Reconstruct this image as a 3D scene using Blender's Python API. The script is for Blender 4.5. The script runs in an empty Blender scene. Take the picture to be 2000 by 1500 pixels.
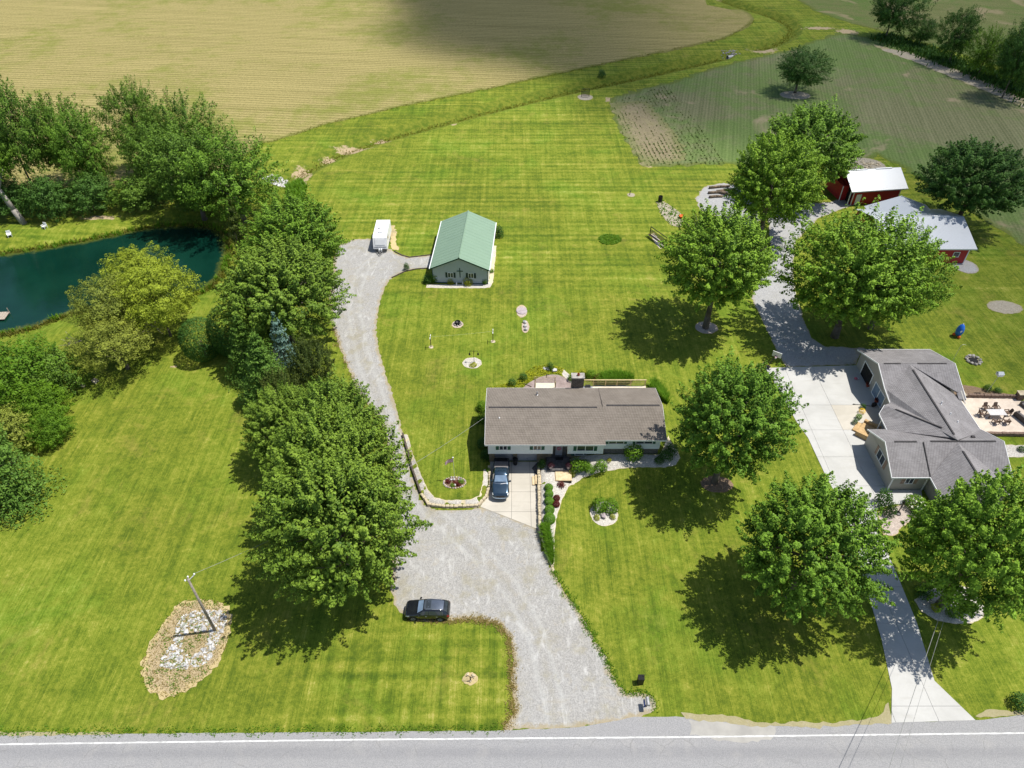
import bpy, bmesh, math, random
import numpy as np
from mathutils import Vector, Matrix, geometry

# ------------------------------------------------------------------ camera, sky, sun, exposure
SC = bpy.context.scene
COL = SC.collection
CAM_H = 65.0
PITCH = math.radians(42.0)
cam_d = bpy.data.cameras.new("camera")
cam_d.lens = 24.98
cam_d.sensor_width = 36.0
cam_d.clip_start = 0.5
cam_d.clip_end = 9000.0
cam = bpy.data.objects.new("camera", cam_d)
COL.objects.link(cam)
cam.location = (0, 0, CAM_H)
cam.rotation_euler = (math.pi / 2 - PITCH, 0, 0)
SC.camera = cam

SUN_DX, SUN_DY = 0.43, 0.07          # where the sun stands, per metre of height
SUN_EL = math.atan(1 / math.hypot(SUN_DX, SUN_DY))
SUN_AZ = math.atan2(SUN_DX, SUN_DY)
world = bpy.data.worlds.new("World")
SC.world = world
world.use_nodes = True
wn = world.node_tree
wn.nodes.clear()
w_out = wn.nodes.new("ShaderNodeOutputWorld")
w_bg = wn.nodes.new("ShaderNodeBackground")
w_sky = wn.nodes.new("ShaderNodeTexSky")
w_sky.sky_type = 'NISHITA'
w_sky.sun_disc = False
w_sky.sun_elevation = SUN_EL
w_sky.sun_rotation = SUN_AZ
w_sky.air_density = 1.0
w_sky.dust_density = 1.0
w_bg.inputs["Strength"].default_value = 0.098
wn.links.new(w_sky.outputs[0], w_bg.inputs[0])
wn.links.new(w_bg.outputs[0], w_out.inputs[0])

sun_d = bpy.data.lights.new("sun", 'SUN')
sun_d.energy = 4.5
sun_d.angle = math.radians(0.5)
sun_d.color = (1.0, 0.96, 0.88)
sun = bpy.data.objects.new("sun", sun_d)
COL.objects.link(sun)
sun.location = (40, 10, 120)
sun.rotation_euler = Vector((SUN_DX, SUN_DY, 1)).to_track_quat('Z', 'Y').to_euler()

vs = SC.view_settings
vs.view_transform = 'Standard'
vs.look = 'None'
vs.exposure = 0.42
vs.gamma = 1.0
vs.use_curve_mapping = False

# ------------------------------------------------------------------ survey helpers
FPX = 1388.0
cP, sP = math.cos(PITCH), math.sin(PITCH)
rng = np.random.default_rng(7)
random.seed(7)


def G(u, v, z=0.0):
    """survey point: sight line of the photograph met with the level z"""
    a = (u - 1000) / FPX
    b = (750 - v) / FPX
    t = (CAM_H - z) / (sP - b * cP)
    return (a * t, (cP + b * sP) * t)


def seg_dist(P, poly, closed=True):
    """distance of points P (n,2) to the polyline"""
    P = np.asarray(P, float)
    A = np.asarray(poly, float)
    B = np.roll(A, -1, axis=0)
    if not closed:
        A, B = A[:-1], B[:-1]
    d = np.full(len(P), 1e9)
    for a, b in zip(A, B):
        ab = b - a
        L = max(ab @ ab, 1e-12)
        t = np.clip(((P - a) @ ab) / L, 0, 1)
        q = P - (a + t[:, None] * ab)
        d = np.minimum(d, np.hypot(q[:, 0], q[:, 1]))
    return d


def inside(P, poly):
    P = np.asarray(P, float)
    A = np.asarray(poly, float)
    B = np.roll(A, -1, axis=0)
    r = np.zeros(len(P), bool)
    for a, b in zip(A, B):
        c = (a[1] > P[:, 1]) != (b[1] > P[:, 1])
        dy = b[1] - a[1]
        if abs(dy) < 1e-12:
            continue
        x = a[0] + (P[:, 1] - a[1]) / dy * (b[0] - a[0])
        r ^= c & (P[:, 0] < x)
    return r


def sdf(P, poly):
    d = seg_dist(P, poly)
    return np.where(inside(P, poly), -d, d)


def sst(a, b, x):
    t = np.clip((x - a) / (b - a), 0, 1)
    return t * t * (3 - 2 * t)


def smooth_poly(pts, n=1, closed=True):
    P = np.asarray(pts, float)
    for _ in range(n):
        if closed:
            Q = np.roll(P, -1, axis=0)
            P = np.stack([.75 * P + .25 * Q, .25 * P + .75 * Q], 1).reshape(-1, 2)
        else:
            a, b = P[:-1], P[1:]
            M = np.stack([.75 * a + .25 * b, .25 * a + .75 * b], 1).reshape(-1, 2)
            P = np.vstack([P[:1], M[1:-1], P[-1:]])
    return P


# ------------------------------------------------------------------ terrain shape
POND = smooth_poly([G(u, v, -0.9) for u, v in [(-420, 560), (-150, 520), (0, 500), (90, 486), (160, 474), (230, 460), (275, 449),
                                              (340, 442), (405, 444), (436, 455), (445, 480), (440, 520), (425, 550), (395, 570),
                                              (330, 590), (250, 600), (160, 605), (95, 628), (70, 640), (0, 655), (-150, 690), (-420, 720)]], 2)
DITCH = smooth_poly([G(*p) for p in [(560, 350), (610, 318), (680, 288), (760, 262), (850, 238), (940, 214), (1040, 190), (1120, 171), (1200, 156),
                                     (1290, 136), (1360, 120), (1412, 108)]], 1, False)
DITCH_UP = smooth_poly([G(*p) for p in [(1478, 92), (1515, 82), (1542, 66), (1548, 50), (1530, 36), (1490, 22), (1440, 8), (1400, -8), (1340, -30)]], 1, False)
WALL_L = [G(*p) for p in [(787, 850), (797, 885), (806, 920), (822, 965), (838, 988), (872, 992), (934, 990), (950, 972), (957, 948), (956, 915)]]
FLAG_LAWN = WALL_L + [G(940, 905), G(940, 820), G(800, 820)]
WALL_R = [G(*p) for p in [(1052, 915), (1052, 960), (1053, 1000), (1054, 1035), (1062, 1062), (1072, 1090), (1080, 1112)]]


def terrain(P):
    P = np.asarray(P, float).reshape(-1, 2)
    h = np.zeros(len(P))
    m = (P[:, 0] < -30) & (P[:, 1] > 60) & (P[:, 1] < 140)
    if m.any():
        d = sdf(P[m], POND)
        h[m] = np.where(d > 0, -0.9 * (1 - sst(0, 5.5, d)), -0.9 - 1.4 * sst(0, 3, -d))
    m = (P[:, 0] > -60) & (P[:, 0] < 170) & (P[:, 1] > 105)
    if m.any():
        d = seg_dist(P[m], DITCH, False)
        d2 = seg_dist(P[m], DITCH_UP, False)
        dd = np.minimum(d, d2)
        h[m] += -1.2 * (1 - sst(0.4, 4.0, dd))
    m = (np.abs(P[:, 0]) < 40) & (P[:, 1] > 40) & (P[:, 1] < 75)
    if m.any():
        Q = P[m]
        dx = np.maximum(np.maximum(10.7 - Q[:, 0], Q[:, 0] - 18.0), 0)
        dy = np.maximum(np.maximum(58.2 - Q[:, 1], Q[:, 1] - 66), 0)
        d = np.hypot(dx * .8, dy)
        hh = 1.55 * (1 - sst(0.2, 5.0, d))
        hh *= sst(4.4, 7.0, Q[:, 0])
        # flag lawn above the gravel drive
        ins = -sdf(Q, FLAG_LAWN)
        hh = np.maximum(hh, .42 * sst(0.05, .45, ins) * (1 - sst(58.5, 64, Q[:, 1])) * (1 - sst(-3.6, -2.9, Q[:, 0]) * sst(56.5, 57.5, Q[:, 1])))
        # bed above the concrete drive
        dw = seg_dist(Q, WALL_R, False)
        xw = np.interp(Q[:, 1], [p[1] for p in WALL_R][::-1], [p[0] for p in WALL_R][::-1])
        side = (Q[:, 0] > xw) & (Q[:, 1] < 57.4) & (Q[:, 1] > 42.5)
        top = .62 * sst(42.5, 47, Q[:, 1])
        hh = np.maximum(hh, np.where(side, top * (1 - sst(1.2, 5, dw)) * sst(0.02, .4, dw), 0))
        h[m] += hh
    return h


def TH(x, y):
    return float(terrain([(x, y)])[0])


def GT(u, v, dz=0.0):
    z = dz
    for _ in range(6):
        x, y = G(u, v, z)
        z = TH(x, y) + dz
    return (x, y)


def GP(u, v):
    x, y = GT(u, v)
    return (x, y, TH(x, y))


# ------------------------------------------------------------------ materials
def sh(nt, typ, ins=None, **attrs):
    n = nt.nodes.new("ShaderNode" + typ)
    for k, v in attrs.items():
        setattr(n, k, v)
    for k, v in (ins or {}).items():
        s = n.inputs[k]
        if isinstance(v, bpy.types.NodeSocket):
            nt.links.new(v, s)
        else:
            if hasattr(s.default_value, "__len__") and len(s.default_value) == 4 and len(v) == 3:
                v = (*v, 1)
            s.default_value = v
    return n


def new_mat(name):
    m = bpy.data.materials.new(name)
    m.use_nodes = True
    nt = m.node_tree
    nt.nodes.clear()
    out = nt.nodes.new("ShaderNodeOutputMaterial")
    return m, nt, out


def mix(nt, f, a, b, mode='MIX'):
    n = nt.nodes.new("ShaderNodeMix")
    n.data_type = 'RGBA'
    n.blend_type = mode
    for s, v in ((n.inputs[0], f), (n.inputs[6], a), (n.inputs[7], b)):
        if isinstance(v, bpy.types.NodeSocket):
            nt.links.new(v, s)
        elif hasattr(v, "__len__"):
            s.default_value = (*v, 1) if len(v) == 3 else v
        else:
            s.default_value = v
    return n.outputs[2]


def mth(nt, op, a, b=0.0, c=0.0, clamp=False):
    n = nt.nodes.new("ShaderNodeMath")
    n.operation = op
    n.use_clamp = clamp
    for s, v in zip(n.inputs, (a, b, c)):
        if isinstance(v, bpy.types.NodeSocket):
            nt.links.new(v, s)
        else:
            s.default_value = v
    return n.outputs[0]


def rng_map(nt, v, a, b, c=0.0, d=1.0):
    n = nt.nodes.new("ShaderNodeMapRange")
    n.interpolation_type = 'SMOOTHSTEP'
    nt.links.new(v, n.inputs[0])
    for i, x in zip((1, 2, 3, 4), (a, b, c, d)):
        n.inputs[i].default_value = x
    return n.outputs[0]


def noise(nt, vec, scale, detail=4, rough=.55, dist=0.0):
    return sh(nt, "TexNoise", {"Vector": vec, "Scale": scale, "Detail": detail, "Roughness": rough, "Distortion": dist}).outputs[0]


def scaled(nt, vec, s, rot=0.0):
    return sh(nt, "Mapping", {"Vector": vec, "Scale": s, "Rotation": (0, 0, rot)}).outputs[0]


def princ(nt, out, color, rough=.8, bump=None, bump_d=.03, metal=0.0, spec=.3, coat=0.0):
    ins = {"Base Color": color, "Roughness": rough, "Metallic": metal, "Specular IOR Level": spec, "Coat Weight": coat}
    if bump is not None:
        ins["Normal"] = sh(nt, "Bump", {"Height": bump, "Distance": bump_d, "Strength": .8}).outputs[0]
    p = sh(nt, "BsdfPrincipled", ins)
    nt.links.new(p.outputs[0], out.inputs[0])
    return p


def wpos(nt):
    return sh(nt, "NewGeometry").outputs["Position"]


def opos(nt):
    return sh(nt, "TexCoord").outputs["Object"]


def attr(nt, name):
    return sh(nt, "Attribute", attribute_name=name).outputs["Fac"]


def noisy(name, c1, c2, scale=6.0, rough=.8, bump=0.0, metal=0.0, spec=.3, coat=0.0, world_=False, lo=.3, hi=.7, detail=5):
    m, nt, out = new_mat(name)
    v = wpos(nt) if world_ else opos(nt)
    n = noise(nt, v, scale, detail, .6)
    c = mix(nt, rng_map(nt, n, lo, hi), c1, c2)
    princ(nt, out, c, rough, n if bump else None, bump, metal, spec, coat)
    return m


# --- lawn / ground
def mat_lawn():
    m, nt, out = new_mat("mown_grass")
    p = wpos(nt)
    big = noise(nt, p, .045, 4, .6)
    mid = noise(nt, p, .32, 5, .65, .4)
    fine = noise(nt, p, 2.2, 4, .75)
    med = noise(nt, p, .85, 4, .7, .6)
    grain = noise(nt, p, 9.0, 3, .8)
    # mowing lanes: lines along Y in front, along X behind, both broken up by noise
    sx = noise(nt, scaled(nt, p, (1.5, .035, 1), .02), 1.0, 2, .5)
    sx2 = noise(nt, scaled(nt, p, (4.2, .09, 1), -.03), 1.0, 2, .5)
    sy = noise(nt, scaled(nt, p, (.03, .75, 1), .03), 1.0, 3, .5)
    yy = sh(nt, "SeparateXYZ", {"Vector": p}).outputs
    back = rng_map(nt, yy[1], 84, 104)
    frontl = mth(nt, 'MULTIPLY', rng_map(nt, yy[1], 40, 33), rng_map(nt, yy[0], 4, -1))
    frontl = mth(nt, 'MULTIPLY', frontl, rng_map(nt, yy[0], -24, -14))
    cross = mth(nt, 'MAXIMUM', mth(nt, 'MULTIPLY', back, .9), frontl)
    s1 = mth(nt, 'MULTIPLY_ADD', mth(nt, 'SUBTRACT', sx, .5), .75, .5)
    s1 = mth(nt, 'ADD', s1, mth(nt, 'MULTIPLY', mth(nt, 'SUBTRACT', sx2, .5), .45))
    s2 = mth(nt, 'MULTIPLY', mth(nt, 'SUBTRACT', sy, .5), mth(nt, 'MULTIPLY_ADD', cross, .55, .05))
    wx = sh(nt, "TexWave", {"Vector": p, "Scale": .145, "Distortion": 1.6, "Detail": 2.0, "Detail Scale": .6}, wave_type='BANDS', bands_direction='X').outputs[1]
    wy = sh(nt, "TexWave", {"Vector": p, "Scale": .20, "Distortion": 1.2, "Detail": 2.0, "Detail Scale": .6}, wave_type='BANDS', bands_direction='Y').outputs[1]
    plaid = mth(nt, 'MULTIPLY', mth(nt, 'SUBTRACT', mth(nt, 'ADD', wx, wy), 1.0), mth(nt, 'MULTIPLY', frontl, .10))
    backl = mth(nt, 'MULTIPLY', mth(nt, 'SUBTRACT', wy, .5), mth(nt, 'MULTIPLY', back, .07))
    t = mth(nt, 'MULTIPLY', big, .36)
    t = mth(nt, 'MULTIPLY_ADD', mid, .46, t)
    t = mth(nt, 'MULTIPLY_ADD', fine, .60, t)
    t = mth(nt, 'MULTIPLY_ADD', grain, .50, t)
    t = mth(nt, 'MULTIPLY_ADD', med, .36, t)
    sx3 = noise(nt, scaled(nt, p, (11, .22, 1), .015), 1.0, 3, .6)
    t = mth(nt, 'MULTIPLY_ADD', mth(nt, 'SUBTRACT', sx3, .5), mth(nt, 'MULTIPLY_ADD', back, -.25, .42), t)
    t = mth(nt, 'MULTIPLY_ADD', s1, .42, t)
    t = mth(nt, 'ADD', t, s2)
    t = mth(nt, 'ADD', t, plaid)
    t = mth(nt, 'ADD', t, backl)
    cr = sh(nt, "ValToRGB", {"Fac": rng_lin(nt, t, 1.00, 1.70)})
    e = cr.color_ramp.elements
    e[0].position = 0.0
    e[0].color = (.045, .080, .009, 1)
    e[1].position = 1.0
    e[1].color = (.43, .36, .11, 1)
    for pos, c in ((.28, (.088, .126, .012)), (.5, (.152, .186, .018)), (.72, (.240, .250, .034))):
        k = e.new(pos)
        k.color = (*c, 1)
    c = cr.outputs[0]
    # a cooler green further back
    c = mix(nt, mth(nt, 'MULTIPLY', rng_map(nt, big, .35, .65), .35), c, mix(nt, 1.0, c, (.80, 1.06, .8), 'MULTIPLY'))
    dryn = mth(nt, 'ADD', mth(nt, 'MULTIPLY', noise(nt, p, .13, 5, .7, .8), .7), mth(nt, 'MULTIPLY', med, .3))
    c = mix(nt, mth(nt, 'MULTIPLY', rng_map(nt, dryn, .52, .68), .36), c, mix(nt, fine, (.17, .135, .028), (.34, .27, .075)))
    lush = mth(nt, 'ADD', mth(nt, 'MULTIPLY', noise(nt, p, .09, 4, .65, .5), .7), mth(nt, 'MULTIPLY', fine, .3))
    c = mix(nt, mth(nt, 'MULTIPLY', rng_map(nt, lush, .50, .64), .45), c, mix(nt, 1.0, c, (.60, .95, .7), 'MULTIPLY'))
    # rough growth on the ditch sides, pale soil showing on the bank
    d = attr(nt, "ditch")
    rough = mix(nt, rng_map(nt, noise(nt, p, .8, 5, .7), .35, .65), (.080, .125, .012), (.185, .205, .026))
    c = mix(nt, mth(nt, 'MULTIPLY', rng_map(nt, mth(nt, 'ADD', d, mth(nt, 'MULTIPLY', fine, .25)), .45, .75), .9), c, rough)
    soil = attr(nt, "soil")
    sn = mth(nt, 'ADD', soil, mth(nt, 'MULTIPLY', mth(nt, 'SUBTRACT', noise(nt, p, .9, 5, .7), .5), 1.6))
    soilc = mix(nt, fine, (.30, .22, .12), (.50, .40, .26))
    c = mix(nt, mth(nt, 'MULTIPLY', rng_map(nt, sn, .55, .8), rng_map(nt, soil, .05, .3)), c, soilc)
    # ground that stays damp and leafy under big trees and along the hedge
    princ(nt, out, c, .9, mth(nt, 'ADD', grain, fine), .10, 0, .1)
    return m


def rng_lin(nt, v, a, b):
    n = nt.nodes.new("ShaderNodeMapRange")
    nt.links.new(v, n.inputs[0])
    n.inputs[1].default_value = a
    n.inputs[2].default_value = b
    return n.outputs[0]


def mat_gravel(name, c1, c2, c3, edge_c, edge_w, grass=.0, streak=False, weeds=0.0, white=.6):
    """loose stone: pale and dark grains, dust streaks, a dry worn fringe along the edge"""
    m, nt, out = new_mat(name)
    p = wpos(nt)
    big = noise(nt, p, .16, 4, .6)
    mid = noise(nt, p, 1.1, 5, .7)
    gr = noise(nt, p, 7.0, 4, .8)
    vor = sh(nt, "TexVoronoi", {"Vector": p, "Scale": 5.5, "Randomness": 1.0}).outputs["Color"]
    c = mix(nt, rng_map(nt, gr, .3, .7), c1, c2)
    c = mix(nt, .35, c, mix(nt, vor, (.55, .55, .56), (1.3, 1.29, 1.26)), 'MULTIPLY')
    if streak:
        s = noise(nt, scaled(nt, p, (.85, .3, 1), .35), .9, 5, .65, 2.2)
        c = mix(nt, mth(nt, 'MULTIPLY', rng_map(nt, s, .50, .78), white), c, c3)
        s2 = noise(nt, p, .5, 4, .6, 1.5)
        c = mix(nt, mth(nt, 'MULTIPLY', rng_map(nt, s2, .55, .7), .35), c, (.36, .32, .25))
    if streak:
        tk = mth(nt, 'ADD', attr(nt, "track"), mth(nt, 'MULTIPLY', mth(nt, 'SUBTRACT', noise(nt, p, .4, 3, .6), .5), .9))
        rut = rng_map(nt, mth(nt, 'ABSOLUTE', mth(nt, 'SUBTRACT', tk, .85)), .38, .08)
        c = mix(nt, mth(nt, 'MULTIPLY', rut, mth(nt, 'MULTIPLY_ADD', mid, .6, .0)), c, mix(nt, gr, (.35, .36, .345), (.52, .51, .49)))
        hump = rng_map(nt, tk, .40, .05)
        c = mix(nt, mth(nt, 'MULTIPLY', hump, .28), c, mix(nt, gr, (.20, .185, .14), (.32, .30, .24)))
    e = attr(nt, "edge")
    en = mth(nt, 'ADD', e, mth(nt, 'MULTIPLY', mth(nt, 'SUBTRACT', mid, .5), edge_w * 3.2))
    c = mix(nt, mth(nt, 'MULTIPLY', rng_map(nt, en, edge_w, 0.0), .62), c, mix(nt, mid, edge_c, (edge_c[0] * 1.5, edge_c[1] * 1.45, edge_c[2] * 1.3)))
    if weeds:
        wn_ = mth(nt, 'ADD', noise(nt, p, .33, 4, .65), mth(nt, 'MULTIPLY', gr, .2))
        c = mix(nt, mth(nt, 'MULTIPLY', rng_map(nt, wn_, .60, .80), weeds), c, mix(nt, gr, (.17, .15, .06), (.34, .30, .18)))
    c = mix(nt, mth(nt, 'MULTIPLY', rng_map(nt, big, .35, .7), .22), c, mix(nt, 1.0, c, (.86, .82, .74), 'MULTIPLY'))
    princ(nt, out, c, .95, gr, .06, 0, .15)
    return m


def mat_field(name, lo, hi, green, green_t, row_dir, row_scale, row_amt, dirt=None):
    m, nt, out = new_mat(name)
    p = wpos(nt)
    q = scaled(nt, p, (1, 1, 1), row_dir)
    rows = sh(nt, "TexWave", {"Vector": q, "Scale": row_scale, "Distortion": .7, "Detail": 2.0, "Detail Scale": 1.5}, wave_type='BANDS', bands_direction='X').outputs[1]
    lane = noise(nt, scaled(nt, q, (.9, .02, 1)), 1.0, 3, .6)
    big = noise(nt, p, .022, 5, .6, .5)
    mid = noise(nt, p, .25, 5, .7)
    fine = noise(nt, p, 1.7, 5, .8)
    spk = noise(nt, p, 4.5, 3, .8)
    t = mth(nt, 'MULTIPLY', mth(nt, 'ADD', fine, spk), .5)
    t = mth(nt, 'MULTIPLY_ADD', mth(nt, 'SUBTRACT', rows, .5), row_amt, t)
    t = mth(nt, 'MULTIPLY_ADD', mth(nt, 'SUBTRACT', lane, .5), .26, t)
    c = mix(nt, rng_map(nt, t, .33, .68), lo, hi)
    gm = mth(nt, 'ADD', mth(nt, 'MULTIPLY', big, .65), mth(nt, 'MULTIPLY', mid, .35))
    c = mix(nt, mth(nt, 'MULTIPLY', rng_map(nt, gm, green_t - .06, green_t + .09), .85), c, mix(nt, rng_map(nt, t, .3, .7), green, (green[0] * 2, green[1] * 1.8, green[2] * 2)))
    if dirt:
        c = mix(nt, mth(nt, 'MULTIPLY', rng_map(nt, noise(nt, p, .05, 4, .6, .8), .58, .68), .7), c, mix(nt, fine, dirt, (dirt[0] * 1.4, dirt[1] * 1.4, dirt[2] * 1.4)))
    e = attr(nt, "edge")
    en = mth(nt, 'ADD', e, mth(nt, 'MULTIPLY', mth(nt, 'SUBTRACT', mid, .5), 5.0))
    c = mix(nt, mth(nt, 'MULTIPLY', rng_map(nt, en, 1.6, 0.2), .6), c, (.10, .13, .015))
    princ(nt, out, c, .95, fine, .12, 0, .1)
    return m


def mat_concrete(name, c1, c2, stain):
    m, nt, out = new_mat(name)
    p = wpos(nt)
    n1 = noise(nt, p, .35, 5, .6, .6)
    n2 = noise(nt, scaled(nt, p, (.25, 1.6, 1)), 1.3, 4, .6)
    n3 = noise(nt, p, 9, 3, .7)
    c = mix(nt, rng_map(nt, n1, .3, .7), c1, c2)
    c = mix(nt, mth(nt, 'MULTIPLY', rng_map(nt, n2, .52, .75), .35), c, stain)
    c = mix(nt, mth(nt, 'MULTIPLY', n3, .18), c, (.2, .2, .2))
    ri = sh(nt, "ObjectInfo").outputs["Random"]
    c = mix(nt, mth(nt, 'MULTIPLY', ri, .16), c, stain)
    princ(nt, out, c, .85, n3, .004, 0, .3)
    return m


def mat_asphalt():
    m, nt, out = new_mat("worn_asphalt")
    p = wpos(nt)
    xyz = sh(nt, "SeparateXYZ", {"Vector": p}).outputs
    n1 = noise(nt, scaled(nt, p, (.06, 1, 1)), 1.1, 4, .6)
    n2 = noise(nt, p, 13, 3, .8)
    n3 = noise(nt, p, .5, 4, .6)
    c = mix(nt, rng_map(nt, n2, .3, .7), (.205, .205, .21), (.325, .32, .32))
    # wheel tracks polished darker along the lane
    tr = mth(nt, 'ADD', xyz[1], mth(nt, 'MULTIPLY', xyz[0], .0))
    w1 = mth(nt, 'ABSOLUTE', mth(nt, 'SUBTRACT', tr, 24.4))
    w2 = mth(nt, 'ABSOLUTE', mth(nt, 'SUBTRACT', tr, 22.6))
    tk = mth(nt, 'MAXIMUM', rng_map(nt, w1, .75, .1), rng_map(nt, w2, .6, .1))
    c = mix(nt, mth(nt, 'MULTIPLY', tk, mth(nt, 'MULTIPLY_ADD', n1, .5, .05)), c, (.15, .15, .16))
    c = mix(nt, mth(nt, 'MULTIPLY', rng_map(nt, n3, .5, .75), .25), c, (.36, .345, .32))
    vc = sh(nt, "TexVoronoi", {"Vector": mixv(nt, p), "Scale": .33, "Randomness": 1.0}, feature='DISTANCE_TO_EDGE').outputs["Distance"]
    crk = mth(nt, 'MULTIPLY', rng_map(nt, vc, .016, .004), rng_map(nt, n3, .45, .62))
    c = mix(nt, mth(nt, 'MULTIPLY', crk, .22), c, (.07, .07, .07))
    princ(nt, out, c, .85, n2, .01, 0, .3)
    return m


def mixv(nt, p):
    w = sh(nt, "TexNoise", {"Vector": p, "Scale": .8, "Detail": 3.0}).outputs[1]
    a = nt.nodes.new("ShaderNodeVectorMath")
    a.operation = 'MULTIPLY_ADD'
    nt.links.new(w, a.inputs[0])
    a.inputs[1].default_value = (.9, .9, 0)
    nt.links.new(p, a.inputs[2])
    return a.outputs[0]


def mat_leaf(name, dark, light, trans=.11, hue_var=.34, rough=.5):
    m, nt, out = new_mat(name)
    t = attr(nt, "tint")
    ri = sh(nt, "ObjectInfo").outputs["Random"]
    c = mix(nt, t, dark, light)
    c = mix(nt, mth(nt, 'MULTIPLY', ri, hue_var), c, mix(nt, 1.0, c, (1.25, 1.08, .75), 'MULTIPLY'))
    d = sh(nt, "BsdfPrincipled", {"Base Color": c, "Roughness": rough, "Specular IOR Level": .12})
    tc = mix(nt, 1.0, c, (1.5, 1.45, .55), 'MULTIPLY')
    tr = sh(nt, "BsdfTranslucent", {"Color": tc})
    ms = sh(nt, "MixShader", {0: trans, 1: d.outputs[0], 2: tr.outputs[0]})
    nt.links.new(ms.outputs[0], out.inputs[0])
    return m


def mat_shingle(name, c1, c2, c3):
    m, nt, out = new_mat(name)
    p = opos(nt)
    xyz = sh(nt, "SeparateXYZ", {"Vector": p}).outputs
    v = sh(nt, "CombineXYZ", {0: mth(nt, 'ADD', xyz[0], mth(nt, 'MULTIPLY', xyz[1], 1.0)), 1: mth(nt, 'MULTIPLY', xyz[2], 3.4), 2: 0.0}).outputs[0]
    br = sh(nt, "TexBrick", {"Vector": v, "Color1": (*c1, 1), "Color2": (*c2, 1), "Mortar": (c1[0] * .45, c1[1] * .45, c1[2] * .45, 1), "Scale": 1.0,
                             "Mortar Size": .022, "Mortar Smooth": .6, "Brick Width": .32, "Row Height": .21, "Bias": 0.0})
    n = noise(nt, p, .7, 4, .6)
    n2 = noise(nt, p, 12, 3, .8)
    c = mix(nt, mth(nt, 'MULTIPLY', rng_map(nt, n, .4, .7), .45), br.outputs[0], c3)
    c = mix(nt, mth(nt, 'MULTIPLY', n2, .5), c, mix(nt, 1.0, c, (.55, .55, .55), 'MULTIPLY'))
    st = noise(nt, scaled(nt, p, (1.2, 1.2, .15)), 1.0, 3, .6)
    c = mix(nt, mth(nt, 'MULTIPLY', rng_map(nt, st, .5, .8), .15), c, mix(nt, 1.0, c, (.72, .7, .68), 'MULTIPLY'))
    princ(nt, out, c, .95, mth(nt, 'ADD', br.outputs[1], n2), .012, 0, .15)
    return m


def mat_ribbed(name, c, period, axis, rough=.4, var=.12, spec=.5):
    m, nt, out = new_mat(name)
    p = opos(nt)
    w = sh(nt, "TexWave", {"Vector": p, "Scale": .314159 / period, "Distortion": 0.0}, wave_type='BANDS', bands_direction=axis, wave_profile='SIN').outputs[1]
    rib = rng_map(nt, w, .86, .97)
    n = noise(nt, p, .5, 4, .6)
    col = mix(nt, mth(nt, 'MULTIPLY', rng_map(nt, n, .3, .7), var), c, (c[0] * .7, c[1] * .7, c[2] * .72))
    col = mix(nt, mth(nt, 'MULTIPLY', rib, .12), col, (c[0] * .6, c[1] * .6, c[2] * .6))
    princ(nt, out, col, rough, rib, .02, 0, spec)
    return m


def mat_siding(name, c, row=.13):
    m, nt, out = new_mat(name)
    p = opos(nt)
    w = sh(nt, "TexWave", {"Vector": p, "Scale": .314159 / row, "Distortion": 0.0}, wave_type='BANDS', bands_direction='Z', wave_profile='SAW').outputs[1]
    n = noise(nt, p, 1.1, 4, .6)
    col = mix(nt, mth(nt, 'MULTIPLY', rng_map(nt, n, .35, .7), .15), c, (c[0] * .8, c[1] * .8, c[2] * .78))
    col = mix(nt, mth(nt, 'MULTIPLY', rng_map(nt, w, .12, .0), .35), col, (c[0] * .45, c[1] * .45, c[2] * .45))
    princ(nt, out, col, .6, w, .01, 0, .3)
    return m


def mat_masonry(name, c1, c2, mortar, bw, bh, mort=.02):
    m, nt, out = new_mat(name)
    p = opos(nt)
    xyz = sh(nt, "SeparateXYZ", {"Vector": p}).outputs
    v = sh(nt, "CombineXYZ", {0: mth(nt, 'ADD', xyz[0], xyz[1]), 1: xyz[2], 2: 0.0}).outputs[0]
    br = sh(nt, "TexBrick", {"Vector": v, "Color1": (*c1, 1), "Color2": (*c2, 1), "Mortar": (*mortar, 1), "Scale": 1.0, "Mortar Size": mort,
                             "Brick Width": bw, "Row Height": bh, "Mortar Smooth": .3})
    n = noise(nt, p, 3, 5, .7)
    c = mix(nt, mth(nt, 'MULTIPLY', n, .7), br.outputs[0], mix(nt, 1.0, br.outputs[0], (.5, .48, .46), 'MULTIPLY'))
    princ(nt, out, c, .9, mth(nt, 'SUBTRACT', n, br.outputs[1]), .03, 0, .2)
    return m


def mat_glass(name, c=(.02, .025, .03)):
    m, nt, out = new_mat(name)
    n = noise(nt, opos(nt), 1.5, 3, .5)
    princ(nt, out, mix(nt, n, c, (c[0] * 2.5, c[1] * 2.5, c[2] * 2.6)), .06, None, 0, 0, .8)
    return m


def mat_water():
    m, nt, out = new_mat("pond_water")
    p = wpos(nt)
    n = noise(nt, p, .12, 4, .6)
    e = attr(nt, "edge")
    c = mix(nt, rng_map(nt, n, .3, .7), (.002, .021, .014), (.004, .032, .021))
    en = mth(nt, 'ADD', e, mth(nt, 'MULTIPLY', mth(nt, 'SUBTRACT', noise(nt, p, .7, 4, .7), .5), 3.0))
    c = mix(nt, rng_map(nt, en, 1.3, 0.0), c, (.075, .095, .018))
    r = noise(nt, scaled(nt, p, (.6, 1.6, 1)), 1.6, 3, .6)
    princ(nt, out, c, .03, r, .02, 0, .30)
    return m


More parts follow.
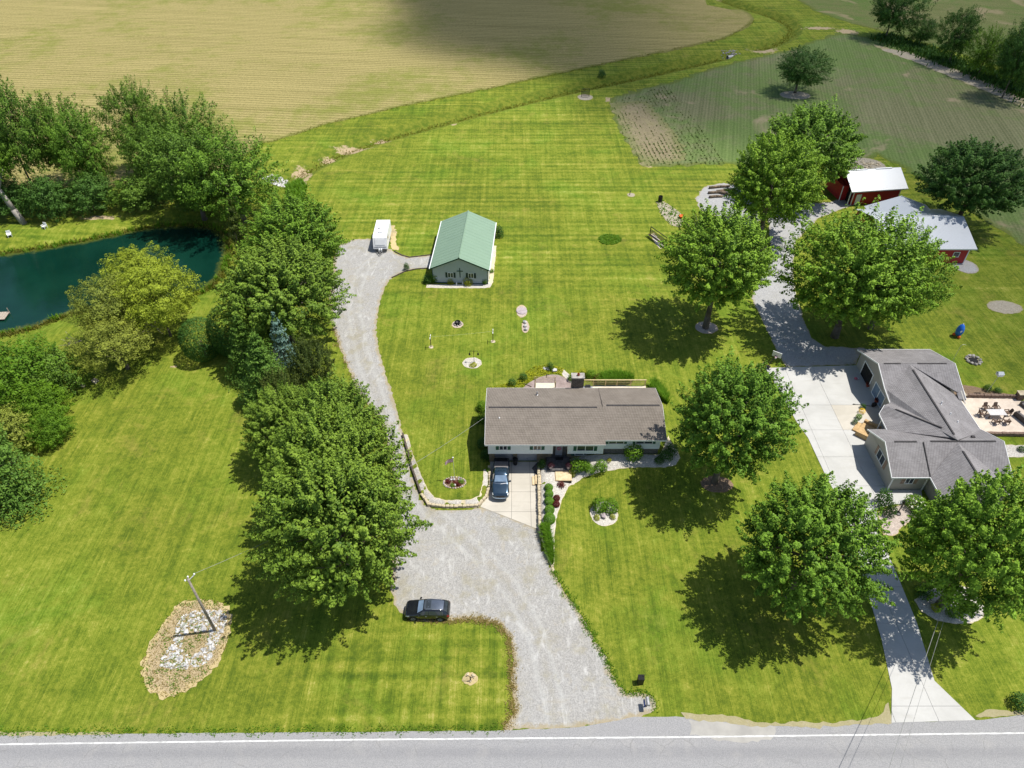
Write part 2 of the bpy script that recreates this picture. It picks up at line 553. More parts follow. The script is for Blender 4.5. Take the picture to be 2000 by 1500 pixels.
M = {}
M['lawn'] = mat_lawn()
M['gravel'] = mat_gravel("limestone_gravel", (.255, .25, .24), (.40, .39, .375), (.60, .595, .58), (.27, .215, .11), .6, streak=True, weeds=.42)
M['gravel2'] = mat_gravel("grey_gravel", (.28, .28, .285), (.42, .42, .42), (.5, .5, .5), (.26, .22, .14), .35, weeds=.15)
M['bedstone'] = mat_gravel("white_bed_stone", (.32, .30, .27), (.62, .59, .54), (.6, .58, .55), (.50, .42, .26), .12)
M['pebble'] = mat_gravel("pinkish_pebble", (.34, .28, .24), (.52, .45, .40), (.5, .45, .42), (.40, .30, .14), .12)
M['straw'] = mat_gravel("dry_grass", (.27, .21, .115), (.46, .37, .235), (.4, .3, .15), (.44, .36, .19), .7, weeds=.55)
M['dirt'] = mat_gravel("sandy_shoulder", (.29, .255, .19), (.41, .37, .30), (.5, .45, .4), (.24, .22, .10), .3)
M['till'] = mat_gravel("dry_tilled_soil", (.17, .145, .085), (.29, .245, .15), (.3, .25, .2), (.10, .13, .035), 3.0, weeds=.8)
M['mulch'] = mat_gravel("bare_mulch", (.15, .10, .065), (.26, .19, .13), (.3, .2, .1), (.20, .14, .06), .12)
M['crop'] = mat_field("thin_dry_crop", (.148, .130, .043), (.38, .320, .134), (.112, .130, .025), .53, math.radians(-84), .22, .11, None)
M['bean'] = mat_field("green_row_crop", (.092, .104, .045), (.215, .212, .115), (.072, .120, .030), .47, math.radians(14), .42, .08, (.27, .21, .14))
M['farcrop'] = mat_field("pale_green_crop", (.085, .11, .03), (.20, .20, .08), (.06, .11, .02), .52, math.radians(-75), .3, .1, (.24, .19, .11))
M['conc'] = mat_concrete("driveway_concrete", (.46, .425, .36), (.54, .50, .43), (.34, .31, .26))
M['conc2'] = mat_concrete("pale_concrete", (.44, .435, .415), (.51, .505, .485), (.35, .335, .30))
M['asphalt'] = mat_asphalt()
M['paint'] = noisy("road_paint", (.42, .42, .41), (.70, .70, .69), 2.2, .7, world_=True)
M['leaf'] = mat_leaf("maple_leaf", (.038, .100, .010), (.185, .330, .036))
M['leaf_b'] = mat_leaf("bright_maple_leaf", (.050, .120, .010), (.235, .395, .040))
M['leaf_y'] = mat_leaf("yellow_green_leaf", (.115, .170, .012), (.310, .390, .038))
M['leaf_o'] = mat_leaf("olive_leaf", (.090, .120, .016), (.270, .315, .050))
M['leaf_d'] = mat_leaf("dark_leaf", (.028, .080, .014), (.085, .180, .032))
M['leaf_c'] = mat_leaf("spruce_needle", (.030, .090, .014), (.140, .250, .040), .15)
M['leaf_u'] = mat_leaf("blue_spruce_needle", (.08, .155, .115), (.18, .29, .25), .1, 0)
M['leaf_j'] = mat_leaf("juniper_needle", (.03, .055, .012), (.085, .115, .022), .15)
M['leaf_g'] = mat_leaf("garden_leaf", (.050, .125, .010), (.150, .280, .022), .3)
M['leaf_l'] = mat_leaf("lime_leaf", (.20, .24, .015), (.40, .42, .03), .3)
M['leaf_r'] = mat_leaf("crimson_leaf", (.065, .012, .012), (.17, .035, .03), .2)
M['blade'] = mat_leaf("grass_blade", (.07, .17, .012), (.17, .33, .03), .4)
M['blade_o'] = mat_leaf("weed_blade", (.09, .11, .015), (.24, .22, .05), .35)
M['straw_blade'] = mat_leaf("straw_blade", (.20, .155, .05), (.42, .34, .14), .3)
M['crop_leaf'] = mat_leaf("crop_leaf", (.06, .10, .025), (.15, .19, .06), .2)
M['leaf_p'] = mat_leaf("plum_leaf", (.020, .007, .012), (.065, .018, .030), .1)
M['leaf_ball'] = mat_leaf("box_leaf", (.06, .16, .012), (.17, .33, .03), .15)
M['flower'] = mat_leaf("white_blossom", (.60, .62, .42), (.80, .80, .66), .2, 0)
M['mum'] = mat_leaf("yellow_blossom", (.75, .48, .01), (.85, .62, .03), .2, 0)
M['bark'] = noisy("bark", (.085, .068, .05), (.19, .16, .13), 5, .95, .05)
M['paleb'] = noisy("pale_bark", (.22, .20, .17), (.38, .35, .31), 5, .95, .03)
M['deadw'] = noisy("bleached_wood", (.26, .21, .16), (.46, .40, .33), 6, .9, .02)
M['polew'] = noisy("weathered_pole", (.19, .165, .14), (.32, .28, .24), 4, .9, .02)
M['log'] = noisy("old_log", (.08, .06, .045), (.24, .18, .12), 3, .95, .03)
M['plank'] = noisy("pale_plank", (.50, .38, .22), (.66, .53, .34), 2.5, .8, .01)
M['deck'] = noisy("deck_board", (.60, .52, .40), (.72, .64, .52), 3, .8)
M['rail'] = noisy("railing_wood", (.38, .30, .14), (.52, .42, .22), 4, .8)
M['timber'] = noisy("dark_timber", (.05, .04, .032), (.12, .095, .075), 5, .95, .02)
M['shingle'] = mat_shingle("brown_shingle", (.205, .177, .150), (.245, .212, .180), (.265, .230, .196))
M['shingle2'] = mat_shingle("grey_shingle", (.235, .222, .225), (.295, .28, .284), (.33, .315, .32))
M['vent'] = noisy("ridge_vent", (.03, .028, .03), (.06, .055, .055), 4, .8)
M['white'] = noisy("white_trim", (.72, .73, .74), (.80, .80, .80), 3, .5)
M['siding'] = mat_siding("white_siding", (.74, .78, .80))
M['siding2'] = mat_siding("greige_siding", (.36, .34, .31))
M['brick'] = mat_masonry("tan_brick", (.30, .23, .15), (.22, .17, .115), (.33, .28, .2), .42, .14)
M['stone'] = mat_masonry("grey_fieldstone", (.17, .16, .145), (.25, .235, .21), (.10, .095, .085), .38, .17, .03)
M['chim'] = mat_masonry("chimney_stone", (.17, .15, .12), (.26, .225, .18), (.09, .08, .07), .45, .2, .03)
M['garage'] = noisy("garage_door_grey", (.27, .27, .29), (.33, .33, .35), 2, .5)
M['shutter'] = noisy("green_shutter", (.02, .085, .055), (.03, .11, .07), 3, .6)
M['shutter_d'] = noisy("dark_shutter", (.008, .028, .024), (.016, .045, .038), 3, .6)
M['shutter_t'] = noisy("tan_shutter", (.24, .16, .12), (.32, .22, .17), 3, .6)
M['glass'] = mat_glass("window_glass")
M['glass_b'] = mat_glass("pale_blue_glass", (.10, .14, .19))  # paler, bluer base colour than the window glass
M['groof'] = mat_ribbed("green_metal_roof", (.205, .305, .212), .23, 'Y', .42, .15)
M['bluewall'] = mat_ribbed("blue_grey_metal", (.40, .45, .50), .23, 'X', .5, .1)
M['bluewall_y'] = mat_ribbed("pale_metal_side", (.60, .61, .60), .23, 'Y', .5, .1)
M['gtrim'] = noisy("green_trim", (.012, .05, .04), (.02, .07, .055), 3, .5)
M['wroof'] = mat_ribbed("white_metal_roof", (.43, .46, .50), .23, 'X', .38, .1)
M['red'] = mat_ribbed("barn_red_metal", (.40, .014, .020), .23, 'X', .5, .15)
M['black'] = noisy("black_metal", (.010, .010, .011), (.022, .021, .021), 4, .45)
M['grey'] = noisy("grey_metal", (.30, .30, .31), (.42, .42, .43), 4, .4, metal=.4)
M['chrome'] = noisy("bright_metal", (.62, .63, .65), (.78, .79, .8), 4, .18, metal=.9)
M['dark'] = noisy("black_and_shade", (.008, .008, .009), (.02, .02, .02), 3, .9)  # near-black lids and ash; also paints the shade inside openings
M['suv'] = noisy("graphite_car_paint", (.018, .022, .028), (.026, .030, .036), 1.5, .22, coat=.8, spec=.5, metal=.5)
M['suvroof'] = noisy("light_graphite_roof", (.11, .13, .17), (.13, .155, .2), 1.5, .3, coat=.8, metal=.6)  # roof panel base colour, much lighter and bluer than the body
M['truck'] = noisy("slate_blue_paint", (.022, .045, .075), (.032, .06, .095), 1.5, .25, coat=.8, metal=.5)
M['cover'] = noisy("grey_vinyl", (.13, .12, .12), (.17, .16, .16), 3, .7)
M['tyre'] = noisy("tyre_rubber", (.012, .012, .012), (.025, .024, .024), 6, .9)
M['lamp'] = noisy("headlamp_lens", (.60, .62, .62), (.75, .76, .76), 5, .12)
M['tail'] = noisy("tail_lamp_red", (.25, .012, .015), (.35, .03, .03), 5, .15)
M['amber'] = noisy("orange_pot", (.62, .10, .015), (.75, .16, .03), 5, .5)
M['terra'] = noisy("rust_red_pot", (.22, .045, .025), (.33, .08, .045), 5, .7)
M['camper'] = noisy("camper_white", (.74, .74, .76), (.82, .82, .83), 2, .4)
M['rock'] = noisy("white_limestone", (.26, .25, .24), (.66, .65, .64), 2.2, .9, .03)
M['rock_g'] = noisy("grey_rock", (.20, .185, .17), (.42, .39, .36), 2.2, .9, .03)
M['rock_t'] = noisy("tan_wall_stone", (.34, .28, .18), (.58, .50, .36), 1.8, .9, .03)
M['rock_m'] = noisy("mauve_rock", (.30, .25, .26), (.42, .36, .37), 2, .85, .02)
M['paver'] = noisy("mauve_paver", (.22, .17, .155), (.32, .25, .235), 1.6, .9, world_=True)
M['patio'] = noisy("cream_patio", (.56, .47, .38), (.68, .58, .48), 1.2, .9, world_=True)
M['wallblock'] = noisy("brown_wall_block", (.15, .10, .075), (.26, .18, .135), 3, .9, .02)
M['tanstep'] = noisy("tan_step", (.40, .26, .12), (.52, .36, .18), 2.5, .85)
M['slate'] = noisy("grey_paving", (.06, .058, .06), (.13, .12, .12), 3, .9, world_=True)
M['blue'] = noisy("blue_vinyl", (.02, .13, .55), (.03, .18, .68), 2, .35)
M['bluebox'] = noisy("navy_plastic", (.03, .05, .16), (.05, .08, .22), 4, .5)
M['wicker'] = noisy("grey_wicker", (.06, .052, .048), (.12, .105, .095), 14, .9)
M['tabletop'] = noisy("pale_tabletop", (.55, .52, .50), (.66, .63, .6), 3, .4)
M['chairwood'] = noisy("brown_chair_slat", (.10, .065, .045), (.17, .115, .085), 5, .8)
M['flagr'] = noisy("faded_red_cloth", (.42, .10, .14), (.52, .16, .2), 3, .9)
M['flagw'] = noisy("white_cloth", (.65, .60, .66), (.75, .72, .76), 3, .9)
M['flagb'] = noisy("navy_cloth", (.03, .04, .12), (.05, .07, .18), 3, .9)
M['wire'] = noisy("cable", (.20, .20, .19), (.34, .34, .33), 3, .6)
M['wire_p'] = noisy("pale_line", (.50, .52, .34), (.6, .6, .42), 3, .6)
M['water'] = mat_water()


# ------------------------------------------------------------------ mesh helpers
def link(o, parent=None):
    COL.objects.link(o)
    if parent is not None:
        o.parent = parent
    return o


def tag(o, label=None, cat=None, group=None, kind=None):
    if label:
        o['label'] = label
    if cat:
        o['category'] = cat
    if group:
        o['group'] = group
    if kind:
        o['kind'] = kind
    return o


def empty(name, loc, rz=0.0, label=None, cat=None, group=None):
    o = bpy.data.objects.new(name, None)
    o.empty_display_size = .3
    link(o)
    o.location = loc if len(loc) == 3 else (loc[0], loc[1], TH(*loc))
    o.rotation_euler = (0, 0, rz)
    return tag(o, label, cat, group)


def copy_tree(o, parent=None):
    c = o.copy()
    link(c, parent)
    for ch in o.children:
        copy_tree(ch, c)
    return c


class MB:
    def __init__(s):
        s.v, s.f = [], []

    def add(s, vs_, fs):
        b = len(s.v)
        s.v += [tuple(p) for p in vs_]
        s.f += [tuple(i + b for i in f) for f in fs]
        return s

    def box(s, x0, x1, y0, y1, z0, z1, rz=0.0, c=None):
        pts = [(x, y, z) for z in (z0, z1) for x, y in ((x0, y0), (x1, y0), (x1, y1), (x0, y1))]
        if rz:
            cx, cy = c or ((x0 + x1) / 2, (y0 + y1) / 2)
            ca, sa = math.cos(rz), math.sin(rz)
            pts = [(cx + (x - cx) * ca - (y - cy) * sa, cy + (x - cx) * sa + (y - cy) * ca, z) for x, y, z in pts]
        return s.add(pts, [(3, 2, 1, 0), (4, 5, 6, 7), (0, 1, 5, 4), (1, 2, 6, 5), (2, 3, 7, 6), (3, 0, 4, 7)])

    def tube(s, p0, p1, r0, r1=None, n=6, caps=True):
        r1 = r0 if r1 is None else r1
        p0, p1 = Vector(p0), Vector(p1)
        d = (p1 - p0)
        q = d.to_track_quat('Z', 'Y').to_matrix()
        A = [p0 + q @ Vector((math.cos(2 * math.pi * i / n) * r0, math.sin(2 * math.pi * i / n) * r0, 0)) for i in range(n)]
        B = [p1 + q @ Vector((math.cos(2 * math.pi * i / n) * r1, math.sin(2 * math.pi * i / n) * r1, 0)) for i in range(n)]
        fs = [(i, (i + 1) % n, n + (i + 1) % n, n + i) for i in range(n)]
        if caps:
            fs += [tuple(range(n))[::-1], tuple(range(n, 2 * n))]
        return s.add(A + B, fs)

    def path(s, pts, r, n=5):
        for i in range(len(pts) - 1):
            ra = r[i] if hasattr(r, "__len__") else r
            rb = r[i + 1] if hasattr(r, "__len__") else r
            s.tube(pts[i], pts[i + 1], ra, rb, n)
        return s

    def lathe(s, prof, n=12, c=(0, 0, 0), axis='Z'):
        vs_ = []
        for r, z in prof:
            for i in range(n):
                a = 2 * math.pi * i / n
                x, y = r * math.cos(a), r * math.sin(a)
                p = (x, y, z) if axis == 'Z' else (z, x, y)
                vs_.append((p[0] + c[0], p[1] + c[1], p[2] + c[2]))
        fs = []
        for k in range(len(prof) - 1):
            fs += [(k * n + i, k * n + (i + 1) % n, (k + 1) * n + (i + 1) % n, (k + 1) * n + i) for i in range(n)]
        fs += [tuple(range(n))[::-1], tuple(range((len(prof) - 1) * n, len(prof) * n))]
        return s.add(vs_, fs)

    def slab(s, pts, t):
        """flat polygon given a thickness t downwards"""
        n = len(pts)
        lo = [(p[0], p[1], p[2] - t) for p in pts]
        fs = [tuple(range(n)), tuple(range(n, 2 * n))[::-1]] + [(i, n + i, n + (i + 1) % n, (i + 1) % n) for i in range(n)]
        return s.add(list(pts) + lo, fs)

    def prism(s, poly, z0, z1):
        n = len(poly)
        lo = [(p[0], p[1], z0) for p in poly]
        hi = [(p[0], p[1], z1) for p in poly]
        return s.add(lo + hi, [tuple(range(n))[::-1], tuple(range(n, 2 * n))] + [(i, (i + 1) % n, n + (i + 1) % n, n + i) for i in range(n)])

    def quad(s, pts):
        return s.add(pts, [tuple(range(len(pts)))])

    def rock(s, c, r, sq=.6, seed=None, sub=None):
        rr = random.Random(seed)
        bm = bmesh.new()
        bmesh.ops.create_icosphere(bm, subdivisions=1, radius=1)
        bm.verts.ensure_lookup_table()
        a = rr.random() * 6.28
        sx, sy = rr.uniform(.75, 1.25), rr.uniform(.7, 1.05)
        vs_ = []
        for v in bm.verts:
            k = rr.uniform(.72, 1.15)
            x, y, z = v.co.x * sx * k, v.co.y * sy * k, v.co.z * sq * k
            vs_.append((c[0] + r * (x * math.cos(a) - y * math.sin(a)), c[1] + r * (x * math.sin(a) + y * math.cos(a)), c[2] + r * z))
        fs = [tuple(v.index for v in f.verts) for f in bm.faces]
        bm.free()
        return s.add(vs_, fs)

    def build(s, name, mat, parent=None, smooth=False, fix=True):
        me = bpy.data.meshes.new(name)
        me.from_pydata(s.v, [], s.f)
        if fix:
            bm = bmesh.new()
            bm.from_mesh(me)
            bmesh.ops.recalc_face_normals(bm, faces=bm.faces)
            bm.to_mesh(me)
            bm.free()
        me.materials.append(M[mat] if isinstance(mat, str) else mat)
        if smooth:
            me.polygons.foreach_set("use_smooth", [True] * len(me.polygons))
        o = bpy.data.objects.new(name, me)
        return link(o, parent)


def np_mesh(name, V, F, mat, attrs=None, smooth=False):
    """V (n,3), F (m,k) numpy"""
    me = bpy.data.meshes.new(name)
    k = F.shape[1]
    me.vertices.add(len(V))
    me.vertices.foreach_set("co", np.ascontiguousarray(V, np.float32).ravel())
    me.loops.add(F.size)
    me.loops.foreach_set("vertex_index", np.ascontiguousarray(F, np.int32).ravel())
    me.polygons.add(len(F))
    me.polygons.foreach_set("loop_start", np.arange(0, F.size, k, dtype=np.int32))
    me.polygons.foreach_set("use_smooth", np.full(len(F), smooth, bool))
    me.update(calc_edges=True)
    for an, av in (attrs or {}).items():
        at = me.attributes.new(an, 'FLOAT', 'POINT')
        at.data.foreach_set("value", np.ascontiguousarray(av, np.float32))
    me.materials.append(mat)
    return me


def sheet(name, poly, mat, off=.02, jit=.12, step=.5, grid=1.2, kind='structure', flat=None, seed=1, parent=None, track=None):
    """a piece of ground cover: outline roughened, triangulated inside, laid on the terrain"""
    r = np.random.default_rng(seed)
    A = np.asarray(poly, float)
    pts = []
    n = len(A)
    ph = r.random(8) * 6.28
    s_acc = 0.0
    for i in range(n):
        a, b = A[i], A[(i + 1) % n]
        L = np.hypot(*(b - a))
        k = max(1, int(round(L / step)))
        d = (b - a) / max(L, 1e-9)
        nrm = np.array([-d[1], d[0]])
        for j in range(k):
            q = a + (b - a) * j / k
            s_ = s_acc + L * j / k
            w = (math.sin(s_ * 1.1 + ph[0]) + .7 * math.sin(s_ * 2.7 + ph[1]) + .6 * math.sin(s_ * 5.3 + ph[2])) * .35 + r.normal() * .45
            pts.append(q + nrm * jit * w)
        s_acc += L
    B = np.array(pts)
    lo, hi = B.min(0), B.max(0)
    gx = np.arange(lo[0], hi[0], grid)
    gy = np.arange(lo[1], hi[1], grid)
    Q = np.stack(np.meshgrid(gx, gy), -1).reshape(-1, 2) + r.uniform(-.1, .1, (len(gx) * len(gy), 2)) * grid
    if len(Q):
        m = inside(Q, B)
        Q = Q[m]
        Q = Q[seg_dist(Q, B) > grid * .45] if len(Q) else Q
    allp = [Vector(p) for p in B] + [Vector(p) for p in Q]
    edges = [(i, (i + 1) % len(B)) for i in range(len(B))]
    vo, eo, fo, *_ = geometry.delaunay_2d_cdt(allp, edges, [], 1, 1e-5)
    P = np.array([tuple(v) for v in vo])
    F = np.array([f for f in fo if len(f) == 3], np.int32)
    cen = P[F].mean(1)
    F = F[inside(cen, B)]
    a, b, c = P[F[:, 0]], P[F[:, 1]], P[F[:, 2]]
    area = (b[:, 0] - a[:, 0]) * (c[:, 1] - a[:, 1]) - (b[:, 1] - a[:, 1]) * (c[:, 0] - a[:, 0])
    F[area < 0] = F[area < 0][:, ::-1]
    z = (terrain(P) if flat is None else np.full(len(P), flat)) + off
    me = np_mesh(name, np.column_stack([P, z]), F, M[mat], {"edge": seg_dist(P, B), "track": seg_dist(P, track, False) if track is not None else np.full(len(P), 9.0)}, True)
    o = bpy.data.objects.new(name, me)
    link(o, parent)
    if kind:
        o['kind'] = kind
    return o


def clip_half(poly, ax, val, keep_less):
    out = []
    n = len(poly)
    for i in range(n):
        a, b = poly[i], poly[(i + 1) % n]
        ia = (a[ax] <= val) if keep_less else (a[ax] >= val)
        ib = (b[ax] <= val) if keep_less else (b[ax] >= val)
        if ia:
            out.append(a)
        if ia != ib:
            t = (val - a[ax]) / (b[ax] - a[ax])
            out.append((a[0] + (b[0] - a[0]) * t, a[1] + (b[1] - a[1]) * t))
    return out


def slabs(parent, poly, xs, ys, mat, z0, z1, gap=.025):
    """cut a paved outline along joint lines: each piece a slab of its own"""
    xs = [-1e4] + sorted(xs) + [1e4]
    ys = [-1e4] + sorted(ys) + [1e4]
    for i in range(len(xs) - 1):
        for j in range(len(ys) - 1):
            q = [tuple(p) for p in poly]
            for ax, val, less in ((0, xs[i] + gap, False), (0, xs[i + 1] - gap, True), (1, ys[j] + gap, False), (1, ys[j + 1] - gap, True)):
                q = clip_half(q, ax, val, less) if q else q
            if len(q) < 3:
                continue
            ar = sum(q[k][0] * q[(k + 1) % len(q)][1] - q[(k + 1) % len(q)][0] * q[k][1] for k in range(len(q))) / 2
            if abs(ar) < .15:
                continue
            if ar < 0:
                q = q[::-1]
            MB().prism(q, z0, z1).build('slab', mat, parent)


# ------------------------------------------------------------------ ground
def axis_pts(lo, hi, dense_lo, dense_hi, d0, d1, far):
    mid = list(np.arange(dense_lo, dense_hi, d0))
    up, x, st = [], dense_hi, d0
    while x < hi:
        up.append(x)
        st = min(st * 1.05, d1)
        x += st
    while x < far:
        up.append(x)
        st *= 1.6
        x += st
    up.append(far)
    dn, x, st = [], dense_lo, d0
    while x > lo:
        st = min(st * 1.05, d1)
        x -= st
        dn.append(x)
    while x > -far:
        st *= 1.6
        x -= st
        dn.append(x)
    return np.array(dn[::-1] + mid + up)


gx = axis_pts(-230, 230, -62, 66, .7, 1.1, 4000)
gy = axis_pts(5, 300, 24, 125, .7, 1.1, 4000)
GX, GY = np.meshgrid(gx, gy)
GPTS = np.stack([GX.ravel(), GY.ravel()], 1)
gz = terrain(GPTS)
dd_ = np.full(len(GPTS), 99.0)
mm = (np.abs(GPTS[:, 0]) < 260) & (GPTS[:, 1] > 60) & (GPTS[:, 1] < 320)
dd_[mm] = np.minimum(seg_dist(GPTS[mm], DITCH, False), seg_dist(GPTS[mm], DITCH_UP, False))
a_ditch = 1 - sst(1.5, 5.2, dd_)
pd = np.full(len(GPTS), 99.0)
mp = (GPTS[:, 0] < -30) & (GPTS[:, 0] > -200) & (GPTS[:, 1] > 55) & (GPTS[:, 1] < 145)
pd[mp] = sdf(GPTS[mp], POND)
a_ditch = np.maximum(a_ditch, np.where(pd < 90, .75 * (1 - sst(0, 2.2, np.abs(pd))), 0))
a_soil = np.zeros(len(GPTS))
for (u, v, ru, rv) in [(690, 286, 55, 9), (745, 268, 26, 6), (885, 243, 12, 4), (640, 305, 24, 8), (195, 425, 55, 6), (170, 405, 30, 8), (600, 345, 10, 22),
                       (1490, 97, 40, 10), (1655, 62, 30, 8), (585, 330, 22, 14), (1600, 55, 45, 4), (1265, 322, 12, 8), (1690, 318, 40, 12),
                       (1250, 300, 10, 25), (1190, 195, 12, 8), (340, 715, 12, 6)]:
    c = np.array(G(u, v))
    rx = abs(G(u + ru, v)[0] - c[0])
    ry = abs(G(u, v - rv)[1] - c[1])
    q = (GPTS - c) / (rx, ry)
    a_soil = np.maximum(a_soil, np.exp(-(q ** 2).sum(1)))
nx, ny = len(gx), len(gy)
ii = np.arange(nx * ny).reshape(ny, nx)
GF = np.stack([ii[:-1, :-1], ii[:-1, 1:], ii[1:, 1:], ii[1:, :-1]], -1).reshape(-1, 4)
gme = np_mesh("ground", np.column_stack([GPTS, gz]), GF, M['lawn'], {"ditch": a_ditch, "soil": a_soil}, True)
ground = bpy.data.objects.new("ground", gme)
link(ground)
ground['kind'] = 'structure'

# pond water
wme = sheet("pond_water", POND, 'water', 0, .05, 1.0, 3.0, flat=-.72)

# fields
CROP = [G(*p) for p in [(500, 286), (560, 268), (640, 242), (720, 224), (800, 205), (880, 188), (950, 174), (1060, 150), (1200, 121), (1330, 96), (1420, 74),
                        (1466, 50), (1474, 36), (1450, 16), (1405, 0)]] + [(88, 300), (80, 420), (-420, 420), (-420, 125), (-120, 128), (-85, 130), (-60, 132)]
sheet("crop_field", CROP, 'crop', .02, .5, 2.0, 6.0, seed=3)
BEAN = [G(*p) for p in [(1187, 195), (1245, 175), (1300, 162), (1400, 130), (1470, 114), (1540, 98), (1600, 76), (1640, 62), (1690, 72), (1760, 90), (1850, 118),
                        (1930, 150), (2010, 188), (2300, 300), (2400, 640), (2080, 520), (1990, 472), (1900, 415), (1850, 380), (1775, 335), (1720, 304), (1660, 318),
                        (1560, 325), (1420, 322), (1330, 324), (1255, 326), (1230, 290), (1205, 240)]]
sheet("row_crop_field", BEAN, 'bean', .02, .8, 1.2, 4.0, seed=4)
FAR = [G(*p) for p in [(1545, -8), (1590, 20), (1650, 42), (1720, 60), (1800, 82), (1900, 112), (2010, 150), (2300, 260)]] + [(330, 160), (420, 420), (120, 420), (112, 300)]
sheet("distant_field", FAR, 'farcrop', .02, .5, 2.5, 7.0, seed=5)
TILL = [G(*p) for p in [(1193, 203), (1225, 199), (1262, 198), (1292, 228), (1322, 268), (1340, 300), (1335, 316), (1300, 320), (1257, 323), (1232, 288), (1209, 240)]]
sheet("tilled_patch", TILL, 'till', .04, .8, 1.0, 2.5, seed=44)
STRIP = [G(*p) for p in [(1700, 86), (1780, 104), (1860, 134), (1940, 166), (2060, 222), (2060, 238), (1940, 184), (1860, 152), (1780, 118), (1720, 98)]]
sheet("field_margin", STRIP, 'dirt', .045, .5, 1.2, 3.0, seed=6)

# road, shoulders, markings
ROAD = [(-200, 10), (200, 10)] + [G(*p) for p in [(2600, 1390), (2000, 1396), (1905, 1407), (1740, 1412), (1600, 1416), (1480, 1414), (1400, 1406), (1320, 1400), (1240, 1400),
                                              (1180, 1412), (1130, 1421), (1050, 1424), (985, 1427), (700, 1430), (300, 1433), (0, 1436), (-700, 1442)]]
sheet("road", ROAD, 'asphalt', .02, .04, .8, 3.0, seed=7)
mk = MB()
EL = [G(*p) for p in [(-700, 1459), (0, 1454), (700, 1445), (1320, 1440), (2000, 1432), (2700, 1424)]]
mk2 = []
for (a, b) in zip(EL[:-1], EL[1:]):
    n = 40
    for k in range(n):
        t0, t1 = k / n, (k + 1) / n
        mk2.append(((a[0] + (b[0] - a[0]) * t0, a[1] + (b[1] - a[1]) * t0), (a[0] + (b[0] - a[0]) * t1, a[1] + (b[1] - a[1]) * t1)))
for a, b in mk2:
    e0, e1 = random.uniform(-.012, .012), random.uniform(-.012, .012)
    mk.quad([(a[0], a[1] - .065 + e0, .026), (b[0], b[1] - .065 + e0, .026), (b[0], b[1] + .065 + e1, .026), (a[0], a[1] + .065 + e1, .026)])
o = mk.build("edge_line", 'paint')
o['kind'] = 'structure'
SHO = [G(*p) for p in [(1330, 1394), (1420, 1397), (1480, 1411), (1600, 1411), (1690, 1406), (1722, 1396), (1735, 1372), (1741, 1395), (1742, 1412), (1600, 1420), (1470, 1419), (1340, 1404)]]
sheet("dirt_shoulder", SHO, 'dirt', .03, .12, .4, 1.0, seed=8)
PATCH = [G(*p) for p in [(1345, 1405), (1515, 1420), (1512, 1440), (1480, 1452), (1440, 1450), (1350, 1436)]]
M['patch'] = noisy('pale_road_patch', (.29, .28, .26), (.37, .355, .325), .6, .9, world_=True)
sheet("sandy_road_patch", PATCH, 'patch', .024, .15, .4, 1.0, seed=9)
SHO2 = [G(*p) for p in [(1905, 1400), (1925, 1386), (2000, 1388), (2300, 1384), (2300, 1394), (2000, 1397)]]
sheet("dirt_shoulder", SHO2, 'dirt', .03, .12, .4, 1.0, seed=10)
SHO3 = [G(*p) for p in [(-200, 1434), (0, 1430), (180, 1431), (250, 1434), (0, 1438), (-200, 1442)]]
sheet("dirt_shoulder", SHO3, 'dirt', .03, .10, .4, 1.0, seed=11)

# drives
DRIVE = [GT(*p) for p in [(985, 1427), (1000, 1400), (1004, 1375), (1000, 1330), (1002, 1290), (996, 1250), (980, 1222), (955, 1212), (900, 1210), (860, 1214), (820, 1214), (792, 1204),
                          (770, 1180), (762, 1140), (770, 1080), (775, 1010), (770, 930), (755, 850), (735, 810), (700, 770), (678, 715), (664, 680), (650, 640),
                          (640, 600), (648, 550), (652, 510), (658, 482), (690, 468), (722, 466), (740, 470), (764, 488), (775, 497), (800, 502), (845, 499), (846, 523), (810, 527), (790, 530),
                          (766, 542), (752, 560), (744, 585), (737, 615), (735, 645), (739, 680), (748, 712), (760, 750), (772, 790), (783, 830), (790, 862), (800, 900), (812, 940),
                          (826, 972), (842, 990), (872, 993), (938, 991), (945, 985), (1051, 1033), (1056, 1048), (1068, 1082), (1078, 1112), (1090, 1135), (1112, 1170), (1136, 1205), (1160, 1245), (1184, 1290),
                          (1203, 1332), (1222, 1352), (1250, 1354), (1268, 1356), (1280, 1372), (1282, 1390), (1240, 1400), (1180, 1412), (1130, 1421), (1050, 1424)]]
TRACKS = smooth_poly([GT(*p) for p in [(1090, 1424), (1075, 1340), (1040, 1220), (985, 1130), (900, 1050), (825, 985), (785, 900), (760, 830), (722, 740), (700, 660), (690, 590), (705, 530), (740, 500)]], 2, False)
sheet("gravel_driveway", DRIVE, 'gravel', .014, .16, .4, .6, seed=12, track=TRACKS)
CD = [(-2.65, 58.0), (3.9, 58.0), G(1051, 940), G(1051, 1034), G(938, 990), G(955, 966), G(957, 930)]
cd_o = sheet("concrete_driveway", CD, 'slate', .018, 0, .8, 1.5)
slabs(cd_o, CD, [-2.4 + 2.35, 2.15], [56.2, 53.3, 50.4], 'conc', .02, .05, .016)
D2LOW = [G(*p) for p in [(1741, 1412), (1742, 1345), (1722, 1250), (1697, 1165), (1676, 1090), (1660, 1030), (1640, 980), (1612, 928), (1578, 855), (1558, 828), (1520, 760), (1495, 719),
                         (1672, 714), (1690, 745), (1722, 800), (1738, 845)]] + [(44.0, 61.0), (44.0, 53.6), (48.0, 53.6)] + \
        [G(*p) for p in [(1802, 985), (1745, 985), (1712, 995), (1716, 1040), (1738, 1090), (1757, 1135), (1790, 1215), (1825, 1330), (1905, 1407)]]
d2 = sheet("front_concrete_drive", D2LOW, 'slate', .012, 0, .8, 2.0)
